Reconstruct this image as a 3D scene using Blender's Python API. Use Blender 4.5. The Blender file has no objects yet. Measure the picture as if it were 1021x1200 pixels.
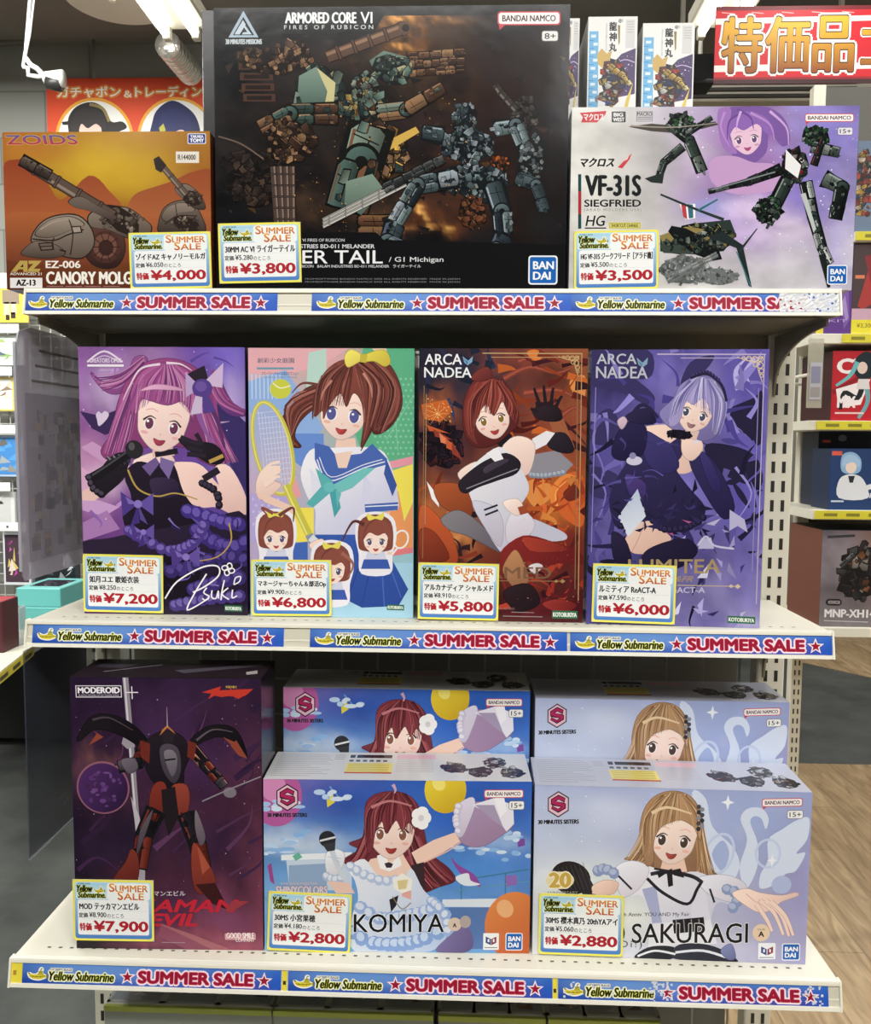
import bpy, bmesh, math, random
import numpy as np
from mathutils import Vector, Matrix, noise

# ---------------------------------------------------------------- camera, world, exposure
S = bpy.context.scene
W_PX, H_PX = 1021, 1200
F_PX = 1015.6
CAM = Vector((0.0466, -0.9519, 1.35))
YAW, PITCH, ROLL = -0.0355, -0.0785, 0.00715
fwd = Vector((math.sin(YAW) * math.cos(PITCH), math.cos(YAW) * math.cos(PITCH), math.sin(PITCH)))
r0 = Vector((math.cos(YAW), -math.sin(YAW), 0))
u0 = r0.cross(fwd)
CR = math.cos(ROLL) * r0 + math.sin(ROLL) * u0
CU = -math.sin(ROLL) * r0 + math.cos(ROLL) * u0
cam_data = bpy.data.cameras.new('camera')
cam_data.sensor_fit = 'VERTICAL'
cam_data.sensor_height = 36
cam_data.lens = F_PX / H_PX * 36
cam_data.clip_start = 0.02
cam = bpy.data.objects.new('camera', cam_data)
S.collection.objects.link(cam)
M3 = Matrix((CR, CU, -fwd)).transposed()
cam.matrix_world = Matrix.Translation(CAM) @ M3.to_4x4()
S.camera = cam

S.view_settings.view_transform = 'Standard'
S.view_settings.look = 'None'
S.view_settings.exposure = -0.58
S.view_settings.gamma = 1
S.view_settings.use_curve_mapping = False

world = bpy.data.worlds.new('world')
S.world = world
world.use_nodes = True
world.node_tree.nodes['Background'].inputs[0].default_value = (0.9, 0.95, 1.0, 1)
world.node_tree.nodes['Background'].inputs[1].default_value = 0.12


def area(name, loc, sx, sy, power, col=(1, 0.985, 0.95), rot=(0, 0, 0)):
    d = bpy.data.lights.new(name, 'AREA')
    d.shape = 'RECTANGLE'
    d.size, d.size_y, d.energy, d.color = sx, sy, power, col
    o = bpy.data.objects.new(name, d)
    S.collection.objects.link(o)
    o.location, o.rotation_euler = loc, rot
    return o


# light of the ceiling tubes over the aisle in front of the shelf (behind the camera) and beyond it; the last two are unseen fill added to brighten the background
LAMPS = [(-1.25, -1.75, 2.72, 30), (0.5, -1.75, 2.72, 30), (-0.85, 1.45, 2.72, 25), (0.97, 1.45, 2.72, 14), (2.6, 0.6, 2.72, 60), (-2.4, 1.2, 2.72, 60)]
for lx, ly, lz, pw in LAMPS:
    area('tube_and_fill_light', (lx, ly, lz - 0.06), 0.16, 1.7, pw)
area('overhead_fill', (0.0, -2.25, 3.16), 3.4, 0.4, 150, rot=(math.radians(38), 0, 0))  # unseen fill added overhead to even out the rows of boxes
for lx in (-0.9, 0.86):
    area('ceiling_fill', (lx, 1.4, 2.79), 0.16, 1.2, 22, rot=(math.radians(180), 0, 0))  # fill added above the lamp housings to brighten the ceiling
area('right_floor_fill', (2.2, -0.4, 2.9), 0.3, 2.0, 45)  # unseen fill added for the wood floor at the right
area('far_floor_fill', (2.9, 3.9, 2.9), 1.6, 0.3, 70)  # unseen fill added to brighten the wood floor further back

area('wall_fill', (-1.7, 0.9, 3.0), 2.4, 0.3, 135, rot=(math.radians(58), 0, 0))  # unseen wash added to brighten the block wall and poster


# ---------------------------------------------------------------- helpers
def ray(px, py):
    return fwd + CR * ((px - W_PX / 2) / F_PX) - CU * ((py - H_PX / 2) / F_PX)


def at(px, py, y):
    """point of the place seen at a photo pixel, on the upright plane at distance y"""
    d = ray(px, py)
    return CAM + d * ((y - CAM.y) / d.y)


def at_z(px, py, z):
    d = ray(px, py)
    return CAM + d * ((z - CAM.z) / d.z)


def lin(h):
    """#hex (sRGB) to linear"""
    if not isinstance(h, str):
        return tuple(h)[:3]
    h = h.lstrip('#')
    if len(h) == 3:
        h = ''.join(c * 2 for c in h)
    out = []
    for k in (0, 2, 4):
        c = int(h[k:k + 2], 16) / 255
        out.append(c / 12.92 if c <= 0.04045 else ((c + 0.055) / 1.055) ** 2.4)
    return tuple(out)


MATS = {}


def mat(name, col=(0.8, 0.8, 0.8), rough=0.5, metal=0.0, noise_amt=0.0, noise_scale=20, bump=0.0, bump_scale=80,
        coat=0.0, emit=0.0, trans=0.0, alpha=1.0, spec=0.5, attr=False):
    if name in MATS:
        return MATS[name]
    m = bpy.data.materials.new(name)
    m.use_nodes = True
    nt = m.node_tree
    b = nt.nodes['Principled BSDF']
    c = lin(col)
    b.inputs['Base Color'].default_value = (*c, 1)
    b.inputs['Roughness'].default_value = rough
    b.inputs['Metallic'].default_value = metal
    b.inputs['Specular IOR Level'].default_value = spec
    b.inputs['Coat Weight'].default_value = coat
    b.inputs['Coat Roughness'].default_value = 0.1
    b.inputs['Transmission Weight'].default_value = trans
    b.inputs['Alpha'].default_value = alpha
    tc = nt.nodes.new('ShaderNodeTexCoord')
    if attr:
        a = nt.nodes.new('ShaderNodeAttribute')
        a.attribute_name = 'Col'
        nt.links.new(a.outputs['Color'], b.inputs['Base Color'])
    elif noise_amt:
        n = nt.nodes.new('ShaderNodeTexNoise')
        n.inputs['Scale'].default_value = noise_scale
        n.inputs['Detail'].default_value = 6
        nt.links.new(tc.outputs['Object'], n.inputs['Vector'])
        mx = nt.nodes.new('ShaderNodeMix')
        mx.data_type = 'RGBA'
        mx.inputs['A'].default_value = (*[max(0, k * (1 - noise_amt)) for k in c], 1)
        mx.inputs['B'].default_value = (*[min(1, k * (1 + noise_amt)) for k in c], 1)
        nt.links.new(n.outputs['Fac'], mx.inputs['Factor'])
        nt.links.new(mx.outputs['Result'], b.inputs['Base Color'])
    if bump:
        n2 = nt.nodes.new('ShaderNodeTexNoise')
        n2.inputs['Scale'].default_value = bump_scale
        n2.inputs['Detail'].default_value = 3
        nt.links.new(tc.outputs['Object'], n2.inputs['Vector'])
        bp = nt.nodes.new('ShaderNodeBump')
        bp.inputs['Strength'].default_value = bump
        bp.inputs['Distance'].default_value = 0.01
        nt.links.new(n2.outputs['Fac'], bp.inputs['Height'])
        nt.links.new(bp.outputs['Normal'], b.inputs['Normal'])
        if coat:
            nt.links.new(bp.outputs['Normal'], b.inputs['Coat Normal'])
    if emit:
        b.inputs['Emission Color'].default_value = (*c, 1)
        b.inputs['Emission Strength'].default_value = emit
    MATS[name] = m
    return m


PRINT = mat('printed_card', rough=0.42, attr=True, spec=0.35)
GLOSS = mat('glossy_printed_card', rough=0.22, attr=True, spec=0.3, bump=0.02, bump_scale=35)
WRAP = mat('wrapped_printed_card', rough=0.17, attr=True, bump=0.03, bump_scale=24, spec=0.2)
SLEEVE = mat('plastic_sleeved_print', rough=0.4, attr=True, spec=0.12)


def tag(o, label=None, cat=None, group=None, kind=None):
    if label: o['label'] = label
    if cat: o['category'] = cat
    if group: o['group'] = group
    if kind: o['kind'] = kind
    return o


def empty(name, loc=(0, 0, 0), rot=(0, 0, 0)):
    o = bpy.data.objects.new(name, None)
    S.collection.objects.link(o)
    o.location, o.rotation_euler = loc, rot
    o.empty_display_size = 0.05
    return o


class MB:
    """collects coloured polygons and solids for ONE mesh"""

    def __init__(s):
        s.v, s.f, s.c = [], [], []

    def add(s, verts, faces, cols):
        n = len(s.v)
        s.v += [tuple(p) for p in verts]
        s.f += [tuple(i + n for i in f) for f in faces]
        if len(verts) and not isinstance(cols, list):
            cols = [cols] * len(verts)
        s.c += cols
        return s

    def box(s, x0, x1, y0, y1, z0, z1, col=(0.8, 0.8, 0.8), bev=0.0, faces=None, edge=None):
        """chamfered box; faces may give a colour per side: front back left right top bottom"""
        col = lin(col)
        faces = faces or {}
        b = bev
        X, Y, Z = (x0, x1), (y0, y1), (z0, z1)
        e = lin(edge) if edge else None
        if not b:
            q = {'front': [(x0, y0, z0), (x1, y0, z0), (x1, y0, z1), (x0, y0, z1)],
                 'back': [(x1, y1, z0), (x0, y1, z0), (x0, y1, z1), (x1, y1, z1)],
                 'left': [(x0, y1, z0), (x0, y0, z0), (x0, y0, z1), (x0, y1, z1)],
                 'right': [(x1, y0, z0), (x1, y1, z0), (x1, y1, z1), (x1, y0, z1)],
                 'top': [(x0, y0, z1), (x1, y0, z1), (x1, y1, z1), (x0, y1, z1)],
                 'bottom': [(x0, y1, z0), (x1, y1, z0), (x1, y0, z0), (x0, y0, z0)]}
            for k, p in q.items():
                s.add(p, [(0, 1, 2, 3)], lin(faces.get(k, col)))
            return s
        bm = bmesh.new()
        bmesh.ops.create_cube(bm, size=1)
        for v in bm.verts:
            v.co = Vector((X[v.co.x > 0], Y[v.co.y > 0], Z[v.co.z > 0]))
        bmesh.ops.bevel(bm, geom=list(bm.edges), offset=b, segments=1, affect='EDGES')
        dirs = {'front': (0, -1, 0), 'back': (0, 1, 0), 'left': (-1, 0, 0), 'right': (1, 0, 0), 'top': (0, 0, 1), 'bottom': (0, 0, -1)}
        bm.normal_update()
        for f in bm.faces:
            k = max(dirs, key=lambda d: f.normal.dot(Vector(dirs[d])))
            c = lin(faces.get(k, col))
            if e and f.normal.dot(Vector(dirs[k])) < 0.9:
                c = e
            s.add([v.co[:] for v in f.verts], [tuple(range(len(f.verts)))], c)
        bm.free()
        return s

    def tube(s, pts, r, col=(0.8, 0.8, 0.8), n=8, r1=None):
        pts = [Vector(p) for p in pts]
        col = lin(col)
        rings = []
        for i, p in enumerate(pts):
            d = (pts[min(i + 1, len(pts) - 1)] - pts[max(i - 1, 0)]).normalized()
            a = d.cross(Vector((0, 0, 1)))
            if a.length < 1e-3: a = d.cross(Vector((0, 1, 0)))
            a.normalize()
            b = d.cross(a)
            rr = r if r1 is None else r + (r1 - r) * i / (len(pts) - 1)
            rings.append([p + a * rr * math.cos(t) + b * rr * math.sin(t) for t in [2 * math.pi * k / n for k in range(n)]])
        vs = [v for rg in rings for v in rg]
        fs = [(i * n + k, i * n + (k + 1) % n, (i + 1) * n + (k + 1) % n, (i + 1) * n + k) for i in range(len(pts) - 1) for k in range(n)]
        fs += [tuple(range(n))[::-1], tuple((len(pts) - 1) * n + k for k in range(n))]
        return s.add(vs, fs, col)

    def prism(s, poly, axis, a, b, col=(0.8, 0.8, 0.8)):
        """outline in the two other axes, extruded along axis from a to b"""
        def mk(p, t):
            return (t, p[0], p[1]) if axis == 'x' else (p[0], t, p[1]) if axis == 'y' else (p[0], p[1], t)
        n = len(poly)
        vs = [mk(p, a) for p in poly] + [mk(p, b) for p in poly]
        fs = [tuple(range(n)), tuple(range(2 * n - 1, n - 1, -1))] + [(k, n + k, n + (k + 1) % n, (k + 1) % n) for k in range(n)]
        return s.add(vs, fs, lin(col))

    def build(s, name, m, parent=None, fix=False, smooth=False):
        me = bpy.data.meshes.new(name)
        me.from_pydata(s.v, [], s.f)
        a = me.color_attributes.new('Col', 'FLOAT_COLOR', 'POINT')
        a.data.foreach_set('color', [k for c in s.c for k in (c[0], c[1], c[2], 1.0)])
        if fix:
            bm = bmesh.new()
            bm.from_mesh(me)
            bmesh.ops.recalc_face_normals(bm, faces=bm.faces)
            bm.to_mesh(me)
            bm.free()
        if smooth:
            for p in me.polygons: p.use_smooth = True
        me.materials.append(m)
        me.update()
        o = bpy.data.objects.new(name, me)
        S.collection.objects.link(o)
        if parent: o.parent = parent
        return o


def copy_tree(o, parent=None):
    c = o.copy()
    S.collection.objects.link(c)
    c.parent = parent
    for ch in list(o.children):
        copy_tree(ch, c)
    return c


# ---- lettering: outlines of the built-in typeface as flat meshes
_TXT = {}


def text_mesh(s, bold=0.0, shear=0.0, res=3, spacing=1.0):
    key = (s, round(bold, 4), shear, spacing)
    if key in _TXT: return _TXT[key]
    cu = bpy.data.curves.new('lettering', 'FONT')
    cu.body, cu.size, cu.offset, cu.shear, cu.resolution_u = s, 1, bold, shear, res
    cu.space_character = spacing
    o = bpy.data.objects.new('lettering', cu)
    S.collection.objects.link(o)
    dg = bpy.context.evaluated_depsgraph_get()
    me = bpy.data.meshes.new_from_object(o.evaluated_get(dg))
    v = [(q.co.x, q.co.y) for q in me.vertices]
    f = [tuple(p.vertices) for p in me.polygons]
    bpy.data.objects.remove(o)
    bpy.data.curves.remove(cu)
    bpy.data.meshes.remove(me)
    _TXT[key] = (v, f)
    return v, f


def smooth_closed(p, n=5):
    out = []
    L = len(p)
    for i in range(L):
        a, b, c, d = p[i - 1], p[i], p[(i + 1) % L], p[(i + 2) % L]
        for k in range(n):
            t = k / n
            out.append(tuple(0.5 * (2 * b[j] + (c[j] - a[j]) * t + (2 * a[j] - 5 * b[j] + 4 * c[j] - d[j]) * t * t + (3 * b[j] - a[j] - 3 * c[j] + d[j]) * t ** 3) for j in (0, 1)))
    return out


def smooth_open(p, n=5):
    out = []
    L = len(p)
    for i in range(L - 1):
        a, b, c, d = p[max(i - 1, 0)], p[i], p[i + 1], p[min(i + 2, L - 1)]
        for k in range(n):
            t = k / n
            out.append(tuple(0.5 * (2 * b[j] + (c[j] - a[j]) * t + (2 * a[j] - 5 * b[j] + 4 * c[j] - d[j]) * t * t + (3 * b[j] - a[j] - 3 * c[j] + d[j]) * t ** 3) for j in (0, 1)))
    out.append(p[-1])
    return out


def pairs(l):
    return [(l[i], l[i + 1]) for i in range(0, len(l), 2)]


def homography(q):
    """photo corners TL TR BR BL -> (0,1) (1,1) (1,0) (0,0)"""
    dst = [(0, 1), (1, 1), (1, 0), (0, 0)]
    A, B = [], []
    for (x, y), (u, v) in zip(q, dst):
        A += [[x, y, 1, 0, 0, 0, -u * x, -u * y], [0, 0, 0, x, y, 1, -v * x, -v * y]]
        B += [u, v]
    h = np.linalg.solve(np.array(A, float), np.array(B, float))
    return np.append(h, 1).reshape(3, 3)


class Art:
    """flat print on a surface of w x h metres: every stroke is its own hair-thin layer; parts = separate meshes"""
    STEP = 4e-6

    def __init__(s, w, h, quad, lift=1e-4, xc=True):
        s.w, s.h, s.d = w, h, lift
        s.H = homography(quad)
        s.off = -w / 2 if xc else 0
        s.T = (0, 0, 1)
        s.parts, s.cur = {}, None
        s.lift, s.bb, s.nb = lift, np.zeros((4096, 5)), 0
        s.flat, s.rich = True, False

    def at(s, x0, y0, sc):
        s.T = (x0, y0, sc)

    def part(s, name, m=None):
        if name not in s.parts: s.parts[name] = (MB(), m)
        s.cur = s.parts[name][0]

    def uv(s, x, y):
        X = s.T[0] + x / s.T[2]
        Y = s.T[1] + y / s.T[2]
        a = s.H @ np.array([X, Y, 1.0])
        return a[0] / a[2], a[1] / a[2]

    def loc(s, u, v):
        u = min(max(u, 0.0), 1.0)
        v = min(max(v, 0.0), 1.0)
        return (s.off + u * s.w, -s.d, v * s.h)

    def level(s, uv):
        """a stroke lies one hair above whatever it covers"""
        us, vs = [t[0] for t in uv], [t[1] for t in uv]
        a, b, c, d = max(0, min(us)), min(1, max(us)), max(0, min(vs)), min(1, max(vs))
        q = s.bb[:s.nb]
        hit = q[(q[:, 0] < b) & (q[:, 1] > a) & (q[:, 2] < d) & (q[:, 3] > c), 4]
        s.d = (hit.max() if len(hit) else s.lift) + s.STEP
        if s.nb == len(s.bb): s.bb = np.vstack([s.bb, np.zeros((4096, 5))])
        s.bb[s.nb] = (a, b, c, d, s.d)
        s.nb += 1

    def put(s, pts, faces, col):
        """col: colour, or (colour a, colour b, (xa,ya), (xb,yb)) linear blend in drawing units"""
        uv = [s.uv(*p) for p in pts]
        s.level(uv)
        vs = [s.loc(*t) for t in uv]
        if isinstance(col, tuple) and len(col) == 4:
            ca, cb = np.array(lin(col[0])), np.array(lin(col[1]))
            a, b = np.array(col[2], float), np.array(col[3], float)
            dd = (b - a) @ (b - a)
            cs = [tuple(ca + (cb - ca) * min(1, max(0, ((np.array(p) - a) @ (b - a)) / dd))) for p in pts]
        else:
            cs = [lin(col)] * len(pts)
        s.cur.add(vs, faces, cs)

    def _clip(s, pts):
        """cut the outline at the edges of the sheet"""
        q = [(p, s.uv(*p)) for p in pts]
        if all(-1e-6 <= w_ <= 1 + 1e-6 for _, t in q for w_ in t): return pts
        for ax, lim, sg in ((0, 0, 1), (0, 1, -1), (1, 0, 1), (1, 1, -1)):
            out = []
            for i in range(len(q)):
                (pa, ta), (pb, tb) = q[i - 1], q[i]
                da, db = sg * (ta[ax] - lim), sg * (tb[ax] - lim)
                if (da >= 0) != (db >= 0):
                    k = da / (da - db)
                    p = tuple(pa[j] + (pb[j] - pa[j]) * k for j in (0, 1))
                    t = list(s.uv(*p)); t[ax] = lim
                    out.append((p, tuple(t)))
                if db >= 0: out.append(q[i])
            q = out
            if len(q) < 3: return []
        return [p for p, _ in q]

    def P(s, col, l):
        p = pairs(l) if not isinstance(l[0], tuple) else list(l)
        p = s._clip(p)
        if len(p) < 3: return
        s.put(p, [tuple(range(len(p)))], col)

    def S(s, col, l, n=4):
        """soft closed shape; on painted figures with the artist's shading and line"""
        p = smooth_closed(pairs(l), n)
        if s.rich and not isinstance(col, tuple):
            xs, ys = l[0::2], l[1::2]
            c = np.array(lin(col))
            ln = tuple(c * (0.3 if c.mean() < .35 else .5))
            q = [k for t in p for k in t]
            s.P((tuple(np.minimum(1, c * 1.1)), tuple(c * (np.array([.58, .54, .64]) if c.mean() < .35 else np.array([.86, .78, .8]))), (min(xs) * .7 + max(xs) * .3, min(ys)), (max(xs) * .8 + min(xs) * .2, max(ys))), p)
            if s._clip(p) == p: s.L(ln, q, 1.5 * s.T[2] / 2.7, curve=False, closed=True)
        else:
            s.P(col, p)

    def E(s, col, cx, cy, rx, ry=None, rot=0, n=22, a0=0, a1=360):
        ry = ry or rx
        c, sn = math.cos(math.radians(rot)), math.sin(math.radians(rot))
        p = []
        for k in range(n + (a1 - a0 < 360)):
            t = math.radians(a0 + (a1 - a0) * k / n)
            x, y = rx * math.cos(t), ry * math.sin(t)
            p.append((cx + x * c - y * sn, cy + x * sn + y * c))
        s.P(col, p)

    def L(s, col, l, w, w1=None, curve=True, closed=False):
        """brush stroke of width w tapering to w1"""
        p = pairs(l)
        if closed: p = smooth_closed(p, 6) if curve else p
        elif curve and len(p) > 2: p = smooth_open(p, 5)
        if w1 is None: w1 = w
        n = len(p)
        lft, rgt = [], []
        for i in range(n):
            a, b = (p[i - 1], p[(i + 1) % n]) if closed else (p[max(i - 1, 0)], p[min(i + 1, n - 1)])
            dx, dy = b[0] - a[0], b[1] - a[1]
            q = math.hypot(dx, dy) or 1
            ww = (w + (w1 - w) * i / max(1, n - 1)) / 2
            lft.append((p[i][0] - dy / q * ww, p[i][1] + dx / q * ww))
            rgt.append((p[i][0] + dy / q * ww, p[i][1] - dx / q * ww))
        m = n if closed else n - 1
        vs = lft + rgt
        s.put(vs, [(i, (i + 1) % n, n + (i + 1) % n, n + i) for i in range(m)], col)

    def ring(s, col, cx, cy, rx, ry, w, rot=0, n=28):
        c, sn = math.cos(math.radians(rot)), math.sin(math.radians(rot))
        l = []
        for k in range(n):
            t = 2 * math.pi * k / n
            x, y = rx * math.cos(t), ry * math.sin(t)
            l += [cx + x * c - y * sn, cy + x * sn + y * c]
        s.L(col, l, w, curve=False, closed=True)

    def R(s, col, x0, y0, x1, y1, r=0):
        if not r:
            s.P(col, [x0, y0, x1, y0, x1, y1, x0, y1]); return
        p = []
        for cx, cy, a in ((x1 - r, y0 + r, -90), (x1 - r, y1 - r, 0), (x0 + r, y1 - r, 90), (x0 + r, y0 + r, 180)):
            for k in range(5):
                t = math.radians(a + 22.5 * k)
                p.append((cx + r * math.cos(t), cy + r * math.sin(t)))
        s.P(col, p)

    def frame(s, col, x0, y0, x1, y1, w):
        s.put([(x0, y0), (x1, y0), (x1, y1), (x0, y1), (x0 + w, y0 + w), (x1 - w, y0 + w), (x1 - w, y1 - w), (x0 + w, y1 - w)],
              [(0, 1, 5, 4), (1, 2, 6, 5), (2, 3, 7, 6), (3, 0, 4, 7)], col)

    def X(s, txt, x0, y0, x1, y1, col, bold=0.0, shear=0.0, slope=0.0, outline=None, ow=0.06, spacing=1.0):
        """lettering stretched into the given rectangle; slope = drop over its length; bold and ow in parts of its height"""
        v0, f0 = text_mesh(txt, 0, shear, spacing=spacing)
        xs, ys = [p[0] for p in v0], [p[1] for p in v0]
        ax, bx, ay, by = min(xs), max(xs), min(ys), max(ys)
        hh = abs(y1 - y0)
        m = bold * hh
        x0, x1, y0, y1 = x0 + m, x1 - m, y0 + m * .6, y1 - m * .6
        base = []
        for a, b in v0:
            t = (a - ax) / (bx - ax)
            base.append((x0 + t * (x1 - x0), y1 - (b - ay) / (by - ay) * (y1 - y0) + slope * t))
        n = len(base)

        def stamp(shifts, c):
            for dx, dy in shifts:
                s.put([(x + dx, y + dy) for x, y in base], f0, c)
        if outline:
            ol = outline if isinstance(outline, list) else [outline]
            for k, oc in enumerate(ol):
                w_ = (ow if not isinstance(ow, list) else ow[k]) * hh + m
                stamp([(w_ * math.cos(t), w_ * math.sin(t)) for t in [2 * math.pi * j / 10 for j in range(10)]] + [(0, 0)], oc)
        stamp([(0, 0)] if not bold else [(0, 0), (m, 0), (-m, 0), (0, m * .6), (0, -m * .6)], col)

    def field(s, fn, nx=50, ny=50, x0=None, y0=None, x1=None, y1=None):
        """background of smoothly varying ink: fn(u, v_from_top) -> linear rgb, over the whole sheet"""
        s.level([(0, 0), (1, 1)])
        vs, cs = [], []
        for j in range(ny + 1):
            for i in range(nx + 1):
                u, v = i / nx, 1 - j / ny
                vs.append((s.off + u * s.w, -s.d, v * s.h))
                cs.append(tuple(fn(u, 1 - v)))
        s.cur.add(vs, [(j * (nx + 1) + i, j * (nx + 1) + i + 1, (j + 1) * (nx + 1) + i + 1, (j + 1) * (nx + 1) + i) for j in range(ny) for i in range(nx)], cs)

    def specks(s, n, seed, col, r0, r1, box):
        rnd = random.Random(seed)
        pts, fs = [], []
        for _ in range(n):
            x, y = rnd.uniform(box[0], box[2]), rnd.uniform(box[1], box[3])
            r = r0 + (r1 - r0) * rnd.random() ** 3
            k = len(pts)
            pts += [(x + r, y), (x, y + r), (x - r, y), (x, y - r)]
            fs.append((k, k + 1, k + 2, k + 3))
        uv = [s.uv(*p) for p in pts]
        s.level(uv)
        vs = [s.loc(*t) for t in uv]
        s.cur.add(vs, fs, lin(col))

    def finish(s, parent, default=None):
        mx = s.bb[:s.nb, 4].max() if s.nb else 0
        k = min(1.0, 0.001 / mx) if mx else 1
        for name, (mb, m) in s.parts.items():
            mb.v = [(x, y * k if y <= 0 and s.flat else y, z) for x, y, z in mb.v]
            if mb.v: mb.build(name, m or default or PRINT, parent)


def blobs(base, bl, nz=0.0, nscale=4, seed=0):
    """ink field: base colours of the four corners (TL TR BL BR) + soft blots (u, v, ru, rv, colour, strength)"""
    b = [np.array(lin(c)) for c in (base if isinstance(base, list) else [base] * 4)]
    bb = [(u, v, ru, rv, np.array(lin(c)), k) for u, v, ru, rv, c, k in bl]

    def fn(u, v):
        c = (b[0] * (1 - u) + b[1] * u) * (1 - v) + (b[2] * (1 - u) + b[3] * u) * v
        n1 = noise.fractal(Vector((u * nscale + seed, v * nscale, seed * 1.7)), 0.8, 2.1, 5)
        n2 = noise.fractal(Vector((u * nscale + 9 + seed, v * nscale + 4, seed)), 0.8, 2.1, 5)
        for x, y, ru, rv, cc, k in bb:
            e = ((u - x + 0.06 * nz * n1 * 4) / ru) ** 2 + ((v - y + 0.06 * nz * n2 * 4) / rv) ** 2
            a = k * math.exp(-e)
            c = c * (1 - a) + cc * a
        return np.clip(c * (1 + nz * n1), 0, 1)
    return fn

# ---------------------------------------------------------------- the room
def struct(name, mb, m, parent=None, fix=False):
    o = mb.build(name, m, parent, fix=fix)
    if not parent: o['kind'] = 'structure'
    return o


def floor_mat(name, kind):
    m = bpy.data.materials.new(name)
    m.use_nodes = True
    nt = m.node_tree
    b = nt.nodes['Principled BSDF']
    tc = nt.nodes.new('ShaderNodeTexCoord')
    mp = nt.nodes.new('ShaderNodeMapping')
    nt.links.new(tc.outputs['Object'], mp.inputs['Vector'])
    if kind == 'wood':
        mp.inputs['Rotation'].default_value = (0, 0, math.radians(90))
        br = nt.nodes.new('ShaderNodeTexBrick')
        br.inputs['Scale'].default_value = 1
        br.inputs['Brick Width'].default_value = 0.95
        br.inputs['Row Height'].default_value = 0.16
        br.inputs['Mortar Size'].default_value = 0.0015
        br.inputs['Color1'].default_value = (*lin('b8a07e'), 1)
        br.inputs['Color2'].default_value = (*lin('a58c69'), 1)
        br.inputs['Mortar'].default_value = (*lin('8a7455'), 1)
        br.offset = 0.37
        nt.links.new(mp.outputs['Vector'], br.inputs['Vector'])
        st = nt.nodes.new('ShaderNodeMapping')
        st.inputs['Scale'].default_value = (9, 1.1, 1)
        nt.links.new(tc.outputs['Object'], st.inputs['Vector'])
        n = nt.nodes.new('ShaderNodeTexNoise')
        n.inputs['Scale'].default_value = 3.2
        n.inputs['Detail'].default_value = 8
        n.inputs['Distortion'].default_value = 1.6
        nt.links.new(st.outputs['Vector'], n.inputs['Vector'])
        rp = nt.nodes.new('ShaderNodeValToRGB')
        rp.color_ramp.elements[0].position, rp.color_ramp.elements[1].position = 0.34, 0.68
        rp.color_ramp.elements[0].color = (0.62, 0.57, 0.5, 1)
        rp.color_ramp.elements[1].color = (1.12, 1.12, 1.1, 1)
        nt.links.new(n.outputs['Fac'], rp.inputs['Fac'])
        mx = nt.nodes.new('ShaderNodeMix')
        mx.data_type, mx.blend_type = 'RGBA', 'MULTIPLY'
        mx.inputs['Factor'].default_value = 1
        nt.links.new(br.outputs['Color'], mx.inputs['A'])
        nt.links.new(rp.outputs['Color'], mx.inputs['B'])
        nt.links.new(mx.outputs['Result'], b.inputs['Base Color'])
        b.inputs['Roughness'].default_value = 0.45
    else:
        n = nt.nodes.new('ShaderNodeTexNoise')
        n.inputs['Scale'].default_value = 3.0
        n.inputs['Detail'].default_value = 9
        n.inputs['Roughness'].default_value = 0.65
        nt.links.new(mp.outputs['Vector'], n.inputs['Vector'])
        rp = nt.nodes.new('ShaderNodeValToRGB')
        rp.color_ramp.elements[0].position, rp.color_ramp.elements[1].position = 0.35, 0.72
        rp.color_ramp.elements[0].color = (*lin('363937'), 1)
        rp.color_ramp.elements[1].color = (*lin('555855'), 1)
        nt.links.new(n.outputs['Fac'], rp.inputs['Fac'])
        nt.links.new(rp.outputs['Color'], b.inputs['Base Color'])
        b.inputs['Roughness'].default_value = 0.5
    return m


def block_mat():
    m = bpy.data.materials.new('painted_concrete_block')
    m.use_nodes = True
    nt = m.node_tree
    b = nt.nodes['Principled BSDF']
    tc = nt.nodes.new('ShaderNodeTexCoord')
    mp = nt.nodes.new('ShaderNodeMapping')
    mp.inputs['Rotation'].default_value = (math.radians(90), 0, 0)
    nt.links.new(tc.outputs['Object'], mp.inputs['Vector'])
    br = nt.nodes.new('ShaderNodeTexBrick')
    br.inputs['Scale'].default_value = 1
    br.inputs['Brick Width'].default_value = 0.44
    br.inputs['Row Height'].default_value = 0.215
    br.inputs['Mortar Size'].default_value = 0.006
    br.inputs['Mortar Smooth'].default_value = 0.6
    br.inputs['Color1'].default_value = (*lin('8c8d85'), 1)
    br.inputs['Color2'].default_value = (*lin('85867f'), 1)
    br.inputs['Mortar'].default_value = (*lin('6d6e68'), 1)
    nt.links.new(mp.outputs['Vector'], br.inputs['Vector'])
    nt.links.new(br.outputs['Color'], b.inputs['Base Color'])
    b.inputs['Roughness'].default_value = 0.7
    return m


BLOCK = block_mat()
PLASTER = mat('grey_plaster', '77756d', 0.8, noise_amt=0.12, noise_scale=5)
CEIL = mat('dark_ceiling', '7b7972', 0.85, noise_amt=0.15, noise_scale=4)
XL, XR, YB, YF = -3.6, 4.2, 5.4, -3.6
struct('floor', MB().box(XL, XR, YF, YB, -0.1, 0.0), floor_mat('dark_floor', 'dark'))
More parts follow.
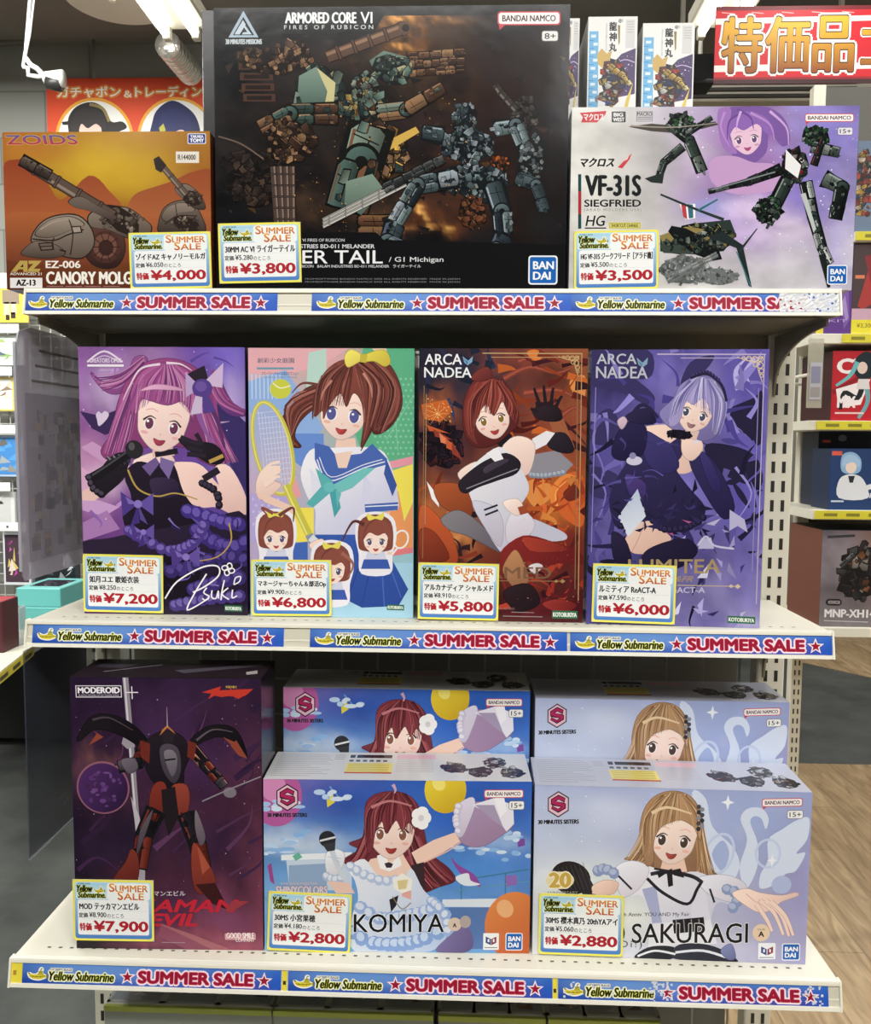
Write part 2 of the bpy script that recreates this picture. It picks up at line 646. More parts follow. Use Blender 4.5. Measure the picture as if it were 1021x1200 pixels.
# wood laid floor to the right of the shelf, crossed by a dark walkway further back
wm = floor_mat('wood_floor', 'wood')
mbw = MB()
mbw.box(0.12, XR, YF, 2.70, 0.0, 0.004)
mbw.prism([(2.13, 4.5), (XR, 1.9), (XR, YB), (2.13, YB)], 'z', 0.0, 0.004)
struct('floor_wood', mbw, wm, fix=True)
struct('ceiling', MB().box(XL, XR, YF, YB, 3.22, 3.3), CEIL)
struct('wall_back', MB().box(XL, 0.55, 3.25, 3.35, 0, 3.22), BLOCK)
struct('wall_back_right', MB().box(0.55, XR, YB, YB + 0.1, 0, 3.22), PLASTER)
struct('wall_return', MB().box(0.5, 0.6, 3.35, YB, 0, 3.22), PLASTER)
struct('wall_left', MB().box(XL - 0.1, XL, YF, YB, 0, 3.22), PLASTER)
struct('wall_right', MB().box(XR, XR + 0.1, YF, YB, 0, 3.22), PLASTER)
struct('wall_front', MB().box(XL, XR, YF - 0.1, YF, 0, 3.22), PLASTER)
struct('trim_1', MB().box(XL, XR, 2.02, 2.16, 2.98, 3.22), mat('beam_paint', '8a857b', 0.7))

# ---------------------------------------------------------------- ceiling lamps over the far aisle
TUBE = mat('lit_tube', 'fffaf0', emit=9)
WHITE_METAL = mat('white_enamel', 'd9d6c6', 0.4, noise_amt=0.03)


def tube_lamp(loc, label):
    e = empty('tube_lamp', loc)
    tag(e, label, 'lamp', 'twin tube lamps under the ceiling')
    L = 0.62
    MB().box(-0.09, 0.09, -L, L, 0.02, 0.07, 'd9d6c6', bev=0.006).build('housing', WHITE_METAL, e)
    for s in (-1, 1):
        MB().tube([(0.048 * s, -L + 0.03, 0), (0.048 * s, L - 0.03, 0)], 0.014, 'fff', 12).build('tube', TUBE, e)
        for t in (-1, 1):
            MB().box(0.048 * s - 0.012, 0.048 * s + 0.012, L * t - 0.015 - 0.012, L * t + 0.015 - 0.012 * t, -0.018, 0.024, 'c9c7bb', bev=0.003).build('tube_holder', WHITE_METAL, e)
    for t in (-0.4, 0.4):
        MB().tube([(0, t, 0.07), (0, t, 3.22 - loc[2])], 0.004, 'aaa').build('hanger', WHITE_METAL, e)
    return e


tube_lamp((-0.90, 1.36, 2.68), 'lit twin tube lamp hanging above the orange poster on the left')
tube_lamp((0.85, 1.43, 2.70), 'lit twin tube lamp hanging beside the red banner on the right')
tube_lamp((-1.25, -1.75, 2.72), 'lit twin tube lamp over the aisle left of the shelf')
tube_lamp((0.5, -1.75, 2.72), 'lit twin tube lamp over the aisle in front of the shelf')

# ---------------------------------------------------------------- the shelving unit
SHELF_PAINT = mat('cream_shelf_paint', attr=True, rough=0.38, spec=0.45)
POST_PAINT = mat('cream_post_paint', attr=True, rough=0.45)
CREAM, CREAM2, OLIVE = 'e6e3d3', 'dcd9c8', '8f8c7c'
SH = {'top': (1.5194, 1.4911, 0.0190, 0.0139), 'middle': (1.1476, 1.1189, 0.0, -0.0052),
      'bottom': (0.7827, 0.7536, -0.0563, -0.0616), 'lowest': (0.44, 0.41, -0.06, -0.065)}
POST_Y = 0.20
unit = empty('shelving_unit', (0, POST_Y, 0))
tag(unit, 'cream metal shelving unit with slotted posts holding the sale boxes', 'shelf')
for sx in (-1, 1):
    m = MB()
    xc = 0.455 * sx
    m.box(xc - 0.018, xc + 0.018, 0.0, 0.03, 0.0, 1.505, CREAM2, bev=0.002)
    z = 0.05
    while z < 1.48:
        for dx in (-0.0068, 0.0068):
            m.add([(xc + dx - 0.0024, -0.0003, z), (xc + dx + 0.0024, -0.0003, z), (xc + dx + 0.0024, -0.0003, z + 0.015), (xc + dx - 0.0024, -0.0003, z + 0.015)], [(0, 1, 2, 3)], lin('2a2924'))
        z += 0.0253
    m.build('upright_post', POST_PAINT, unit)
MB().box(-0.437, 0.437, 0.004, 0.026, 1.474, 1.499, '7c7a6c', bev=0.001).build('crossbar', POST_PAINT, unit)
MB().box(-0.437, 0.437, 0.004, 0.026, 0.02, 0.09, CREAM2, bev=0.001).build('crossbar', POST_PAINT, unit)
wire = MB()
for k in range(18):
    x = -0.425 + k * 0.05
    wire.box(x - 0.0012, x + 0.0012, 0.034, 0.0364, 0.1, 1.485, '9a988c')
for k in range(28):
    z = 0.12 + k * 0.05
    wire.box(-0.437, 0.437, 0.031, 0.034, z - 0.0012, z + 0.0012, '9a988c')
wire.build('wire_panel', POST_PAINT, unit)


def shelf_board(key, tilt=0.0):
    zt, zl, yt, yl = SH[key]
    sh = MB()
    hx = 0.449
    back = POST_Y - 0.004 - yt if key != 'top' else 0.235 - yt
    e_y = -POST_Y + yt
    # deck with rolled front, side lips
    sh.box(-hx, hx, e_y + 0.004, e_y + back, zt - 0.014, zt, CREAM, bev=0.0015)
    sh.box(-hx, -hx + 0.0016, e_y + 0.006, e_y + back, zt - 0.028, zt - 0.014, CREAM2)
    sh.box(hx - 0.0016, hx, e_y + 0.006, e_y + back, zt - 0.028, zt - 0.014, CREAM2)
    sh.box(-hx + 0.01, hx - 0.01, e_y + 0.03, e_y + back - 0.002, zt - 0.026, zt - 0.014, '6f6c5e')
    for row, yy in ((0, 0.020), (1, back - 0.03)):
        k = -hx + 0.03
        while k < hx - 0.03:
            sh.add([(k, e_y + yy, zt + 0.0002), (k + 0.004, e_y + yy, zt + 0.0002), (k + 0.004, e_y + yy + 0.0026, zt + 0.0002), (k, e_y + yy + 0.0026, zt + 0.0002)], [(0, 1, 2, 3)], lin('5f5c52'))
            k += 0.0128
    o = sh.build('shelf_board', SHELF_PAINT, unit)
    r = MB()
    d = yt - yl
    def band(z0, z1, out, col):
        # strip of the leaning price rail between two heights
        f0, f1 = (zt - z0) / (zt - zl), (zt - z1) / (zt - zl)
        ya, yb = e_y - d * f0 - out, e_y - d * f1 - out
        r.add([(-0.45, ya, z0), (0.45, ya, z0), (0.45, yb, z1), (-0.45, yb, z1), (-0.45, ya + out + 0.003, z0), (0.45, ya + out + 0.003, z0), (0.45, yb + out + 0.003, z1), (-0.45, yb + out + 0.003, z1)],
              [(0, 1, 2, 3), (5, 4, 7, 6), (3, 2, 6, 7), (4, 5, 1, 0), (1, 5, 6, 2), (4, 0, 3, 7)], lin(col))
    band(zt - 0.0012, zt + 0.0008, 0.0022, 'f1efe2')
    band(zt - 0.0038, zt - 0.0012, 0.0022, CREAM)
    band(zl + 0.0038, zt - 0.0038, 0.0, 'cfccba')
    band(zl + 0.010, zl + 0.0115, 0.0006, 'e6e4d6')
    band(zl, zl + 0.0038, 0.0026, 'efeddf')
    for s_ in (-1, 1):
        xa, xb = sorted((0.45 * s_, 0.4478 * s_))
        r.prism([(e_y - 0.0028, zt + 0.001), (e_y + 0.006, zt + 0.001), (e_y + 0.006, zl), (e_y - d - 0.0035, zl)], 'x', xa, xb, 'eceadb')
    r.build('price_rail', SHELF_PAINT, o)
    for s_ in (-1, 1):
        b = MB()
        pts = [(e_y + 0.02, zt - 0.028), (e_y + 0.02, zt - 0.036)]
        y0, y1 = e_y + 0.02, -0.002
        for k in range(1, 12):
            t = math.radians(90 * k / 12)
            pts.append((y0 + (y1 - y0) * math.sin(t) * 0.985, zt - 0.036 - 0.055 * (1 - math.cos(t))))
        pts += [(y1, zt - 0.105), (y1 + 0.006, zt - 0.105), (y1 + 0.006, zt - 0.028)]
        xa, xb = sorted((0.4465 * s_, 0.4440 * s_))
        b.prism(pts, 'x', xa, xb, '8a8778')
        b.build('bracket', POST_PAINT, o)
    return o


for k in SH: shelf_board(k)

# grey back board and the stock standing behind the wire panel
bb = MB().box(-0.43, 0.43, 0.0, 0.012, 0, 1.12, '85837a').build('back_board', mat('grey_board', '7d7b72', 0.7, noise_amt=0.15, noise_scale=9))
bb.location = (0, 0.262, 0)
tag(bb, 'plain grey board standing behind the wire panel of the shelf', 'board')
rnd = random.Random(3)
x = -0.34
first = True
for k, (w_, h_, c_) in enumerate([(0.1, .34, 'd8d6d0'), (.07, .33, 'b8a9a0'), (.12, .345, 'e2e2de'), (.09, .335, '9c98a4'), (.11, .35, 'dad9d3'), (.08, .33, 'c0b7ad'), (.12, .345, 'd5d6d6')]):
    o = MB().box(-w_ / 2, w_ / 2, -0.05, 0.05, 0, h_, c_, bev=0.001, faces={'top': 'e9e8e2'}).build('stock_box', PRINT)
    o.location = (x + w_ / 2, 0.325, 1.12 if False else 1.122)
    tag(o, 'pale stock box behind the wire panel above the middle row', 'box', 'pale stock boxes behind the wire panel')
    x += w_ + 0.006
sb = MB().box(-0.44, 0.44, -0.06, 0.09, -0.02, 0, CREAM2).build('rear_shelf_board', SHELF_PAINT)
sb.parent = unit
sb.location = (0, 0.135, 1.122)

# ---------------------------------------------------------------- sale strips in the price rails
SW, SHH = 0.286, 0.0208


def submarine(A, x0, y0, x1, y1):
    """shop logo: little yellow submarine with a white rim"""
    def q(l): return [c for i in range(0, len(l), 2) for c in (x0 + l[i] * (x1 - x0), y0 + l[i + 1] * (y1 - y0))]
    A.S('f4f4ea', q([-.04, .45, .1, .38, .3, .5, .5, .38, .58, .02, .72, -.06, .82, .1, .8, .42, 1.04, .66, .95, .86, .6, 1.06, .25, 1.0, .04, .8]))
    A.S('d9c93a', q([.03, .52, .12, .5, .3, .58, .6, .5, .85, .56, .98, .68, .9, .8, .6, .95, .3, .92, .1, .78]))
    A.P('b9ac3c', q([.5, .6, .56, .26, .76, .24, .82, .6])); A.P('8a9a4a', q([.58, .4, .62, .3, .72, .3, .74, .4]))
    for k in range(3): A.E('6d6a30', x0 + (x1 - x0) * (.26 + .2 * k), y0 + (y1 - y0) * .74, (x1 - x0) * .035, (y1 - y0) * .07, n=8)
    A.P('6d7a3a', q([.96, .5, 1.04, .46, 1.04, .9, .96, .86]))
    A.L('8c8a45', q([.66, .3, .68, .08, .76, .1]), (x1 - x0) * 0.05)
    A.P('4b4a35', q([.02, .5, .0, .4, .08, .42, .12, .55]))
    A.L('8f8530', q([.12, .7, .5, .76, .9, .66]), (y1 - y0) * 0.07)


def star(A, cx, cy, r, col):
    p = []
    for k in range(10):
        t = math.radians(-90 + 36 * k)
        rr = r if k % 2 == 0 else r * 0.42
        p += [cx + rr * math.cos(t), cy + rr * math.sin(t)]
    A.P(col, p)


def make_strip():
    e = empty('sale_strip')
    w, h = 300, 23
    A = Art(SW, SHH, [(0, 0), (w, 0), (w, h), (0, h)], lift=0.0006, xc=False)
    A.part('card')
    A.field(blobs(['3a74cc', '4f80d2', '0f3fa4', '3a44a4'], [(0.0, .8, .1, .9, '0f3a9c', .9), (.3, .3, .3, .5, '7ba6e0', .7), (.5, .55, .12, .6, '5f85d4', .6), (.75, .8, .2, .5, '4d48a4', .7), (1, .6, .06, .8, '1c5cc4', .8)], 0.05), 40, 5)
    A.part('shop_logo')
    submarine(A, 6.5, 5, 29, 19)
    A.X('HOBBY BASE', 33, 5.2, 58, 8, '2a2c30', 0.03, outline='eef0e6', ow=0.3)
    A.X('Yellow Submarine', 31, 8.6, 107, 19.2, '15170f', 0.04, shear=0.22, outline=['f2f2e2', 'c9d04e'], ow=[0.16, 0.04])
    A.part('star')
    star(A, 122.5, 12.8, 10.2, 'f6e4ea'); star(A, 122.5, 12.8, 6.6, '9c1a34')
    A.part('lettering')
    A.X('SUMMER SALE', 135, 5.4, 268, 19.4, '981a34', 0.06, outline=['f4e2ea', 'd04a70'], ow=[0.17, 0.03])
    A.part('second_star')
    star(A, 280.5, 12.8, 10.2, 'f6e4ea'); star(A, 280.5, 12.8, 6.6, '9c1a34')
    m = MB().box(0, SW, -0.0005, 0.0, 0, SHH, 'dfe8f4')
    m.build('backing', PRINT, e)
    A.finish(e, SLEEVE)
    for c in e.children:
        if c.name.startswith('second_star'): c.name = 'star'
    return e


STRIPS = [('top', 29.5, 'sale strip at the left end of the top shelf rail'), ('top', 366, 'sale strip in the middle of the top shelf rail'), ('top', 668.5, 'sale strip at the right end of the top shelf rail, under clear tape'),
          ('middle', 40, 'sale strip at the left end of the middle shelf rail'), ('middle', 364, 'sale strip in the centre of the middle shelf rail'), ('middle', 668, 'sale strip at the right end of the middle shelf rail'),
          ('bottom', 28.5, 'sale strip at the left of the bottom rail, beside a yellow tag'), ('bottom', 338.5, 'sale strip in the centre of the bottom rail between two yellow tags'), ('bottom', 654, 'sale strip at the right end of the bottom shelf rail')]
strip0 = make_strip()
RAILC = {}
for i, (k, px, lab) in enumerate(STRIPS):
    o = strip0 if i == 0 else copy_tree(strip0)
    zt, zl, yt, yl = SH[k]
    a = math.atan2(yt - yl, zt - zl)
    py = {'top': 352, 'middle': 744, 'bottom': 1145}[k]
    x = at(px, py, yt).x
    o.rotation_euler = (-a, 0, 0)
    zc = zl + 0.0039
    f = (zt - zc) / (zt - zl)
    o.location = (x, yt - (yt - yl) * f - 0.0003, zc)
    tag(o, 'blue red-lettered ' + lab, 'sign', 'blue sale strips along the shelf fronts')
# yellow tags in the bottom rail
for px0, px1, lab in ((12.5, 28, 'yellow price tag stub at the left end of the bottom rail'), (331.5, 337, 'narrow yellow tag between the left and centre bottom sale strips'), (647.5, 653, 'narrow yellow tag between the centre and right bottom sale strips')):
    zt, zl, yt, yl = SH['bottom']
    xa, xb = at(px0, 1145, yt).x, at(px1, 1145, yt).x
    mbt = MB().box(0, xb - xa, -0.0005, 0, 0, SHH, 'e8d844')
    if xb - xa > 0.01:
        mbt.box(0.005, 0.0085, -0.0006, -0.0005, 0.008, 0.013, 'b98a3a')
    else:
        mbt.box(0.001, xb - xa - 0.001, -0.0006, -0.0005, 0.006, 0.010, '3c3a22')
    o = mbt.build('price_tag', PRINT)
    a = math.atan2(yt - yl, zt - zl)
    zc = zl + 0.0039
    f = (zt - zc) / (zt - zl)
    o.rotation_euler = (-a, 0, 0)
    o.location = (xa, yt - (yt - yl) * f - 0.0003, zc)
    tag(o, lab, 'price tag', 'yellow tags in the bottom rail')

# ---------------------------------------------------------------- boxes on the shelves
class Box:
    """a carton placed by the four corners of its front as seen in the photo; its print is drawn in photo pixels"""

    def __init__(s, name, label, quad, shelf, depth, col, front_y=None, faces=None, edge=None, z=None, mat_=None, group=None, h=None):
        zt = SH[shelf][0] if z is None else z
        TL, TR, BR, BL = quad
        if front_y is None:
            p0, p1 = at_z(*BL, zt), at_z(*BR, zt)
            ym = (p0.y + p1.y) / 2
            a = math.atan2(p1.y - p0.y, p1.x - p0.x)
        else:
            ym, a = front_y, 0
        q0, q1 = at(*BL, ym), at(*BR, ym)
        t0, t1 = at(*TL, ym), at(*TR, ym)
        s.w = ((q1.x - q0.x) + (t1.x - t0.x)) / 2
        xm = (q0.x + q1.x + t0.x + t1.x) / 4
        s.h = h or (t0.z + t1.z) / 2 - zt
        s.d = depth
        s.e = empty(name, (xm, ym, zt + 0.0002), (0, 0, a))
        tag(s.e, label, 'box', group)
        s.quad = quad
        s.m = mat_ or GLOSS
        s.art = Art(s.w, s.h, quad)
        s.top = None
        MB().box(-s.w / 2, s.w / 2, 0, depth, 0, s.h, col, bev=0.0008, faces=faces, edge=edge).build('carton', s.m, s.e)

    def done(s):
        s.art.finish(s.e, s.m)
        if s.top: s.top.finish(s.e, s.m)
        return s.e

    def lid(s, w_px, h_px):
        s.top = Art(s.w, s.d, [(0, 0), (w_px, 0), (w_px, h_px), (0, h_px)])
        s.top.flat = False
        s.top.loc = lambda u, v, t=s.top: (t.off + min(max(u, 0), 1) * t.w, min(max(v, 0), 1) * s.d, s.h + t.d)
        return s.top


def bandai(A, x0, y0, x1, y1):
    A.part('maker_logo')
    r = (x1 - x0) * 0.08
    A.R('eef0f4', x0 - r * .7, y0 - r * .7, x1 + r * .7, y1 + r * .7, r * 1.5)
    A.R('1f63b4', x0, y0, x1, y1, r)
    w, h = x1 - x0, y1 - y0
    A.X('BAN', x0 + w * .12, y0 + h * .16, x1 - w * .08, y0 + h * .47, 'f4f6fa', 0.05)
    A.X('DAI', x0 + w * .12, y0 + h * .56, x1 - w * .2, y0 + h * .87, 'f4f6fa', 0.05)


def bandai_namco(A, x0, y0, x1, y1, dark=False, tail=True, slope=0):
    A.part('publisher_logo')
    h = y1 - y0
    A.R('c9494f', x0, y0, x1, y1, h * .25)
    A.R('f3eeee', x0 + h * .09, y0 + h * .09, x1 - h * .09, y1 - h * .09, h * .2)
    if tail:
        A.P('c9494f', [x0 + h * .1, y1 - h * .1, x0 + h * .15, y1 + h * .35, x0 + h * .6, y1 - h * .05])
    A.X('BANDAI NAMCO', x0 + h * .35, y0 + h * .27, x1 - h * .35, y1 - h * .27, '4a2a2e', 0.035)


def age_mark(A, txt, x0, y0, x1, y1, fill='f0f0f0'):
    A.part('age_mark')
    h = y1 - y0
    A.R('6a6a6e', x0 - h * .07, y0 - h * .07, x1 + h * .07, y1 + h * .07, h * .28)
    A.R(fill, x0, y0, x1, y1, h * .22)
    A.X(txt, x0 + h * .25, y0 + h * .2, x1 - h * .2, y1 - h * .18, '3a3a3e', 0.02)


# ---- price cards
def price_card(quad, box, name, was, now, label):
    """yellow edged paper sleeve stuck to the front of a box"""
    yaw = box.e.rotation_euler.z
    nrm = Vector((math.sin(yaw), -math.cos(yaw), 0))
    o_ = box.e.location + nrm * 0.0022

    def hit(x, y):
        d = ray(x, y)
        return CAM + d * ((o_ - CAM).dot(nrm) / d.dot(nrm))
    p = [hit(x, y) for x, y in quad]
    w = (p[1].x - p[0].x + p[2].x - p[3].x) / 2
    h = (p[0].z - p[3].z + p[1].z - p[2].z) / 2
    c = sum(p, Vector()) / 4
    rot = math.atan2(p[1].z - p[0].z, p[1].x - p[0].x)
    e = empty('price_card', (c.x, c.y, c.z - h / 2), (0, -rot, yaw))
    tag(e, label, 'price card', 'yellow edged price cards on the boxes')
    A = Art(w, h, [(0, 0), (281, 0), (281, 197), (0, 197)], lift=0.0003)
    A.part('card')
    A.R('f0e862', 0, 0, 281, 197, 13)
    A.R(('b9dcef', '3f78c4', (0, 20), (0, 197)), 7, 7, 274, 190, 9)
    A.R(('9fd0e6', 'dbeaf2', (0, 8), (0, 60)), 12, 11, 269, 62, 6)
    A.R('f1f3f3', 17, 64, 264, 178, 7)
    A.R('eef4f4', 120, 10, 268, 64, 8)
    for yy in (99, 124, 177):
        for k in range(40):
            A.P('b9bfc4', [20 + k * 6, yy, 23 + k * 6, yy, 23 + k * 6, yy + 1, 20 + k * 6, yy + 1]) if k % 1 == 0 else None
    A.part('shop_logo')
    A.X('HOBBY BASE', 18, 10, 62, 15, '3a5a6a', 0.03)
    submarine(A, 74, 20, 112, 42)
    A.X('Yellow', 14, 17, 70, 40, '14160e', 0.05, shear=0.22, outline='b9c13e', ow=0.05)
    A.X('Submarine.', 18, 39, 115, 58, '14160e', 0.05, shear=0.22, outline='b9c13e', ow=0.05)
    A.part('heading')
    g1 = ('e8a23a', 'b03a30', (0, 12), (0, 40))
    g2 = ('e8a23a', 'b03a30', (0, 36), (0, 64))
    for t, x0, y0, x1, y1, g in (('S', 127, 10, 147, 38, g1), ('UMMER', 148, 16, 262, 38, g1), ('S', 156, 35, 176, 64, g2), ('ALE', 177, 41, 248, 63, g2)):
        A.X(t, x0, y0, x1, y1, g, 0.04, outline='fdf7ea', ow=0.07)
    A.part('lettering')
    n = sum(1 if ord(c_) > 255 else 0.55 for c_ in name)
    A.X(name, 22, 73, min(262, 22 + n * 20.5), 97, '1d2226', 0.04)
    A.X('定価', 20, 106, 52, 122, '22262a', 0.04)
    A.X(was, 56, 104, 116, 121, '22262a', 0.03)
    A.X('のところ', 118, 109, 176, 122, '22262a', 0.012)
    A.part('price')
    A.X('特価', 22, 139, 65, 165, 'b32a34', 0.05)
    A.X(now, 70, 131, 262, 172, 'ae2230', 0.06)
    MB().box(-w / 2, w / 2, -0.0002, 0.0008, 0.0, h, 'd9d2a0').build('sleeve', SLEEVE, e)
    A.finish(e, SLEEVE)
    return e

# ---------------------------------------------------------------- drawing helpers for the box prints
def tone(c, k):
    return tuple(min(1, v * k) for v in lin(c))


def plate(A, x, y, s, asp, ang, rnd, pal, dark):
    """one angular armour plate with a dark seam and a lit edge"""
    c, sn = math.cos(ang), math.sin(ang)
    shp = rnd.choice([[-1, -.8, .7, -1, 1, -.2, .8, .9, -.9, .7], [-1, -.6, 0, -1, 1, -.7, .7, .8, -.6, 1], [-.9, -1, .9, -.6, 1, .6, -.4, 1], [-1, -.3, .2, -1, 1, .1, .3, 1, -.8, .8]])
    q = [(shp[i] * s * asp * rnd.uniform(.8, 1.1), shp[i + 1] * s * rnd.uniform(.8, 1.1)) for i in range(0, len(shp), 2)]
    q = [(x + a * c - b * sn, y + a * sn + b * c) for a, b in q]
    A.P(dark, [(x + (px - x) * 1.22, y + (py - y) * 1.22) for px, py in q])
    col = pal[rnd.randrange(len(pal))]
    k = rnd.uniform(.25, 1.0)
    ga = rnd.uniform(0, 6.28)
    gx, gy = s * math.cos(ga), s * math.sin(ga)
    A.P((tone(col, k * 1.15), tone(col, k * .4), (x - gx, y - gy), (x + gx, y + gy)), q)
    if rnd.random() < .55: A.P(tone(pal[-1], k * 1.1), [q[0], q[1], ((q[1][0] * 3 + x) / 4, (q[1][1] * 3 + y) / 4), ((q[0][0] * 3 + x) / 4, (q[0][1] * 3 + y) / 4)])
    if rnd.random() < .35: A.P(tone(col, k * .45), [q[-1], q[-2], ((q[-2][0] + x) / 2, (q[-2][1] + y) / 2), ((q[-1][0] + x) / 2, (q[-1][1] + y) / 2)])


def mech(A, l, w0, w1, pal, seed, dark='14161a', n=None, fine=0.42):
    """an armoured limb: dark core, rounded metal sections with seams, a few small plates on top"""
    rnd = random.Random(seed)
    p = pairs(l)
    A.L(dark, l, w0, w1, curve=False)
    tot = sum(math.hypot(p[i + 1][0] - p[i][0], p[i + 1][1] - p[i][1]) for i in range(len(p) - 1))
    done = 0
    for i in range(len(p) - 1):
        (xa, ya), (xb, yb) = p[i], p[i + 1]
        q = math.hypot(xb - xa, yb - ya)
        dx, dy = (xb - xa) / q, (yb - ya) / q
        nx, ny = -dy, dx
        if nx * -.5 + ny * -.8 < 0: nx, ny = -nx, -ny
        w = w0 + (w1 - w0) * (done + q / 2) / tot
        m = max(1, int(q / (w * rnd.uniform(.8, 1.2))))
        for k in range(m):
            a0, a1 = k / m * q + .04 * w, (k + 1) / m * q - .04 * w
            for off, ww in ((rnd.uniform(-.08, .08), rnd.uniform(.7, .95)),) if rnd.random() < .55 else ((-.24, .46), (.24, .44)):
                ww *= w
                off *= w
                t0, t1 = rnd.uniform(-.12, .2) * w, rnd.uniform(-.2, .12) * w
                c = pal[rnd.randrange(len(pal))]
                kk = rnd.uniform(.6, 1.0)
                def pt(t, o): return (xa + dx * t + nx * (o + off), ya + dy * t + ny * (o + off))
                poly = [pt(a0, ww * .3), pt(a0 + w * .12 + abs(t0) * .4, ww * .5), pt(a1 + t1 * .5, ww * .46), pt(a1, ww * .2), pt(a1 - abs(t1) * .4, -ww * .46), pt(a0 + w * .1, -ww * .5), pt(a0, -ww * .3)]
                cx, cy = pt((a0 + a1) / 2, 0)
                A.P(dark, [(cx + (x - cx) * 1.1, cy + (y - cy) * 1.1) for x, y in poly])
                A.P((tone(c, kk * 1.15), tone(c, kk * .28), pt(0, ww * .45), pt(0, -ww * .5)), poly)
                A.P(tone(pal[-1], kk), [pt(a0 + w * .14, ww * .46), pt(a1 - w * .05, ww * .42), pt(a1 - w * .05, ww * .34), pt(a0 + w * .14, ww * .36)])
                A.L(dark, [*pt((a0 * 2 + a1) / 3, ww * .4), *pt((a0 * 2 + a1) / 3 + w * .08, -ww * .4)], w * .03)
                if rnd.random() < .7:
                    A.L(dark, [*pt(a0 + w * .2, -ww * .08), *pt(a1 - w * .12, -ww * .12)], w * .035)
        if i < len(p) - 2:
            A.E(dark, xb, yb, w * .42); A.E((tone(pal[1], .9), tone(pal[0], .3), (xb - w * .2, yb - w * .3), (xb + w * .2, yb + w * .3)), xb, yb, w * .34); A.E(dark, xb, yb, w * .14)
        done += q
    for k in range(int(tot / max(w0, w1) * 3)):
        t = rnd.random() * (len(p) - 1)
        i = min(int(t), len(p) - 2); f = t - i
        wl = w0 + (w1 - w0) * t / len(p)
        x, y = (p[i][j] + (p[i + 1][j] - p[i][j]) * f + rnd.uniform(-.4, .4) * wl for j in (0, 1))
        plate(A, x, y, wl * rnd.uniform(.05, .13), rnd.uniform(.9, 1.8), math.atan2(p[i + 1][1] - p[i][1], p[i + 1][0] - p[i][0]), rnd, pal, dark)


def plates(A, cx, cy, rx, ry, n, pal, seed, dark='14161a', size=0.5):
    """a bulky machine body: jumble of angular plates inside an oval"""
    rnd = random.Random(seed)
    A.E(dark, cx, cy, rx * .9, ry * .9, n=9, rot=rnd.uniform(0, 40))
    for k in range(int(n * 3)):
        t, r = rnd.uniform(0, 2 * math.pi), math.sqrt(rnd.random()) * 0.9
        plate(A, cx + rx * r * math.cos(t), cy + ry * r * math.sin(t), min(rx, ry) * size * rnd.uniform(.12, .44), rnd.uniform(.8, 1.7), rnd.choice([0.2, -.5, .9, 1.5, -1.1]) + rnd.uniform(-.2, .2), rnd, pal, dark)


def barrel(A, x0, y0, x1, y1, w, c0, c1, dark='16171a', bands=4):
    A.L(dark, [x0, y0, x1, y1], w * 1.2)
    A.L(c0, [x0, y0, x1, y1], w)
    dx, dy = x1 - x0, y1 - y0
    q = math.hypot(dx, dy)
    nx, ny = dy / q * w * .22, -dx / q * w * .22
    A.L(c1, [x0 + nx, y0 + ny, x1 + nx, y1 + ny], w * .28)
    for k in range(bands):
        t = (k + .6) / bands
        x, y = x0 + dx * t, y0 + dy * t
        A.L(dark, [x, y, x + dx / q * w * .35, y + dy / q * w * .35], w * 1.35)
        A.L(c0, [x + dx / q * w * .08, y + dy / q * w * .08, x + dx / q * w * .27, y + dy / q * w * .27], w * 1.2)


def strands(A, cols, lines, w, w1=None):
    for k, l in enumerate(lines): A.L(cols[k % len(cols)], l, w, w * .25 if w1 is None else w1)


def frill(A, l, r, c0, c1):
    """gathered ruffle along a line"""
    p = smooth_open(pairs(l), 5)
    acc = 0
    for i in range(len(p) - 1):
        acc += math.hypot(p[i + 1][0] - p[i][0], p[i + 1][1] - p[i][1])
        if acc > r * .8:
            acc = 0
            A.E(c0, p[i][0], p[i][1], r, r * .9, n=9, rot=i * 31)
            A.E(c1, p[i][0] - r * .15, p[i][1] - r * .2, r * .62, r * .5, n=8, rot=i * 23)


def face(A, cx, cy, w, rot=0, skin='f6dfd4', shade='e4b9ab', eye='5a4a4a', mouth='c4605c', ey=0.08, es=1.0, closed=()):
    """plain drawn face"""
    c, s = math.cos(math.radians(rot)), math.sin(math.radians(rot))
    def t(l): return [k for i in range(0, len(l), 2) for k in (cx + (l[i] * c - l[i + 1] * s) * w, cy + (l[i] * s + l[i + 1] * c) * w)]
    A.S(skin, t([-.5, -.4, 0, -.6, .5, -.4, .5, .06, .41, .31, .13, .55, -.13, .55, -.41, .31, -.5, .06]))
    for k, sx in enumerate((-1, 1)):
        x, y = t([.26 * sx, ey])
        A.E('f4eeee', x, y, w * .115 * es, w * .13 * es, rot)
        A.E(eye, x, y, w * .085 * es, w * .12 * es, rot)
        A.E('fbfbfb', x - w * .03, y - w * .05, w * .028, w * .028)
        A.L('4a3436', t([.14 * sx, ey - .12, .27 * sx, ey - .155, .4 * sx, ey - .05]), w * .015, w * .045)
        A.L(shade, t([.12 * sx, ey - .27, .25 * sx, ey - .31, .38 * sx, ey - .26]), w * .022)
        A.E(shade, *t([.33 * sx, ey + .2]), w * .08, w * .035, rot)
    A.S(mouth, t([-.12, .33, 0, .35, .13, .33, .07, .44, -.04, .45]))
    A.L(shade, t([0, .2, .02, .24]), w * .03)


def kit_tag(A, x0, y0, x1, y1, slope=0):
    A.part('maker_logo')
    A.P('2f6a4a', [x0, y0, x1, y0 + slope, x1, y1 + slope, x0, y1])
    A.X('KOTOBUKIYA', x0 + 3, y0 + (y1 - y0) * .22, x1 - 3, y1 - (y1 - y0) * .2, 'e6ece4', 0.05, slope=slope)


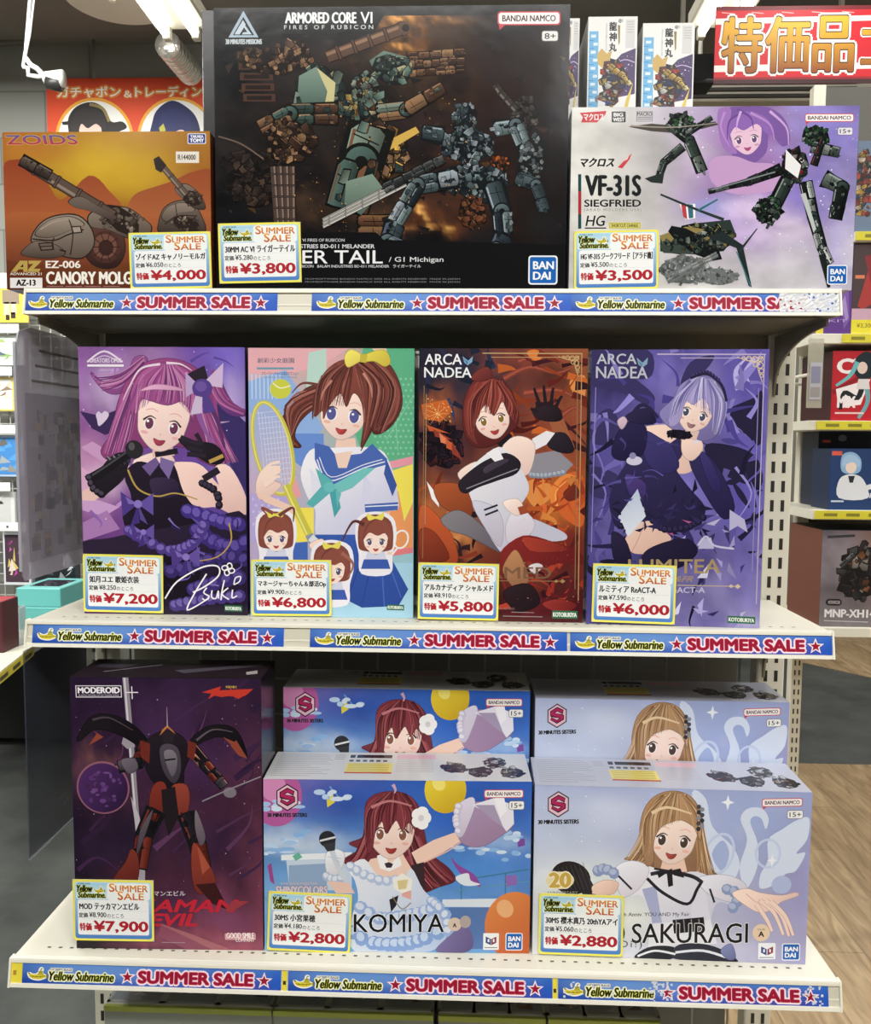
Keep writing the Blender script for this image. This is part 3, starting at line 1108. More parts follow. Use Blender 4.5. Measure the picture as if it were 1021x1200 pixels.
def gold_corner(A, x, y, s, col):
    for a, b, r in ((-.1, .1, .1), (-.32, .12, .12), (-.12, .34, .12), (-.55, .08, .09), (-.06, .56, .09), (-.28, .3, .1), (-.75, .06, .06), (-.05, .75, .06)):
        A.ring(col, x + a * s, y + b * s, r * s, r * s, .035 * s, n=12)
    A.L(col, [x - s, y + .02 * s, x - .4 * s, y + .2 * s, x, y], .03 * s)
    A.L(col, [x - .02 * s, y + s, x - .2 * s, y + .4 * s, x, y], .03 * s)


def locks(A, g0, g1, n, cols, w, seed=1):
    """hair or flame strokes fanned between two guide lines"""
    rr = random.Random(seed)
    m = min(len(g0), len(g1))
    for k in range(n):
        t = (k + rr.random()) / n
        l = [g0[i] + (g1[i] - g0[i]) * t + rr.uniform(-1.5, 1.5) for i in range(m)]
        A.L(tone(cols[rr.randrange(len(cols))], rr.uniform(.75, 1.15)), l, w * rr.uniform(.5, 1.1), w * .15)


def wisps(A, n, cols, box, L, w, seed, ang=(0, 6.28)):
    """scattered curved brush strokes"""
    rr = random.Random(seed)
    for k in range(n):
        x, y = rr.uniform(box[0], box[2]), rr.uniform(box[1], box[3])
        a = rr.uniform(*ang); b = a + rr.uniform(-1.2, 1.2)
        l1, l2 = L * rr.uniform(.3, .7), L * rr.uniform(.2, .6)
        x1, y1 = x + l1 * math.cos(a), y + l1 * math.sin(a)
        A.L(tone(cols[rr.randrange(len(cols))], rr.uniform(.7, 1.2)), [x, y, x1, y1, x1 + l2 * math.cos(b), y1 + l2 * math.sin(b)], w * rr.uniform(.7, 2.2), w * .08)


def shards(A, n, cols, box, r, seed):
    rr = random.Random(seed)
    for k in range(n):
        x, y = rr.uniform(box[0], box[2]), rr.uniform(box[1], box[3])
        a = rr.uniform(0, 6.28); q = r * rr.uniform(.4, 1.2)
        A.P(tone(cols[rr.randrange(len(cols))], rr.uniform(.6, 1.2)), [x, y, x + q * math.cos(a), y + q * math.sin(a), x + q * .5 * math.cos(a + .6), y + q * .5 * math.sin(a + .6)])

Q = {
 'A': [(3.8, 155), (246.4, 154.2), (248, 340), (7, 340)],
 'B': [(251.3, 9), (667, 6), (664, 339.5), (253, 339.5)],
 'C': [(670.6, 125.7), (1005.7, 124.3), (1000, 341), (666.5, 340.5)],
 'D': [(96, 406.7), (289, 407), (287.5, 721.3), (95.3, 718.8)],
 'E': [(293.5, 408), (486, 408.5), (484, 724.5), (291.5, 722)],
 'F': [(491.7, 408.3), (688, 409), (684, 730), (489.3, 726.7)],
 'G': [(692.6, 409.7), (897.2, 409.7), (891, 736.5), (689.5, 731)],
 'H': [(90.8, 793.7), (310.5, 796), (302.8, 1113.7), (83.6, 1111)],
 'I': [(310.6, 912.5), (622, 917), (622.7, 1117.6), (310.3, 1114)],
 'J': [(626, 917), (949, 932), (945, 1130.4), (625.3, 1118.3)],
}
bA = Box('model_kit_box', 'orange desert box with grey cannon vehicles on the top shelf', Q['A'], 'top', 0.1, '6b3a26', 0.0215, mat_=WRAP)
bB = Box('model_kit_box', 'large black box with battle robots in the middle of the top shelf', Q['B'], 'top', 0.13, '15151a', 0.0225, mat_=WRAP)
bC = Box('model_kit_box', 'white and violet box with green robot and jet on the top shelf', Q['C'], 'top', 0.11, 'd5d4d2', 0.0215, mat_=WRAP)
bD = Box('model_kit_box', 'purple box with pink-haired singer, leftmost of the middle row', Q['D'], 'middle', 0.09, '4a2a5e')
bE = Box('model_kit_box', 'pastel box with brown-haired tennis girl in the middle row', Q['E'], 'middle', 0.09, '3f9a94')
bF = Box('model_kit_box', 'dark red flame box with red-haired girl in white in the middle row', Q['F'], 'middle', 0.09, '20202c')
bG = Box('model_kit_box', 'violet box with pale lilac-haired girl in dark dress in the middle row', Q['G'], 'middle', 0.09, '6d67a0')
bH = Box('model_kit_box', 'dark purple upright box with red and black armoured figure', Q['H'], 'bottom', 0.08, '1c1420')
bI = Box('model_kit_box', 'blue sky box with red-haired girl holding a microphone, in front of its twin', Q['I'], 'bottom', 0.085, 'c9cdd4')
bJ = Box('model_kit_box', 'pale lilac box with light-brown-haired girl and swan, in front of its twin', Q['J'], 'bottom', 0.085, 'b9bfd8')
CARDS = [
 ([(152, 273), (248, 271), (248.5, 338), (153, 338.5)], bA, 'ゾイドAZ キャノリーモルガ', '¥6.050', '¥4,000', 'price card reading ¥4,000 on the orange desert box'),
 ([(256, 262), (353, 260), (354, 331), (258, 332)], bB, '30MM AC VI ライガーテイル', '¥5.280', '¥3,800', 'price card reading ¥3,800 on the large black robot box'),
 ([(673, 271), (772, 269), (773, 338.5), (674, 340)], bC, 'HG VF-31S ジークフリード［アラド機］', '¥5.500', '¥3,500', 'price card reading ¥3,500 on the white and violet robot box'),
 ([(98.3, 649), (191.8, 651), (190, 718.5), (96, 716.6)], bD, '如月ユエ 歌姫衣装', '¥8.250', '¥7,200', 'price card reading ¥7,200 on the purple singer box'),
 ([(295, 655.7), (388.7, 656.3), (388.7, 722.7), (295, 720.7)], bE, 'マネージャーちゃん＆部活Op', '¥9.900', '¥6,800', 'price card reading ¥6,800 on the pastel tennis box'),
 ([(490.3, 659), (584.7, 661), (584, 727.7), (489.3, 725)], bF, 'アルカナディア シャルメド', '¥8.910', '¥5,800', 'price card reading ¥5,800 on the dark red flame box'),
 ([(694.2, 660), (792.6, 663), (791, 732.7), (693.4, 727.7)], bG, 'ルミティア ReACT-A', '¥7.590', '¥6,000', 'price card reading ¥6,000 on the violet box'),
 ([(85, 1030.5), (180.5, 1032), (179.8, 1103.4), (85.9, 1101.5)], bH, 'MOD テッカマンエビル', '¥8.900', '¥7,900', 'price card reading ¥7,900 on the dark purple box'),
 ([(312.5, 1044), (411, 1048.6), (409.3, 1116.5), (312.5, 1114)], bI, '30MS 小宮果穂', '¥4.180', '¥2,800', 'price card reading ¥2,800 on the blue sky box'),
 ([(632, 1046.6), (731.6, 1050), (730, 1121), (631, 1118)], bJ, '30MS 櫻木真乃 20thYAアイ', '¥5.060', '¥2,880', 'price card reading ¥2,880 on the pale lilac box'),
]
for c in CARDS: price_card(*c)

# ---------------------------------------------------------------- print of the orange desert box
A = bA.art
A.at(0, 0, 3.158)
A.part('illustration')
A.field(blobs(['a25a28', 'a8772a', '5a2c20', '5c2e20'], [(.45, .2, .33, .2, 'cda832', 1), (.62, .28, .22, .14, 'c9a12c', .8), (.15, .1, .2, .1, 'b57630', .8), (.2, .52, .3, .08, 'a75a30', .6), (.5, .6, .4, .12, '9a4c2c', .7), (.95, .3, .12, .3, '9a5a24', .6)], .08, 5), 60, 44)
A.S(('8f4027', 'a35a35', (100, 580), (100, 780)), [14, 620, 60, 590, 120, 600, 180, 680, 230, 740, 330, 650, 400, 700, 430, 790, 14, 800])
A.S(('94492a', 'a4603a', (600, 640), (600, 780)), [470, 780, 500, 720, 580, 690, 640, 670, 720, 635, 790, 640, 790, 800, 500, 800])
A.S(('a86038', '6a3526', (300, 790), (300, 1000)), [14, 800, 200, 786, 400, 800, 790, 790, 790, 950, 400, 980, 14, 960])
GB = ['6d5b4f', '7d6c60', '5c4c44', '897a6c', '4b3d38', '9a8b7c']
DKV = '2b221e'
def hull(c0, c1, l): 
    n = len(l) // 2
    cx, cy = sum(l[0::2]) / n, sum(l[1::2]) / n
    A.S(DKV, [v for i in range(n) for v in (cx + (l[2 * i] - cx) * 1.04, cy + (l[2 * i + 1] - cy) * 1.06)])
    A.S((c0, c1, (0, min(l[1::2])), (0, max(l[1::2]))), l)
hull('5c3c34', '2e1e1c', [310, 900, 340, 840, 400, 830, 450, 860, 462, 930, 430, 985, 370, 990, 325, 960])
A.E('4a302a', 390, 915, 58, 60); A.E('6e4a3e', 388, 912, 44, 46); A.E('3a2622', 392, 918, 28, 30)
for t in range(10): A.L('2e1e1c', [390 + 20 * math.cos(t * .63), 915 + 20 * math.sin(t * .63), 390 + 56 * math.cos(t * .63), 915 + 58 * math.sin(t * .63)], 3)
hull('8a7c70', '4c3f38', [330, 800, 380, 770, 470, 770, 530, 810, 560, 840, 540, 880, 470, 880, 400, 850, 340, 840])
plates(A, 450, 815, 90, 46, 14, GB, 2, DKV, .5)
barrel(A, 420, 800, 110, 610, 38, '5a4a42', '8a7a6e', DKV, 4)
mech(A, [80, 590, 190, 650], 50, 46, ['4c403a', '5c5048', '75685e'], 4, '1e1816')
hull('6f635a', '4a3e38', [256, 745, 300, 728, 360, 760, 430, 800, 410, 812, 330, 780, 280, 768])
hull('8d8175', '5a4d45', [116, 890, 150, 830, 210, 800, 290, 800, 338, 850, 345, 910, 300, 955, 220, 945, 160, 925])
hull('9a8d80', '6a5d53', [130, 868, 180, 818, 260, 803, 312, 832, 260, 852, 190, 878])
A.L(DKV, [120, 885, 200, 890, 250, 870, 310, 850], 5); A.L(DKV, [180, 940, 200, 880], 4); A.L(DKV, [260, 945, 270, 865, 255, 810], 4); A.L('a59888', [150, 850, 200, 822, 260, 812], 4, 2)
hull('75685e', '453a34', [78, 935, 130, 895, 200, 905, 240, 940, 180, 958, 100, 950])
A.P(DKV, [140, 900, 196, 896, 200, 926, 150, 930]); A.P('6a5d53', [146, 904, 190, 901, 193, 922, 154, 925]); A.L(DKV, [148, 914, 192, 911], 4); A.P(DKV, [262, 838, 300, 836, 306, 862, 270, 866]); A.P('a09385', [268, 842, 296, 840, 300, 858, 274, 861]); A.L(DKV, [220, 925, 244, 932], 6)
hull('6f635a', '3c322d', [590, 820, 610, 770, 660, 745, 710, 752, 745, 800, 750, 860, 600, 862])
hull('8a7d72', '5a4e46', [600, 800, 630, 762, 690, 752, 720, 780, 660, 790, 620, 820]); A.L(DKV, [610, 830, 660, 800, 730, 800], 4); A.L(DKV, [650, 755, 662, 850], 3)
plates(A, 690, 830, 60, 30, 9, GB, 12, DKV, .5)
hull('7d7066', '40352f', [650, 700, 690, 682, 740, 720, 760, 770, 720, 770, 680, 740])
plates(A, 715, 735, 42, 32, 8, GB, 13, DKV, .5)
barrel(A, 690, 720, 590, 600, 20, '5f5048', '8d7d70', DKV, 3)
A.P('2e2624', [570, 590, 590, 578, 618, 612, 598, 640, 578, 628])
A.part('series_lettering')
A.X('ZOIDS', 24, 500, 292, 535, ('4a5a96', 'b8323a', (0, 500), (0, 535)), .04, shear=-.12, outline='c8a06a', ow=.05)
A.part('title_lettering')
A.X('EZ-006', 167, 966, 297, 994, 'ece6dc', .05)
A.X('CANORY MOLGA', 168, 1006, 520, 1054, 'f0ece4', .05)
A.part('series_logo')
A.P('b49b52', [38, 1008, 72, 966, 100, 966, 100, 1008, 84, 1008, 84, 998, 66, 998, 58, 1008])
A.P('2a1814', [72, 990, 84, 978, 84, 990])
A.P('b49b52', [104, 966, 152, 966, 140, 980, 122, 996, 148, 996, 142, 1008, 100, 1008, 104, 996, 122, 978, 104, 978])
A.X('ADVANCED 21', 34, 1010, 152, 1020, 'dcd6cc', .04)
A.R('e6e3e2', 34, 1030, 154, 1068)
A.X('AZ-13', 56, 1036, 130, 1060, '17171a', .07)
A.part('maker_logo')
A.R('d9dcea', 696, 495, 764, 534, 5)
A.R('2c3a86', 699, 498, 761, 531, 4)
A.X('TAKARA', 706, 501, 755, 512, 'eef0f6', .06)
A.X('TOMY', 704, 514, 757, 528, 'eef0f6', .08)
A.part('price_sticker')
A.R('e4ddd2', 653, 562, 738, 604)
A.X('R144000', 660, 573, 726, 593, '4a4440', .03)
A.part('small_print')
for k in range(4): A.L('a88', [170 + k * 70, 1062, 232 + k * 70, 1062], 2)
bA.done()

# ---------------------------------------------------------------- print of the large black robot box
A = bB.art
A.at(230, 0, 2.269)
A.part('illustration')
A.field(blobs(['131419', '19171a', '121317', '151518'], [(.35, .35, .25, .2, '2c2420', .8), (.62, .2, .13, .09, '5a4028', .6), (.57, .07, .08, .05, '8a5a30', .7), (.8, .3, .15, .2, '2e1e1b', .9), (.45, .7, .2, .1, '4a3626', .7), (.65, .78, .08, .06, '7a4424', .8), (.64, .79, .025, .03, 'e8b060', 1), (.565, .065, .02, .025, 'e0a050', 1), (.1, .45, .12, .12, '221d1c', .8), (.72, .66, .12, .12, '4a2c20', .7), (.93, .6, .1, .3, '1c1817', .8)], .6, 8, 3), 110, 90)
rb = random.Random(21)
for k in range(60):
    x, y = rb.uniform(60, 980), rb.uniform(90, 600)
    s = rb.uniform(6, 30)
    A.P(rb.choice(['2b221e', '211c1b', '3a2b22', '302722', '1a181a', '44321f']), [x, y, x + s * rb.uniform(.5, 1.6), y + s * rb.uniform(-.5, .3), x + s * rb.uniform(.4, 1.2), y + s * rb.uniform(.3, 1)])
TE = ['3f5650', '55706a', '6d867c', '2f4340', '87998c', '3a4a48', 'b9b48c']
BR_ = ['5c4234', '7a5640', '4a362c', '8c6a50', '3a2c28', 'a5805e']
# rear machine with shoulder guns
for y in range(5):
    A.R('4a332a', 110 + y * 4, 135 + y * 28, 200 + y * 3, 155 + y * 28); A.R('241a18', 120 + y * 4, 140 + y * 28, 190 + y * 3, 151 + y * 28)
plates(A, 215, 150, 110, 55, 26, BR_, 31, '1a1514', .4)
barrel(A, 350, 150, 560, 72, 30, '5a4236', '8e6f58', '1c1614', 5)
A.E('5c4436', 556, 74, 17, 17); A.E('1c1412', 558, 74, 10, 10)
for y in (150, 172, 194): mech(A, [560, y, 715, y - 12], 24, 22, BR_, y, '1c1514')
plates(A, 330, 240, 70, 75, 24, TE, 32, '14191a', .5)
A.P(('7d9488', '3c544e', (320, 180), (320, 300)), [275, 200, 320, 176, 352, 215, 340, 300, 290, 290, 272, 240])
A.P('c6c08e', [322, 178, 372, 218, 365, 300, 338, 306, 350, 240])
A.P(('6f867c', '31443f', (520, 130), (520, 230)), [462, 160, 500, 134, 560, 150, 575, 190, 540, 225, 480, 200])
plates(A, 520, 185, 60, 44, 14, TE, 33, '14191a', .5)
plates(A, 445, 285, 75, 60, 30, TE + ['b59a5a', '8a5a3a'], 34, '121617', .5)
plates(A, 445, 226, 34, 40, 16, ['8fa294', '6d867c', '4a2f28', 'b59a5a', 'aab5a4'], 99, '14181a', .7)
mech(A, [380, 300, 250, 300, 170, 340], 66, 44, TE[:4] + BR_, 35, '131212')
mech(A, [480, 300, 560, 290, 660, 230], 54, 34, TE + BR_, 36, '131212')
plates(A, 480, 400, 90, 80, 40, BR_ + ['d0a050', '3b4a46', 'e0b85a'], 37, '151313', .45)
A.P('c9a552', [505, 375, 585, 335, 595, 350, 520, 395])
mech(A, [470, 330, 440, 430, 400, 560], 130, 120, TE[:5] + BR_[:2], 38, '131413')
A.P(('7c9184', '4f6258', (440, 470), (440, 560)), [400, 480, 470, 460, 500, 500, 440, 570, 395, 540])
mech(A, [430, 600, 550, 600], 60, 70, BR_ + ['8a6b3a'], 98, '171411')
plates(A, 250, 370, 75, 60, 26, BR_, 39, '171312', .5)
plates(A, 160, 470, 100, 80, 36, ['2e2724', '3a302b', '241f1d', '4a3b32'], 40, '121011', .45)
for k in range(4): barrel(A, 205 + k * 17, 440, 215 + k * 14, 590, 15, '4a3d38', '857064', '151212', 5)
A.L('6a5a4e', [60, 360, 120, 380, 180, 420], 4)
# front machine, slate blue
BL_ = ['4a5a60', '62747a', '7c9092', '394750', '2c363e', '8fa0a6', 'aab6c0']
plates(A, 870, 310, 40, 60, 18, ['33302e', '4a4442', '6a625c'], 41, '141415', .5)
barrel(A, 830, 270, 795, 225, 18, '3a3632', '746a62', '141415', 3)
barrel(A, 850, 290, 805, 240, 18, '3a3632', '746a62', '141415', 3)
plates(A, 715, 310, 36, 45, 16, BL_, 42, '14181b', .5)
plates(A, 720, 385, 80, 50, 34, BL_, 43, '14181b', .45)
plates(A, 806, 434, 32, 26, 10, ['c0652e', '8a4a28', '5a3a2c'], 96, '171411', .6)
mech(A, [660, 360, 600, 350], 56, 40, BL_, 44, '14181b')
mech(A, [790, 340, 850, 330, 890, 430], 50, 40, BL_, 45, '14181b')
plates(A, 895, 420, 34, 70, 16, ['7a8488', '9aa4a8', '5a646a'], 46, '16181a', .5)
plates(A, 740, 480, 95, 50, 34, BL_, 47, '14181b', .45)
mech(A, [700, 470, 590, 490, 530, 590], 58, 44, BL_, 48, '14181b')
mech(A, [530, 590, 510, 640, 560, 660], 60, 44, BL_[:5] + ['5d5d7c'], 49, '14181b')
mech(A, [790, 480, 815, 560, 820, 620], 62, 52, BL_, 50, '14181b')
mech(A, [820, 620, 800, 660, 850, 690], 56, 40, BL_[:5] + ['6a6a86'], 51, '14181b')
mech(A, [850, 470, 905, 490, 930, 560], 44, 34, BL_[:5], 52, '14181b')
plates(A, 735, 560, 40, 45, 18, ['7a4a34', '5a3a2c', '8c5a3c'], 97, '171411', .5)
for k in (-1, 0, 1): barrel(A, 560, 480 + k * 9, 338, 592 + k * 9, 9, '8d8c88', 'c9c8c2', '191a1c', 5)
mech(A, [500, 500, 660, 420], 30, 24, ['3a3d40', '55585a', '717476'], 53, '141415')
A.specks(160, 5, 'd9a35c', .6, 2.4, (250, 250, 760, 620))
A.P('101114', [52, 14, 225, 14, 205, 45, 225, 80, 195, 122, 52, 130])
A.P('111216', [215, 14, 990, 14, 990, 40, 500, 42, 470, 90, 225, 92])
A.P('111215', [52, 616, 480, 616, 500, 636, 640, 640, 985, 650, 985, 768, 52, 768])
A.part('series_logo')
A.P('a9bccc', [128, 28, 168, 98, 88, 98]); A.P('1b2028', [128, 44, 156, 92, 100, 92]); A.P('c3d2de', [127, 52, 134, 64, 118, 90, 104, 90])
A.P('c3d2de', [132, 66, 150, 90, 124, 90, 127, 84, 138, 84, 129, 70]); A.E('1b2028', 128, 82, 3)
A.X('30 MINUTES MISSIONS', 80, 102, 177, 116, 'c3ccd2', .07)
A.part('title_lettering')
A.part('series_lettering')
A.X('ARMORED CORE', 238, 32, 428, 62, 'f2f4f4', .05)
A.X('VI', 438, 32, 470, 62, 'f2f4f4', .02)
A.X('FIRES OF RUBICON', 236, 66, 472, 77, 'cfd4d6', .02, spacing=1.6)
A.part('title_lettering')
A.X('TIGER TAIL', 176, 664, 498, 700, 'e9eaee', .015)
A.X('/ G1 Michigan', 514, 682, 660, 699, 'd9dade', .01)
A.part('subtitle_lettering')
A.X('BALAM INDUSTRIES BD-011 MELANDER', 176, 648, 476, 659, 'd9dade', .03)
A.X('ARMORED CORE VI FIRES OF RUBICON', 190, 633, 396, 641, 'c9cace', .02)
A.X('ARMORED CORE VI FIRES OF RUBICON   BALAM INDUSTRIES BD-011 MELANDER   ライガーテイル', 120, 702, 600, 711, 'c9cace', .02)
A.part('small_print')
for y in (742, 750):
    A.X('FROMSOFTWARE BANDAI NAMCO 2025 ALL RIGHTS RESERVED  MADE IN JAPAN', 290, y - 3, 704, y + 2, '8a8b90', 0)
bandai(A, 890, 682, 960, 752)
bandai_namco(A, 800, 32, 966, 68)
age_mark(A, '8+', 918, 84, 959, 109, 'e2e2e0')
bB.done()
tw = Box('model_kit_box', 'second black robot box, its edge showing behind the first', [(237, 11), (640, 9), (640, 345), (240, 345)], 'top', 0.06, '17181c', 0.16, edge='6a6a6e')
tw.done()

# ---------------------------------------------------------------- print of the white and violet box
A = bC.art
A.at(640, 0, 2.68)
A.part('illustration')
A.field(blobs(['c9c8c4', '7f70b4', 'cfcec8', 'bdbac0'], [(.62, .2, .2, .25, '9a6cb4', .9), (.5, .42, .16, .18, '8a62ac', .8), (.92, .12, .14, .2, '8a80cc', .9), (.72, .42, .08, .1, 'c48ac4', .7), (.85, .5, .16, .22, '7468b4', .9), (.6, .66, .2, .16, 'b49ad0', .8), (.5, .56, .1, .08, '7a8ed0', .7), (.78, .68, .1, .08, 'e4d4ec', .7), (.66, .56, .1, .06, 'dcc8e6', .6), (.42, .25, .08, .16, 'd6c4e0', .6), (.06, .5, .24, .8, 'd2d1cd', .95), (.7, .9, .3, .12, 'cfccd4', .8), (.97, .75, .06, .25, 'a9a0cc', .8)], .3, 5, 5), 90, 64)
A.specks(240, 8, 'f6f2fb', .5, 3.2, (430, 345, 975, 800))
# violet girl in the stars, hair mass and shoulders only
A.S('7a5aa0', [560, 350, 620, 335, 700, 340, 750, 380, 765, 440, 740, 460, 700, 420, 690, 480, 640, 520, 600, 510, 570, 450])
A.S('c09ac8', [520, 500, 590, 490, 650, 510, 720, 520, 740, 590, 600, 610, 520, 570])
A.S('9c74b8', [540, 345, 580, 345, 570, 420, 600, 480, 560, 470, 540, 410])
face(A, 628, 432, 92, -6, 'e3bfd6', 'c894b8', '6a4a78', 'a84a78')
A.S('8c66b2', [572, 430, 580, 370, 630, 350, 690, 370, 710, 420, 690, 420, 660, 390, 620, 410, 592, 400])
strands(A, ['b48acc', '6c4a92', 'c8a4da'], [[640, 355, 700, 390, 716, 440], [620, 352, 575, 380, 568, 440], [700, 350, 752, 400, 760, 455], [560, 352, 548, 400, 575, 460], [600, 345, 640, 370, 650, 405], [610, 350, 600, 380, 596, 410]], 9)
GR = ['2c3a36', '3d4d47', '55635c', '222b2a', '707c76', '1a2020', 'a8b2ae']
# flying machine, top left
A.P('4b4640', [258, 398, 330, 388, 420, 396, 530, 382, 540, 392, 430, 420, 330, 412])
mech(A, [380, 385, 450, 440, 490, 540], 34, 40, GR, 61, '15191a'); mech(A, [430, 460, 370, 510, 350, 570], 30, 24, GR, 62, '15191a')
plates(A, 425, 385, 46, 34, 18, GR + ['4d8a50'], 63, '15191a', .5)
mech(A, [440, 420, 520, 370], 24, 16, GR, 64, '15191a'); A.P('26302e', [310, 560, 372, 540, 366, 576, 330, 572])
A.L('9a928a', [265, 395, 400, 400, 540, 386], 5, 2)
# jet, lower middle
A.P('2b3834', [360, 740, 480, 700, 580, 690, 600, 740, 560, 790, 420, 800, 360, 790])
plates(A, 500, 745, 95, 44, 40, GR + ['8a8a58', 'b0a878'], 65, '141819', .45)
A.P('8c7e4c', [358, 740, 440, 712, 500, 720, 440, 750, 370, 770]); A.P('3a4640', [358, 765, 430, 750, 520, 770, 470, 800, 370, 795])
plates(A, 470, 765, 110, 34, 26, ['2c3a36', '3d4d47', '55635c', '222b2a', '8c7e4c', '707c76'], 95, '141819', .5)
A.P('f0f0f0', [420, 640, 470, 640, 470, 685, 440, 690]); A.P('b8404a', [425, 640, 440, 645, 445, 690, 432, 680]); A.P('3a6a7c', [445, 640, 462, 642, 464, 684, 450, 686])
A.L('2a3634', [360, 610, 480, 660, 560, 690], 6, 10); A.L('2f6a74', [480, 660, 540, 626], 7, 5)
A.P('232c2e', [500, 740, 600, 780, 640, 900, 650, 905, 620, 770, 560, 730]); A.L('3c7a80', [600, 790, 646, 900], 3); A.L('2a3634', [610, 790, 665, 718], 9, 3)
# grey drawing of the kit, bottom
plates(A, 440, 850, 90, 48, 34, ['8d9292', 'a8adad', '767b7c', 'c0c4c4'], 66, '5c6162', .5)
plates(A, 540, 870, 70, 30, 16, ['9a9fa0', 'b4b8b8', '84898a'], 67, '6c7172', .5)
mech(A, [380, 880, 540, 800], 30, 10, ['9a9fa0', 'b4b8b8', '84898a'], 68, '6c7172')
# standing machine, right
mech(A, [740, 530, 640, 570, 510, 602], 40, 10, ['2b3032', '454c4e', '6c7476', '1d2224'], 69, '111415')
A.L('7d8688', [520, 596, 720, 540], 4)
plates(A, 780, 520, 44, 56, 30, GR + ['d8d8d8', 'b04048'], 70, '111415', .5)
plates(A, 845, 430, 50, 34, 22, GR + ['3f8a4a', '2f6a3a'], 71, '111415', .5)
mech(A, [830, 460, 920, 480], 40, 34, GR, 72, '111415'); mech(A, [870, 560, 930, 590, 910, 690], 60, 44, GR, 73, '111415')
mech(A, [760, 560, 720, 640, 690, 700], 48, 50, GR, 74, '111415'); plates(A, 695, 660, 46, 44, 20, GR + ['46784e'], 75, '111415', .5)
mech(A, [815, 570, 840, 680, 870, 780, 895, 830], 44, 30, GR + ['c9d0ce', 'e6eaea'], 76, '111415')
A.P('b9c0be', [800, 610, 815, 606, 850, 720, 842, 730]); A.P('e6e6e8', [752, 470, 800, 520, 790, 560, 750, 530])
A.L('1d2322', [870, 800, 893, 905], 22, 10)
mech(A, [840, 520, 870, 430], 26, 20, GR + ['b04048'], 77, '111415')
A.part('title_lettering')
A.P('1e4a4a', [101, 546, 111, 546, 111, 718, 101, 718]); A.P('a8303a', [101, 600, 111, 600, 111, 672, 101, 672])
A.X('VF-31S', 122, 548, 300, 616, '1d2022', .05)
A.X('SIEGFRIED', 120, 626, 299, 649, '1d2022', .05)
A.X('(ARAD MÖLDERS USE)', 120, 652, 300, 665, '8a8a8a', .01, spacing=1.4)
A.X('HG', 124, 676, 188, 710, '1d2022', .02, shear=.2)
A.R('1d2022', 122, 714, 190, 718)
A.part('series_lettering')
A.X('マクロス', 108, 494, 216, 524, '1d2022', .06, shear=.3)
A.P('c94048', [225, 525, 270, 480, 262, 500, 240, 528]); A.P('e8c8cc', [238, 508, 262, 486, 256, 500])
A.part('form_tag')
A.R('d9d070', 198, 698, 298, 718); A.R('6a6630', 200, 700, 296, 716); A.R('d9d070', 201, 701, 295, 715)
A.X('SHORTCUT CHANGE', 206, 703, 290, 713, '2a2a1c', .03)
A.part('series_logo')
A.P('c2343c', [106, 354, 190, 348, 186, 360, 160, 384, 110, 384, 116, 368]); A.X('マクロス', 118, 356, 182, 378, 'f4eeee', .03)
A.R('4a4a4c', 206, 350, 250, 384, 2); A.X('BIG', 212, 354, 242, 366, 'f0f0f0', .06); A.X('WEST', 210, 369, 246, 381, 'f0f0f0', .05)
A.frame('5a5a5c', 284, 350, 334, 381, 1.5); A.X('MACRO', 286, 352, 332, 364, '4a4a4c', .03)
for y in (368, 374): A.L('5a5a5c', [287, y, 331, y], 2)
bandai(A, 890, 837, 947, 893)
bandai_namco(A, 810, 358, 963, 384)
age_mark(A, '15+', 914, 402, 959, 424, 'e4e0ec')
bC.done()

# ---------------------------------------------------------------- print of the purple singer box
A = bD.art
A.at(0, 340, 2.727)
A.part('illustration')
A.field(blobs(['8a5a9c', '5d4aa8', '7a3f86', '4a3a86'], [(.2, .1, .2, .12, '9a6ab0', .8), (.16, .16, .12, .08, 'd9c4e4', .6), (.4, .05, .2, .06, 'b48ac0', .7), (.92, .22, .1, .2, 'c9b4e0', .8), (.9, .05, .12, .1, '6a58c0', .8), (.06, .42, .12, .1, 'c78ab8', .8), (.12, .5, .14, .08, 'e6c8e2', .8), (.08, .6, .1, .06, 'b07ab0', .8), (.05, .75, .12, .12, '5a3a78', .8), (.75, .92, .3, .1, '55408c', .8), (.95, .5, .08, .14, '3f3378', .9), (.9, .97, .2, .06, '9c78b4', .8)], .22, 4, 11), 50, 76)
for l, c in (([262, 560, 330, 610, 262, 640], 'd9a8cc'), ([262, 650, 380, 690, 330, 720, 262, 700], 'caa0d0'), ([300, 480, 420, 560, 380, 580, 262, 500], 'c89ac6'), ([262, 740, 340, 700, 380, 760, 262, 800], 'a87ab4'), ([700, 420, 788, 480, 788, 560, 720, 500], '4a3a80')): A.P(c, l)
A.P('3d2c58', [262, 385, 330, 400, 380, 380, 400, 440, 340, 460, 300, 440]); A.S('d9c8e2', [313, 395, 322, 385, 330, 392, 342, 384, 354, 394, 345, 412, 322, 432, 316, 412])
A.P('3a2f66', [700, 330, 788, 420, 788, 640, 740, 560, 690, 470])
A.rich = True
wisps(A, 20, ['c9a8d8', '8a62ac', 'b48ac8', '5a4596'], (262, 190, 788, 760), 90, 9, 4)
A.specks(60, 6, 'f0e2f4', .8, 3, (265, 190, 785, 760))
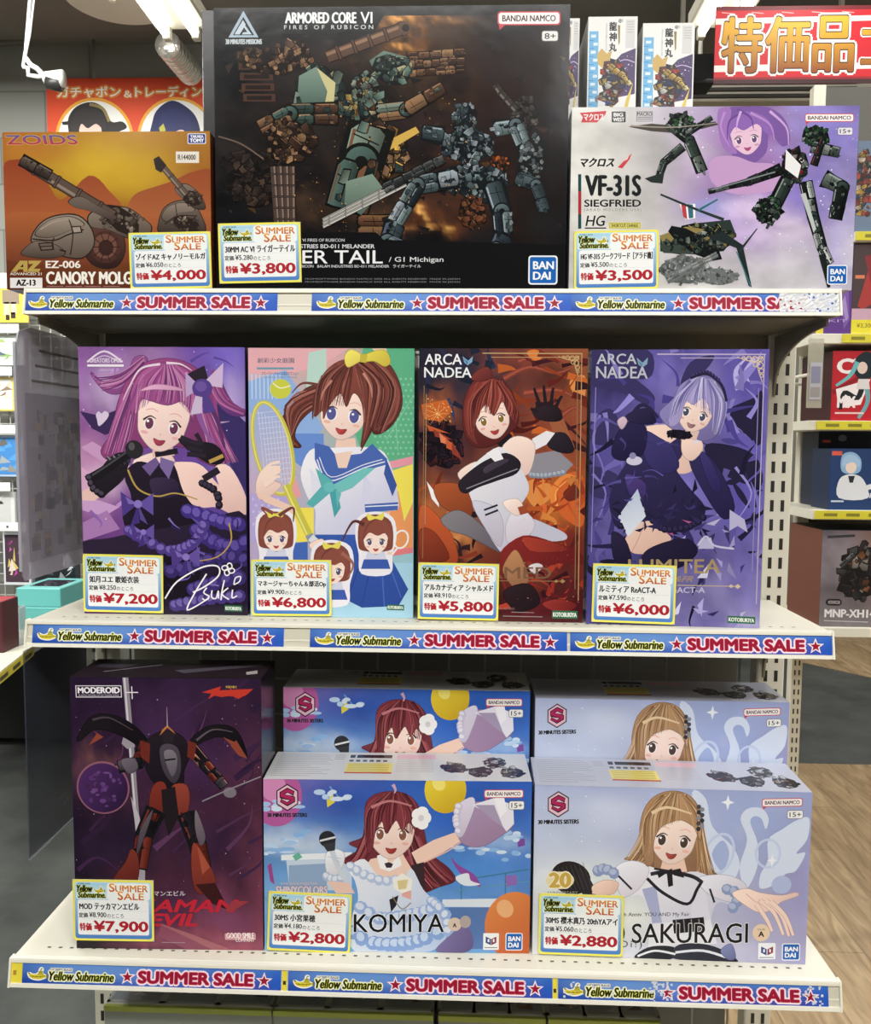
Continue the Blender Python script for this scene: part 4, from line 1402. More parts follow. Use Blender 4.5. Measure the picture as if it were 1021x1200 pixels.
# hair behind
HP = ['a4558f', 'b96ca4', '8f477f', 'c98ab8', '6f3a72']
A.S('9a5a98', [300, 268, 340, 320, 390, 330, 440, 285, 480, 230, 470, 210, 440, 215, 420, 250, 380, 282, 340, 290])
strands(A, ['d0a0c8', 'c184b6', '7c4484'], [[310, 275, 360, 300, 420, 265, 470, 225], [330, 300, 380, 310, 440, 270], [300, 262, 340, 292, 400, 272]], 9)
A.S('93487f', [430, 260, 500, 222, 580, 222, 650, 262, 690, 340, 710, 430, 740, 520, 700, 560, 640, 540, 590, 500, 460, 500, 400, 530, 350, 540, 325, 510, 360, 450, 385, 350])
A.S('7c4a8c', [690, 250, 720, 330, 760, 370, 788, 378, 788, 400, 740, 396, 700, 360, 672, 300])
strands(A, HP, [[400, 330, 372, 430, 340, 520], [420, 340, 400, 440, 380, 520], [690, 340, 705, 440, 760, 540], [670, 380, 690, 480, 720, 560], [700, 270, 740, 350, 788, 388], [660, 420, 668, 500, 690, 550]], 12)
locks(A, [430, 290, 375, 400, 332, 520], [450, 330, 430, 440, 405, 525], 26, HP, 9, 1)
locks(A, [640, 290, 700, 420, 765, 545], [630, 350, 655, 450, 680, 555], 26, HP, 9, 2)
locks(A, [470, 212, 390, 262, 305, 272], [470, 232, 400, 300, 335, 322], 14, HP, 8, 3)
locks(A, [690, 255, 730, 340, 788, 380], [672, 300, 705, 360, 780, 396], 12, HP, 8, 4)
# shoulders, arms
A.S('f0cfc6', [540, 560, 600, 545, 650, 560, 700, 620, 786, 690, 788, 712, 740, 712, 690, 690, 640, 690, 590, 660])
A.S('efcfc6', [690, 560, 735, 560, 780, 640, 788, 700, 740, 690, 700, 620])
A.P('e8c2ba', [262, 640, 300, 620, 345, 640, 300, 670, 262, 668])
A.S('f2d8d0', [430, 540, 520, 510, 560, 540, 540, 570, 450, 580])
# dress
A.S('241d2c', [400, 590, 440, 545, 500, 555, 530, 540, 560, 560, 585, 640, 625, 700, 660, 760, 620, 830, 520, 850, 430, 810, 390, 720, 420, 660])
A.S('2c2238', [340, 790, 440, 770, 640, 740, 788, 720, 788, 1038, 430, 1038, 380, 900, 262, 840, 262, 800])
A.S('382d48', [480, 600, 560, 600, 570, 650, 500, 660]); A.P('1a151f', [440, 850, 560, 830, 640, 900, 600, 1000, 480, 980])
A.L('b79a52', [410, 570, 440, 630, 500, 655, 560, 645, 630, 665], 6, 4); A.L('8c733c', [500, 520, 568, 512], 12)
frill(A, [590, 700, 660, 720, 720, 740, 780, 745], 26, '3f3080', '6c58ae')
frill(A, [620, 760, 680, 800, 740, 820, 788, 800], 28, '3a2c74', '5f4c9e')
frill(A, [400, 760, 470, 800, 540, 830, 620, 800, 660, 720], 20, '4c3a86', '7a66b4')
frill(A, [530, 900, 610, 880, 700, 850, 788, 860], 24, '352a66', '55448e')
frill(A, [600, 960, 700, 930, 788, 910], 26, '3a2e70', '5a4a92')
frill(A, [420, 870, 470, 860, 520, 885], 18, '2d2450', '493a76')
frill(A, [540, 1010, 640, 990, 780, 975], 22, '44357a', '7060a4')
A.L('b79a52', [730, 740, 735, 800, 690, 850, 610, 865], 5, 3)
for x, y, s in ((440, 680, 1), (590, 850, .9), (455, 770, .7)):
    A.P('4f3b86', [x, y, x - 55 * s, y - 40 * s, x - 50 * s, y + 40 * s]); A.P('6450a0', [x, y, x + 50 * s, y - 36 * s, x + 48 * s, y + 36 * s])
    A.P('7c68b6', [x, y, x - 40 * s, y - 24 * s, x - 30 * s, y]); A.P('43327a', [x, y, x - 26 * s, y + 70 * s, x + 4 * s, y + 60 * s]); A.P('5a478f', [x, y, x + 30 * s, y + 66 * s, x + 6 * s, y + 50 * s]); A.E('8a76c4', x, y, 13 * s, 13 * s)
# neck bow, face, bangs
A.P('e4bcb2', [490, 480, 550, 480, 560, 525, 490, 530]); A.L('26202a', [498, 522, 570, 510], 18); A.P('6f5a92', [500, 530, 455, 560, 480, 590, 512, 550]); A.P('7c68a0', [515, 530, 560, 545, 540, 600, 512, 560])
face(A, 522, 425, 152, 12, 'f5dcd4', 'e6aeb2', '6e3a58', 'b2455a', .04)
A.S('a85a94', [428, 400, 424, 330, 460, 262, 530, 232, 610, 258, 640, 330, 622, 420, 606, 372, 590, 352, 540, 366, 480, 350, 450, 345])
strands(A, ['c887b4', 'b56aa2', '8c4880', 'd6a2c6'], [[470, 270, 450, 330, 440, 390], [500, 250, 490, 310, 480, 350], [540, 245, 545, 310, 540, 362], [575, 250, 590, 310, 592, 352], [600, 262, 622, 320, 618, 400], [520, 246, 515, 300, 510, 355], [450, 300, 420, 370, 395, 420]], 11)
locks(A, [530, 238, 455, 280, 434, 395], [540, 236, 505, 300, 490, 352], 16, HP, 8, 5)
locks(A, [535, 236, 515, 300, 495, 354], [550, 236, 565, 300, 560, 362], 12, HP, 8, 6)
locks(A, [555, 238, 570, 300, 575, 356], [570, 240, 630, 310, 622, 405], 16, HP, 8, 7)
A.S('d9a5c8', [455, 320, 500, 300, 560, 305, 600, 320, 560, 318, 500, 316])
strands(A, ['e8d4e6'], [[520, 236, 460, 250, 425, 300, 400, 350], [540, 232, 585, 236, 620, 256]], 8)
strands(A, ['5a3468', '8c5a9c'], [[640, 300, 672, 360, 700, 420, 720, 500], [632, 360, 652, 430, 690, 500]], 22, 8)
# dark ribbon rosette in the hair
A.P('2b2430', [600, 270, 660, 240, 676, 300, 625, 330]); A.P('cdb6d8', [650, 300, 720, 232, 716, 310]); A.P('b9a0cc', [650, 310, 600, 262, 600, 340]); A.E('55408a', 652, 312, 32, 30); A.E('6c54a0', 648, 306, 18, 16)
A.P('c9b8d6', [630, 335, 612, 396, 650, 390, 652, 340]); A.P('54408a', [652, 338, 654, 392, 694, 384, 672, 336])
# gloved hands and the microphone
A.S('26222a', [330, 560, 372, 520, 420, 520, 410, 560, 395, 600, 350, 640, 320, 660, 300, 620])
for k in range(4): A.L('3a343e', [345 + k * 18, 530 - k * 3, 375 + k * 14, 560 - k * 4], 13, 9); A.L('8e8894', [346 + k * 18, 528 - k * 3, 356 + k * 17, 538 - k * 3], 4)
A.L('1d1b20', [280, 606, 340, 570, 420, 516], 34, 26); A.L('4b484e', [290, 592, 340, 560, 410, 512], 6); A.E('2b2a2e', 432, 506, 28, 30, -30); A.E('56545a', 424, 496, 10, 13)
frill(A, [285, 590, 300, 630, 330, 650], 14, '1f1b24', '4a4354')
A.S('26202a', [585, 470, 640, 480, 690, 490, 720, 530, 700, 552, 660, 545, 610, 510, 575, 478])
for l in ([580, 466, 640, 490], [600, 500, 650, 510], [630, 455, 650, 490], [600, 520, 660, 525]): A.L('2c2632', l, 15, 12)
A.L('b79a52', [670, 545, 715, 525], 12); A.L('2a2430', [650, 600, 700, 570], 22)
frill(A, [640, 610, 690, 640, 700, 690], 14, '201b26', '3c3448')
wisps(A, 15, ['6c58ae', '4c3a86', '8a76c4', '2a2250'], (520, 720, 788, 1030), 50, 6, 8)
A.rich = False
A.part('series_logo')
A.L('e6d8ec', [290, 230, 345, 196, 402, 230], 6, 6); A.L('d8c6e2', [300, 230, 345, 210, 394, 230], 3); A.L('f0e8f4', [290, 241, 405, 241], 7)
A.X('CREATORS OPUS', 296, 218, 398, 232, 'e6d8ec', .03); A.X('LUMINOUS STAGE', 326, 252, 372, 258, 'e0d0e8', 0)
A.part('signature')
A.L('f4f0f4', [520, 985, 560, 930, 640, 884, 690, 880, 694, 910, 650, 945, 610, 965], 5, 5)
A.L('f4f0f4', [655, 905, 620, 960, 592, 1012, 600, 1020, 660, 985], 5, 4)
A.L('f4f0f4', [655, 950, 645, 966, 662, 978, 650, 990, 640, 984], 4.5); A.L('f4f0f4', [672, 958, 670, 980, 684, 984, 692, 960, 692, 984], 4.5)
A.L('f4f0f4', [712, 925, 704, 960, 700, 990], 4.5); A.L('f4f0f4', [724, 950, 704, 970, 726, 988], 4.5); A.L('f4f0f4', [738, 956, 736, 982, 752, 976], 4.5)
A.L('f4f0f4', [742, 940, 748, 918, 764, 914, 760, 930, 742, 940], 4)
for t in range(4): A.ring('f4f0f4', 725 + 11 * math.cos(t * 1.571 + .4), 890 + 11 * math.sin(t * 1.571 + .4), 10, 8, 4, t * 90)
kit_tag(A, 711, 1006, 768, 1026, 2)
bD.done()

# ---------------------------------------------------------------- print of the pastel tennis box
A = bE.art
A.at(280, 380, 3.0)
A.part('illustration')
A.field(blobs(['dcb2b8', '67b28c', 'a9a2d2', 'a4cbe0'], [(.1, .3, .2, .14, '9bb2e0', .9), (.5, .05, .3, .06, 'e0a8b0', .9), (.9, .3, .2, .2, '5fae88', .9)], .02, 3), 30, 40)
A.P('e3adb5', [38, 85, 390, 85, 300, 140, 170, 180, 38, 170]); A.P('b7d6cc', [250, 100, 312, 86, 312, 200, 240, 230]); A.P('5fb088', [440, 85, 618, 85, 615, 458, 450, 490, 380, 300])
for r in range(14):
    for q in range(8): A.E('86c6a4', 480 + q * 18 + (r % 2) * 9, 190 + r * 20, 4.5, n=8)
A.P('e5c9b0', [470, 85, 520, 85, 540, 160]); A.L('86c6a4', [520, 400, 612, 250], 3); A.L('86c6a4', [540, 200, 560, 440], 3)
A.P('e59aaa', [480, 490, 612, 458, 612, 486, 480, 515]); A.P('f0e05e', [530, 512, 612, 486, 612, 620, 580, 690, 555, 600])
A.P('e89a62', [560, 580, 582, 690, 612, 620, 612, 800, 520, 810, 500, 690]); A.P('e27f86', [380, 810, 612, 780, 612, 800, 380, 836]); A.P('8fb0e2', [38, 200, 170, 160, 300, 360, 200, 470, 38, 300])
for k in range(8): A.L('c3d4f0', [52 + k * 14, 175, 52 + k * 14, 260], 4)
A.P('6a8fd4', [160, 380, 300, 380, 300, 560, 200, 480]); A.P('e5a0a8', [60, 560, 190, 500, 220, 600, 120, 640]); A.P('b3a6da', [38, 590, 170, 600, 190, 760, 38, 760])
for r in range(5):
    for q in range(5): A.E('c8bce6', 50 + q * 22 + (r % 2) * 10, 610 + r * 22, 5, n=8)
A.P('f0e05e', [180, 640, 262, 640, 262, 760, 186, 762]); A.P('4668b8', [150, 770, 240, 760, 240, 826, 150, 826]); A.P('a8d2e8', [38, 826, 612, 836, 612, 1033, 33, 1033])
A.rich = True
# figure: back hair, ponytail
HB = ['74403a', '8c5046', '5c322e', 'a0655a', '4c2a28']
A.S('6a3a35', [440, 110, 520, 130, 565, 200, 575, 280, 545, 345, 500, 380, 470, 372, 500, 300, 490, 200])
strands(A, HB, [[470, 120, 545, 200, 556, 290, 505, 372], [500, 140, 560, 230, 540, 330, 476, 368], [450, 120, 520, 210, 510, 320]], 16)
A.S('643833', [300, 215, 240, 222, 180, 290, 150, 340, 160, 395, 195, 428, 222, 425, 200, 390, 215, 345, 260, 300, 305, 280])
strands(A, HB, [[300, 215, 230, 205, 190, 240], [300, 230, 220, 270, 165, 360, 210, 425], [300, 250, 240, 300, 190, 380, 190, 410], [290, 240, 210, 240, 160, 300]], 12)
locks(A, [465, 115, 562, 220, 510, 378], [445, 130, 505, 230, 474, 368], 22, HB, 11, 1)
locks(A, [300, 212, 165, 280, 200, 428], [302, 262, 225, 310, 186, 392], 20, HB, 9, 2)
# body
A.P('eccabb', [345, 400, 410, 395, 420, 480, 330, 478])
A.S(('f0eff6', 'c9cbe6', (300, 450), (450, 700)), [250, 440, 320, 430, 480, 430, 530, 480, 560, 600, 550, 650, 450, 650, 458, 735, 300, 738, 268, 730, 268, 650, 240, 600, 218, 520])
A.P('d3d4ec', [440, 520, 470, 560, 450, 640, 458, 700, 420, 720]); A.P('dfe0f0', [250, 500, 300, 560, 290, 640, 262, 640])
A.P('e9c5b6', [455, 655, 530, 655, 525, 700, 470, 690])
A.P('4a67b2', [268, 412, 318, 424, 345, 460, 430, 450, 470, 415, 522, 468, 520, 488, 440, 510, 330, 560, 300, 545, 268, 470]); A.L('e6eaf6', [276, 470, 318, 545, 440, 500, 514, 478], 4); A.L('e6eaf6', [284, 462, 325, 532, 436, 490, 505, 470], 3)
A.P('3d57a0', [520, 470, 556, 560, 540, 600, 510, 520]); A.P('4a67b2', [442, 628, 560, 620, 558, 648, 444, 656]); A.L('e6eaf6', [444, 636, 560, 630], 4)
A.P('edcfc0', [338, 450, 400, 440, 380, 500, 350, 500])
A.P('5cb0b4', [270, 500, 330, 545, 330, 580, 260, 640, 236, 625, 290, 565]); A.P('74c2c2', [330, 560, 440, 500, 480, 500, 400, 570, 350, 590]); A.P('4ca2aa', [315, 565, 345, 575, 358, 640, 335, 675, 325, 620]); A.P('66b8bc', [340, 575, 360, 590, 345, 640]); A.E('6cbcbe', 318, 568, 20, 18)
A.P(('3a5cb0', '2f4a96', (300, 740), (300, 1000)), [268, 735, 460, 735, 470, 800, 530, 810, 595, 930, 560, 990, 430, 996, 360, 960, 300, 940, 250, 830]); strands(A, ['2c458c', '4c6cc0'], [[470, 810, 430, 990], [500, 815, 510, 992], [440, 800, 380, 960], [520, 820, 570, 960]], 6, 3)
# head
face(A, 368, 312, 155, 8, 'f6e0d5', 'e9b6a6', '5a5a96', 'c04a48', .02, 1.25)
A.S('84493f', [268, 320, 275, 230, 300, 175, 350, 132, 420, 120, 480, 150, 505, 220, 500, 300, 470, 370, 430, 430, 440, 340, 432, 270, 405, 240, 380, 288, 360, 240, 320, 285, 300, 330, 296, 300])
strands(A, HB, [[380, 130, 320, 190, 296, 300], [390, 128, 350, 200, 325, 280], [400, 128, 395, 200, 382, 284], [410, 128, 440, 220, 442, 340], [430, 130, 480, 220, 470, 350, 430, 440], [350, 140, 290, 210, 275, 320], [420, 128, 460, 190, 456, 320, 440, 400], [300, 180, 268, 260, 262, 330]], 13)
strands(A, ['b98074', 'c08a7c'], [[330, 190, 300, 230, 290, 270], [380, 180, 372, 210, 366, 240], [440, 170, 465, 215, 470, 260]], 9)
locks(A, [385, 130, 290, 190, 266, 325], [398, 130, 345, 200, 322, 284], 20, HB, 8, 3)
locks(A, [398, 130, 350, 200, 330, 284], [405, 130, 395, 210, 380, 284], 10, HB, 8, 4)
locks(A, [408, 130, 420, 200, 440, 280], [422, 128, 510, 215, 470, 372], 22, HB, 9, 5)
strands(A, ['b98074', 'c08a7c'], [[330, 195, 300, 235, 292, 265], [440, 170, 465, 215, 470, 255]], 9)
A.S('eadf6a', [395, 90, 425, 100, 440, 120, 420, 135, 385, 150, 375, 115]); A.S('d8cb52', [440, 110, 490, 92, 520, 95, 535, 130, 515, 148, 480, 130, 445, 130]); A.P('c4b646', [430, 105, 455, 105, 450, 135, 428, 132])
# racket, ball, hand
A.E('c3cfa8', 150, 226, 38, 34, n=24); A.E('c9cc4c', 152, 225, 36, 34, n=24); A.L('eef0c8', [125, 205, 150, 222, 186, 214], 4)
A.E(('9db0dc', 'c3b4cc', (60, 300), (180, 560)), 122, 432, 62, 158, -12)
for k in range(9): A.L('d5dcee', [72 + k * 12, 300 + k * 6, 92 + k * 12, 565 - (8 - k) * 5], 1.6)
for k in range(14): A.L('d5dcee', [64 + k * 4, 310 + k * 18, 152 + k * 4, 300 + k * 18], 1.6)
A.ring('c9c24e', 122, 432, 64, 164, 14, -12, 36); A.ring('e6e08a', 119, 430, 62, 162, 4, -12, 36)
A.L('c9c24e', [165, 560, 200, 640, 245, 735], 28, 26); A.L('e6e08a', [160, 560, 195, 640, 238, 735], 6); A.L('8f95b0', [245, 735, 275, 800], 28); A.L('d9dce4', [250, 745, 280, 770], 26)
A.S('f2d8cb', [60, 560, 80, 510, 130, 490, 150, 510, 120, 540, 150, 560, 110, 600, 70, 610]); 
for k in range(4): A.L('f4dccf', [80 + k * 4, 520 + k * 14, 112 + k * 6, 488 + k * 15, 146, 478 + k * 18], 13, 8); A.L('d9a898', [84 + k * 4, 528 + k * 14, 140, 490 + k * 17], 1.6)
A.P('eccab9', [55, 580, 110, 600, 200, 640, 190, 660, 90, 620]); A.S('f2d8cb', [245, 770, 290, 750, 300, 775, 270, 800])
A.rich = False
# three little figures
for x, y, s, lean in ((128, 735, 1.0, 0), (325, 850, 1.05, 0), (480, 745, 1.0, 0)):
    A.S('eceaf2', [x - 72 * s, y - 10 * s, x - 60 * s, y - 72 * s, x, y - 92 * s, x + 62 * s, y - 70 * s, x + 74 * s, y, x + 60 * s, y + 60 * s, x + 50 * s, y + 130 * s, x - 50 * s, y + 130 * s, x - 60 * s, y + 60 * s])
    A.P('d3d5ea', [x - 26 * s, y + 40 * s, x + 30 * s, y + 40 * s, x + 40 * s, y + 86 * s, x - 40 * s, y + 86 * s]); A.P('3f5cae', [x - 42 * s, y + 78 * s, x + 42 * s, y + 78 * s, x + 52 * s, y + 112 * s, x - 52 * s, y + 112 * s]); A.L('4a67b2', [x - 20 * s, y + 44 * s, x, y + 58 * s, x + 22 * s, y + 44 * s], 7)
    A.S('84493f', [x - 62 * s, y + 20 * s, x - 54 * s, y - 58 * s, x, y - 82 * s, x + 54 * s, y - 56 * s, x + 62 * s, y + 20 * s, x + 44 * s, y + 48 * s, x - 44 * s, y + 48 * s])
    face(A, x, y + 12 * s, 82 * s, 0, 'f6e0d5', 'e9b6a6', '5c5470', 'b04a48', .06, 1.1)
    A.S('8a4e43', [x - 52 * s, y + 20 * s, x - 50 * s, y - 44 * s, x, y - 66 * s, x + 50 * s, y - 44 * s, x + 52 * s, y + 16 * s, x + 34 * s, y - 14 * s, x + 6 * s, y - 6 * s, x - 24 * s, y - 16 * s])
    strands(A, HB, [[x, y - 66 * s, x - 30 * s, y - 40 * s, x - 46 * s, y + 10 * s], [x + 6, y - 66 * s, x + 30 * s, y - 44 * s, x + 48 * s, y + 6 * s]], 8 * s)
    A.S('e6da62', [x - 30 * s, y - 84 * s, x, y - 74 * s, x + 30 * s, y - 88 * s, x + 24 * s, y - 62 * s, x, y - 66 * s, x - 24 * s, y - 60 * s])
strands(A, HB, [[140, 668, 190, 640, 190, 690], [120, 660, 80, 640, 100, 668], [440, 700, 400, 690, 360, 760], [360, 800, 400, 840, 380, 890]], 14)
A.L('eec9b8', [520, 800, 545, 802], 10); A.ring('eef0f4', 570, 752, 24, 32, 6, 20); A.L('eef0f4', [556, 784, 538, 806], 6)
A.part('series_logo')
A.X('創彩少女庭園', 72, 118, 200, 136, '5a6478', .012); A.R('6f9ab0', 70, 151, 198, 158); A.X('マネージャーちゃん＆部活オプション', 86, 166, 214, 178, '5a6478', .012); A.X('TENNIS & TABLE TENNIS', 90, 182, 210, 188, '7a86a0', 0)
kit_tag(A, 519, 984, 580, 1004, 2)
bE.done()

# ---------------------------------------------------------------- print of the dark red flame box
A = bF.art
A.at(480, 380, 3.0)
A.part('illustration')
A.field(blobs(['1f2333', '8c4a34', '8a3e22', '4a1a22'], [(.1, .15, .2, .2, '1c2234', 1), (.35, .1, .2, .1, '22283a', .9), (.62, .04, .18, .05, '8a4434', .8), (.75, .1, .12, .05, '3a2024', .7), (.9, .1, .1, .1, 'a4603c', .7), (.12, .22, .1, .06, 'c06a32', .8), (.12, .35, .12, .1, '2a1e30', 1), (.85, .3, .14, .14, '9a4a30', .7), (.85, .55, .2, .12, 'cf7432', .9), (.1, .6, .14, .1, 'b06030', .9), (.35, .55, .2, .1, '8a6a56', .6), (.2, .75, .16, .06, '8a3c20', .9), (.28, .7, .08, .05, 'e09a5a', .7), (.25, .78, .1, .05, '2a1a1a', .9), (.9, .75, .2, .12, '7a2a24', .9), (.5, .95, .5, .1, '3c151d', .9), (.1, .95, .2, .06, '24141c', .8)], .3, 5, 17), 60, 90)
for l, w in (([330, 190, 420, 150, 520, 170, 600, 130], 22), ([380, 130, 470, 110, 560, 140], 18), ([400, 240, 520, 230, 600, 270], 26), ([520, 330, 580, 290, 612, 330], 20)): A.L('7a3a30', l, w, 4); A.L('a05040', l, w * .4, 2)
for l, c in (([410, 100, 440, 90, 470, 110, 440, 130], 'd97a3a'), ([560, 200, 612, 180, 612, 260, 580, 250], 'd98a4a'), ([500, 600, 560, 520, 612, 540, 612, 700, 560, 690, 520, 650], 'c9602e'), ([540, 590, 580, 560, 600, 600, 560, 620], '6a2a22'), ([400, 560, 480, 540, 500, 600, 440, 640], 'd88a48')): A.S(c, l)
A.L('e0853e', [515, 650, 505, 580, 550, 530, 600, 545], 26, 8); A.L('e9a05a', [520, 640, 515, 585, 555, 545], 8, 3)
A.rich = True
wisps(A, 30, ['7a3020', '9a4426', 'c2622e', '5a1e1c', '3a1820'], (300, 90, 612, 420), 110, 16, 3, (-.6, .8))
wisps(A, 35, ['c9602e', 'e08a44', '8a3420', '5a1e1c', 'b04a26'], (440, 480, 612, 760), 90, 14, 4)
wisps(A, 30, ['8a2a24', '5a1a20', 'a83e2c', '3a141c'], (300, 740, 612, 1030), 100, 16, 5)
wisps(A, 20, ['b0522e', '7a3222', 'd98048', '2a1a20'], (36, 560, 260, 830), 90, 14, 6)
wisps(A, 13, ['262c44', '1c2234', '343a58'], (40, 90, 330, 300), 90, 18, 7)
# dark fist and glowing shards, left
plates(A, 110, 420, 72, 80, 30, ['2c2032', '3a2838', '241a28', '5a2a30'], 81, '150f18', .6)
for k in range(5): A.P(['c05a34', '8c3a2c', 'd9805a'][k % 3], [60 + k * 22, 350 + k * 14, 140 + k * 12, 380 + k * 24, 70 + k * 20, 372 + k * 20])
A.P('c2622e', [42, 280, 130, 262, 150, 300, 110, 340, 50, 330]); A.specks(70, 3, 'f4c880', .7, 3, (50, 260, 150, 350))
for k in range(9): A.L('f2b870', [98, 312, 98 + 44 * math.cos(k * .7), 312 + 40 * math.sin(k * .7)], 2, .6)
A.S('c25a32', [36, 640, 80, 650, 150, 740, 170, 830, 120, 850, 60, 800, 36, 780]); A.S('8a3a26', [36, 720, 90, 730, 140, 820, 60, 838, 36, 820])
A.P('eeeef2', [60, 548, 100, 600, 104, 640, 78, 610]); A.S('a3522e', [90, 560, 180, 560, 220, 620, 210, 680, 150, 660, 100, 620])
# wings / cloth
A.S('7d7a80', [110, 680, 170, 650, 240, 690, 310, 770, 320, 800, 260, 770, 200, 740, 140, 720]); A.P('8c8a94', [400, 460, 520, 440, 575, 490, 540, 525, 410, 525]); frill(A, [420, 525, 480, 528, 550, 515], 12, '7f8696', 'a9b0be')
# arm with black glove, raised
A.P('9a5a3e', [490, 340, 540, 330, 580, 430, 530, 450]); A.S('2a2028', [430, 300, 470, 282, 520, 290, 535, 330, 500, 340, 450, 330])
for l in ([460, 290, 445, 250, 436, 222], [478, 284, 472, 240, 470, 214], [496, 284, 500, 240, 504, 222], [512, 290, 526, 262, 534, 250], [450, 305, 432, 298, 424, 294]): A.L('241b24', l, 14, 8)
A.S('2a222c', [480, 390, 545, 380, 578, 440, 540, 450, 490, 430]); A.P('e6e4ea', [430, 400, 480, 372, 510, 380, 480, 420, 440, 440])
# body
A.S('efd9cf', [330, 420, 380, 390, 440, 420, 420, 520, 370, 520, 330, 470]); A.S('efd9cf', [170, 520, 230, 480, 260, 500, 250, 560, 200, 560])
A.S(('e9e8ee', 'bfc0d4', (200, 500), (420, 720)), [200, 530, 260, 460, 330, 430, 400, 520, 420, 580, 390, 640, 410, 670, 460, 690, 545, 730, 548, 755, 480, 760, 420, 740, 370, 770, 330, 800, 300, 770, 260, 700, 220, 620])
A.S('c7c7d8', [220, 620, 300, 640, 330, 700, 320, 780, 270, 720]); A.S('d8d6e2', [380, 640, 440, 690, 420, 740, 350, 770, 340, 700])
A.S('2a242e', [176, 548, 230, 500, 280, 470, 340, 450, 388, 480, 376, 520, 310, 545, 240, 570, 200, 590, 178, 580]); A.S('443c4a', [262, 500, 320, 470, 350, 476, 300, 505, 266, 522]); A.L('8a8694', [200, 575, 300, 535, 380, 505], 4)
A.S('f2dfd6', [330, 620, 378, 610, 400, 640, 380, 670, 345, 650]); A.P('9a4a30', [380, 640, 412, 632, 416, 660, 390, 668]); 
A.L('2a2430', [262, 650, 310, 632], 7); A.L('2a2430', [266, 668, 312, 650], 7)
A.L('1e1a22', [310, 420, 352, 380], 28); A.P('eceaf0', [270, 450, 310, 430, 330, 470, 300, 480])
# hair and head
HR = ['7d3530', '92453c', '632a28', 'a8584c', '4e2224']
A.S('6a2e2c', [186, 330, 195, 250, 230, 195, 290, 185, 345, 215, 378, 290, 380, 350, 350, 380, 300, 420, 240, 430, 200, 400])
face(A, 290, 332, 118, -12, 'f5ddd2', 'e4a898', '8a6a2c', 'c0453e', .02)
A.S('86403a', [196, 350, 200, 260, 240, 198, 300, 192, 352, 230, 376, 300, 372, 345, 345, 312, 325, 270, 296, 320, 270, 280, 240, 320, 228, 380, 240, 420, 210, 395])
strands(A, HR, [[250, 200, 214, 280, 218, 380], [270, 196, 240, 260, 240, 320], [290, 194, 285, 250, 270, 290], [310, 198, 318, 250, 298, 312], [330, 208, 358, 270, 372, 340], [225, 215, 196, 290, 200, 370], [320, 200, 345, 250, 350, 300]], 12)
locks(A, [280, 196, 204, 270, 206, 395], [290, 196, 262, 260, 246, 318], 20, HR, 8, 1)
locks(A, [288, 196, 265, 250, 262, 305], [302, 196, 312, 260, 296, 318], 12, HR, 8, 2)
locks(A, [305, 198, 328, 250, 326, 278], [322, 202, 378, 290, 372, 348], 16, HR, 8, 3)
A.S('7a3834', [215, 190, 240, 160, 275, 150, 290, 185, 250, 200])
# red drapery
A.S('7d2626', [320, 800, 400, 740, 500, 760, 600, 800, 612, 840, 520, 840, 460, 860, 420, 830, 360, 850]); A.S('a03a2e', [400, 745, 500, 762, 560, 790, 480, 800, 420, 790]); A.S('5a1b22', [400, 1000, 480, 960, 560, 980, 612, 930, 612, 1040, 420, 1040])
A.S('8c2f2c', [470, 980, 530, 965, 590, 985, 560, 1010, 500, 1005]); A.S('b5825a', [330, 850, 370, 790, 400, 830, 420, 900, 380, 930, 340, 890]); A.S('2a1c22', [330, 940, 420, 910, 460, 980, 380, 1010]); A.S('d8d0d4', [420, 850, 450, 838, 470, 850, 440, 875])
A.L('7d2626', [330, 810, 320, 870, 340, 930], 18, 6); A.specks(90, 9, 'e89a5a', .5, 2.4, (380, 640, 600, 980))
A.rich = False
A.part('frame_lines')
GOLD = 'b79a6e'
A.L(GOLD, [256, 102, 604, 104], 4); A.L(GOLD, [286, 116, 590, 117], 2.4); A.L(GOLD, [602, 104, 596, 970], 3); A.L('8c7654', [588, 120, 584, 930], 2.4); A.L('8c7654', [52, 214, 46, 820], 2.4); A.L(GOLD, [60, 244, 54, 700], 2)
gold_corner(A, 592, 112, 72, 'c7a878'); A.L('8c6a4a', [300, 900, 550, 902], 3); A.P('a8845a', [510, 902, 518, 896, 526, 902, 518, 908]); A.P('a8845a', [530, 902, 540, 894, 550, 902, 540, 910]); A.L('9a9094', [360, 1012, 440, 1014], 2.4); A.L('9a9094', [330, 1026, 470, 1029], 2.4)
A.part('title_lettering')
A.X('ARCA', 54, 104, 184, 142, 'eceef2', .02); A.X('NADEA', 52, 150, 218, 186, 'eceef2', .02, slope=1); A.part('name_lettering')
A.X('CHARMED', 100, 848, 500, 890, '7a5a44', .02, slope=4); A.X('TO READER', 314, 996, 372, 1003, '8a7a7c', 0)
A.part('bird_emblem')
A.P('7fa8c8', [186, 112, 206, 128, 222, 112, 220, 132, 204, 144, 192, 134]); A.P('4f7aa2', [190, 120, 206, 132, 202, 142])
kit_tag(A, 504, 1006, 594, 1034, 2)
bF.done()

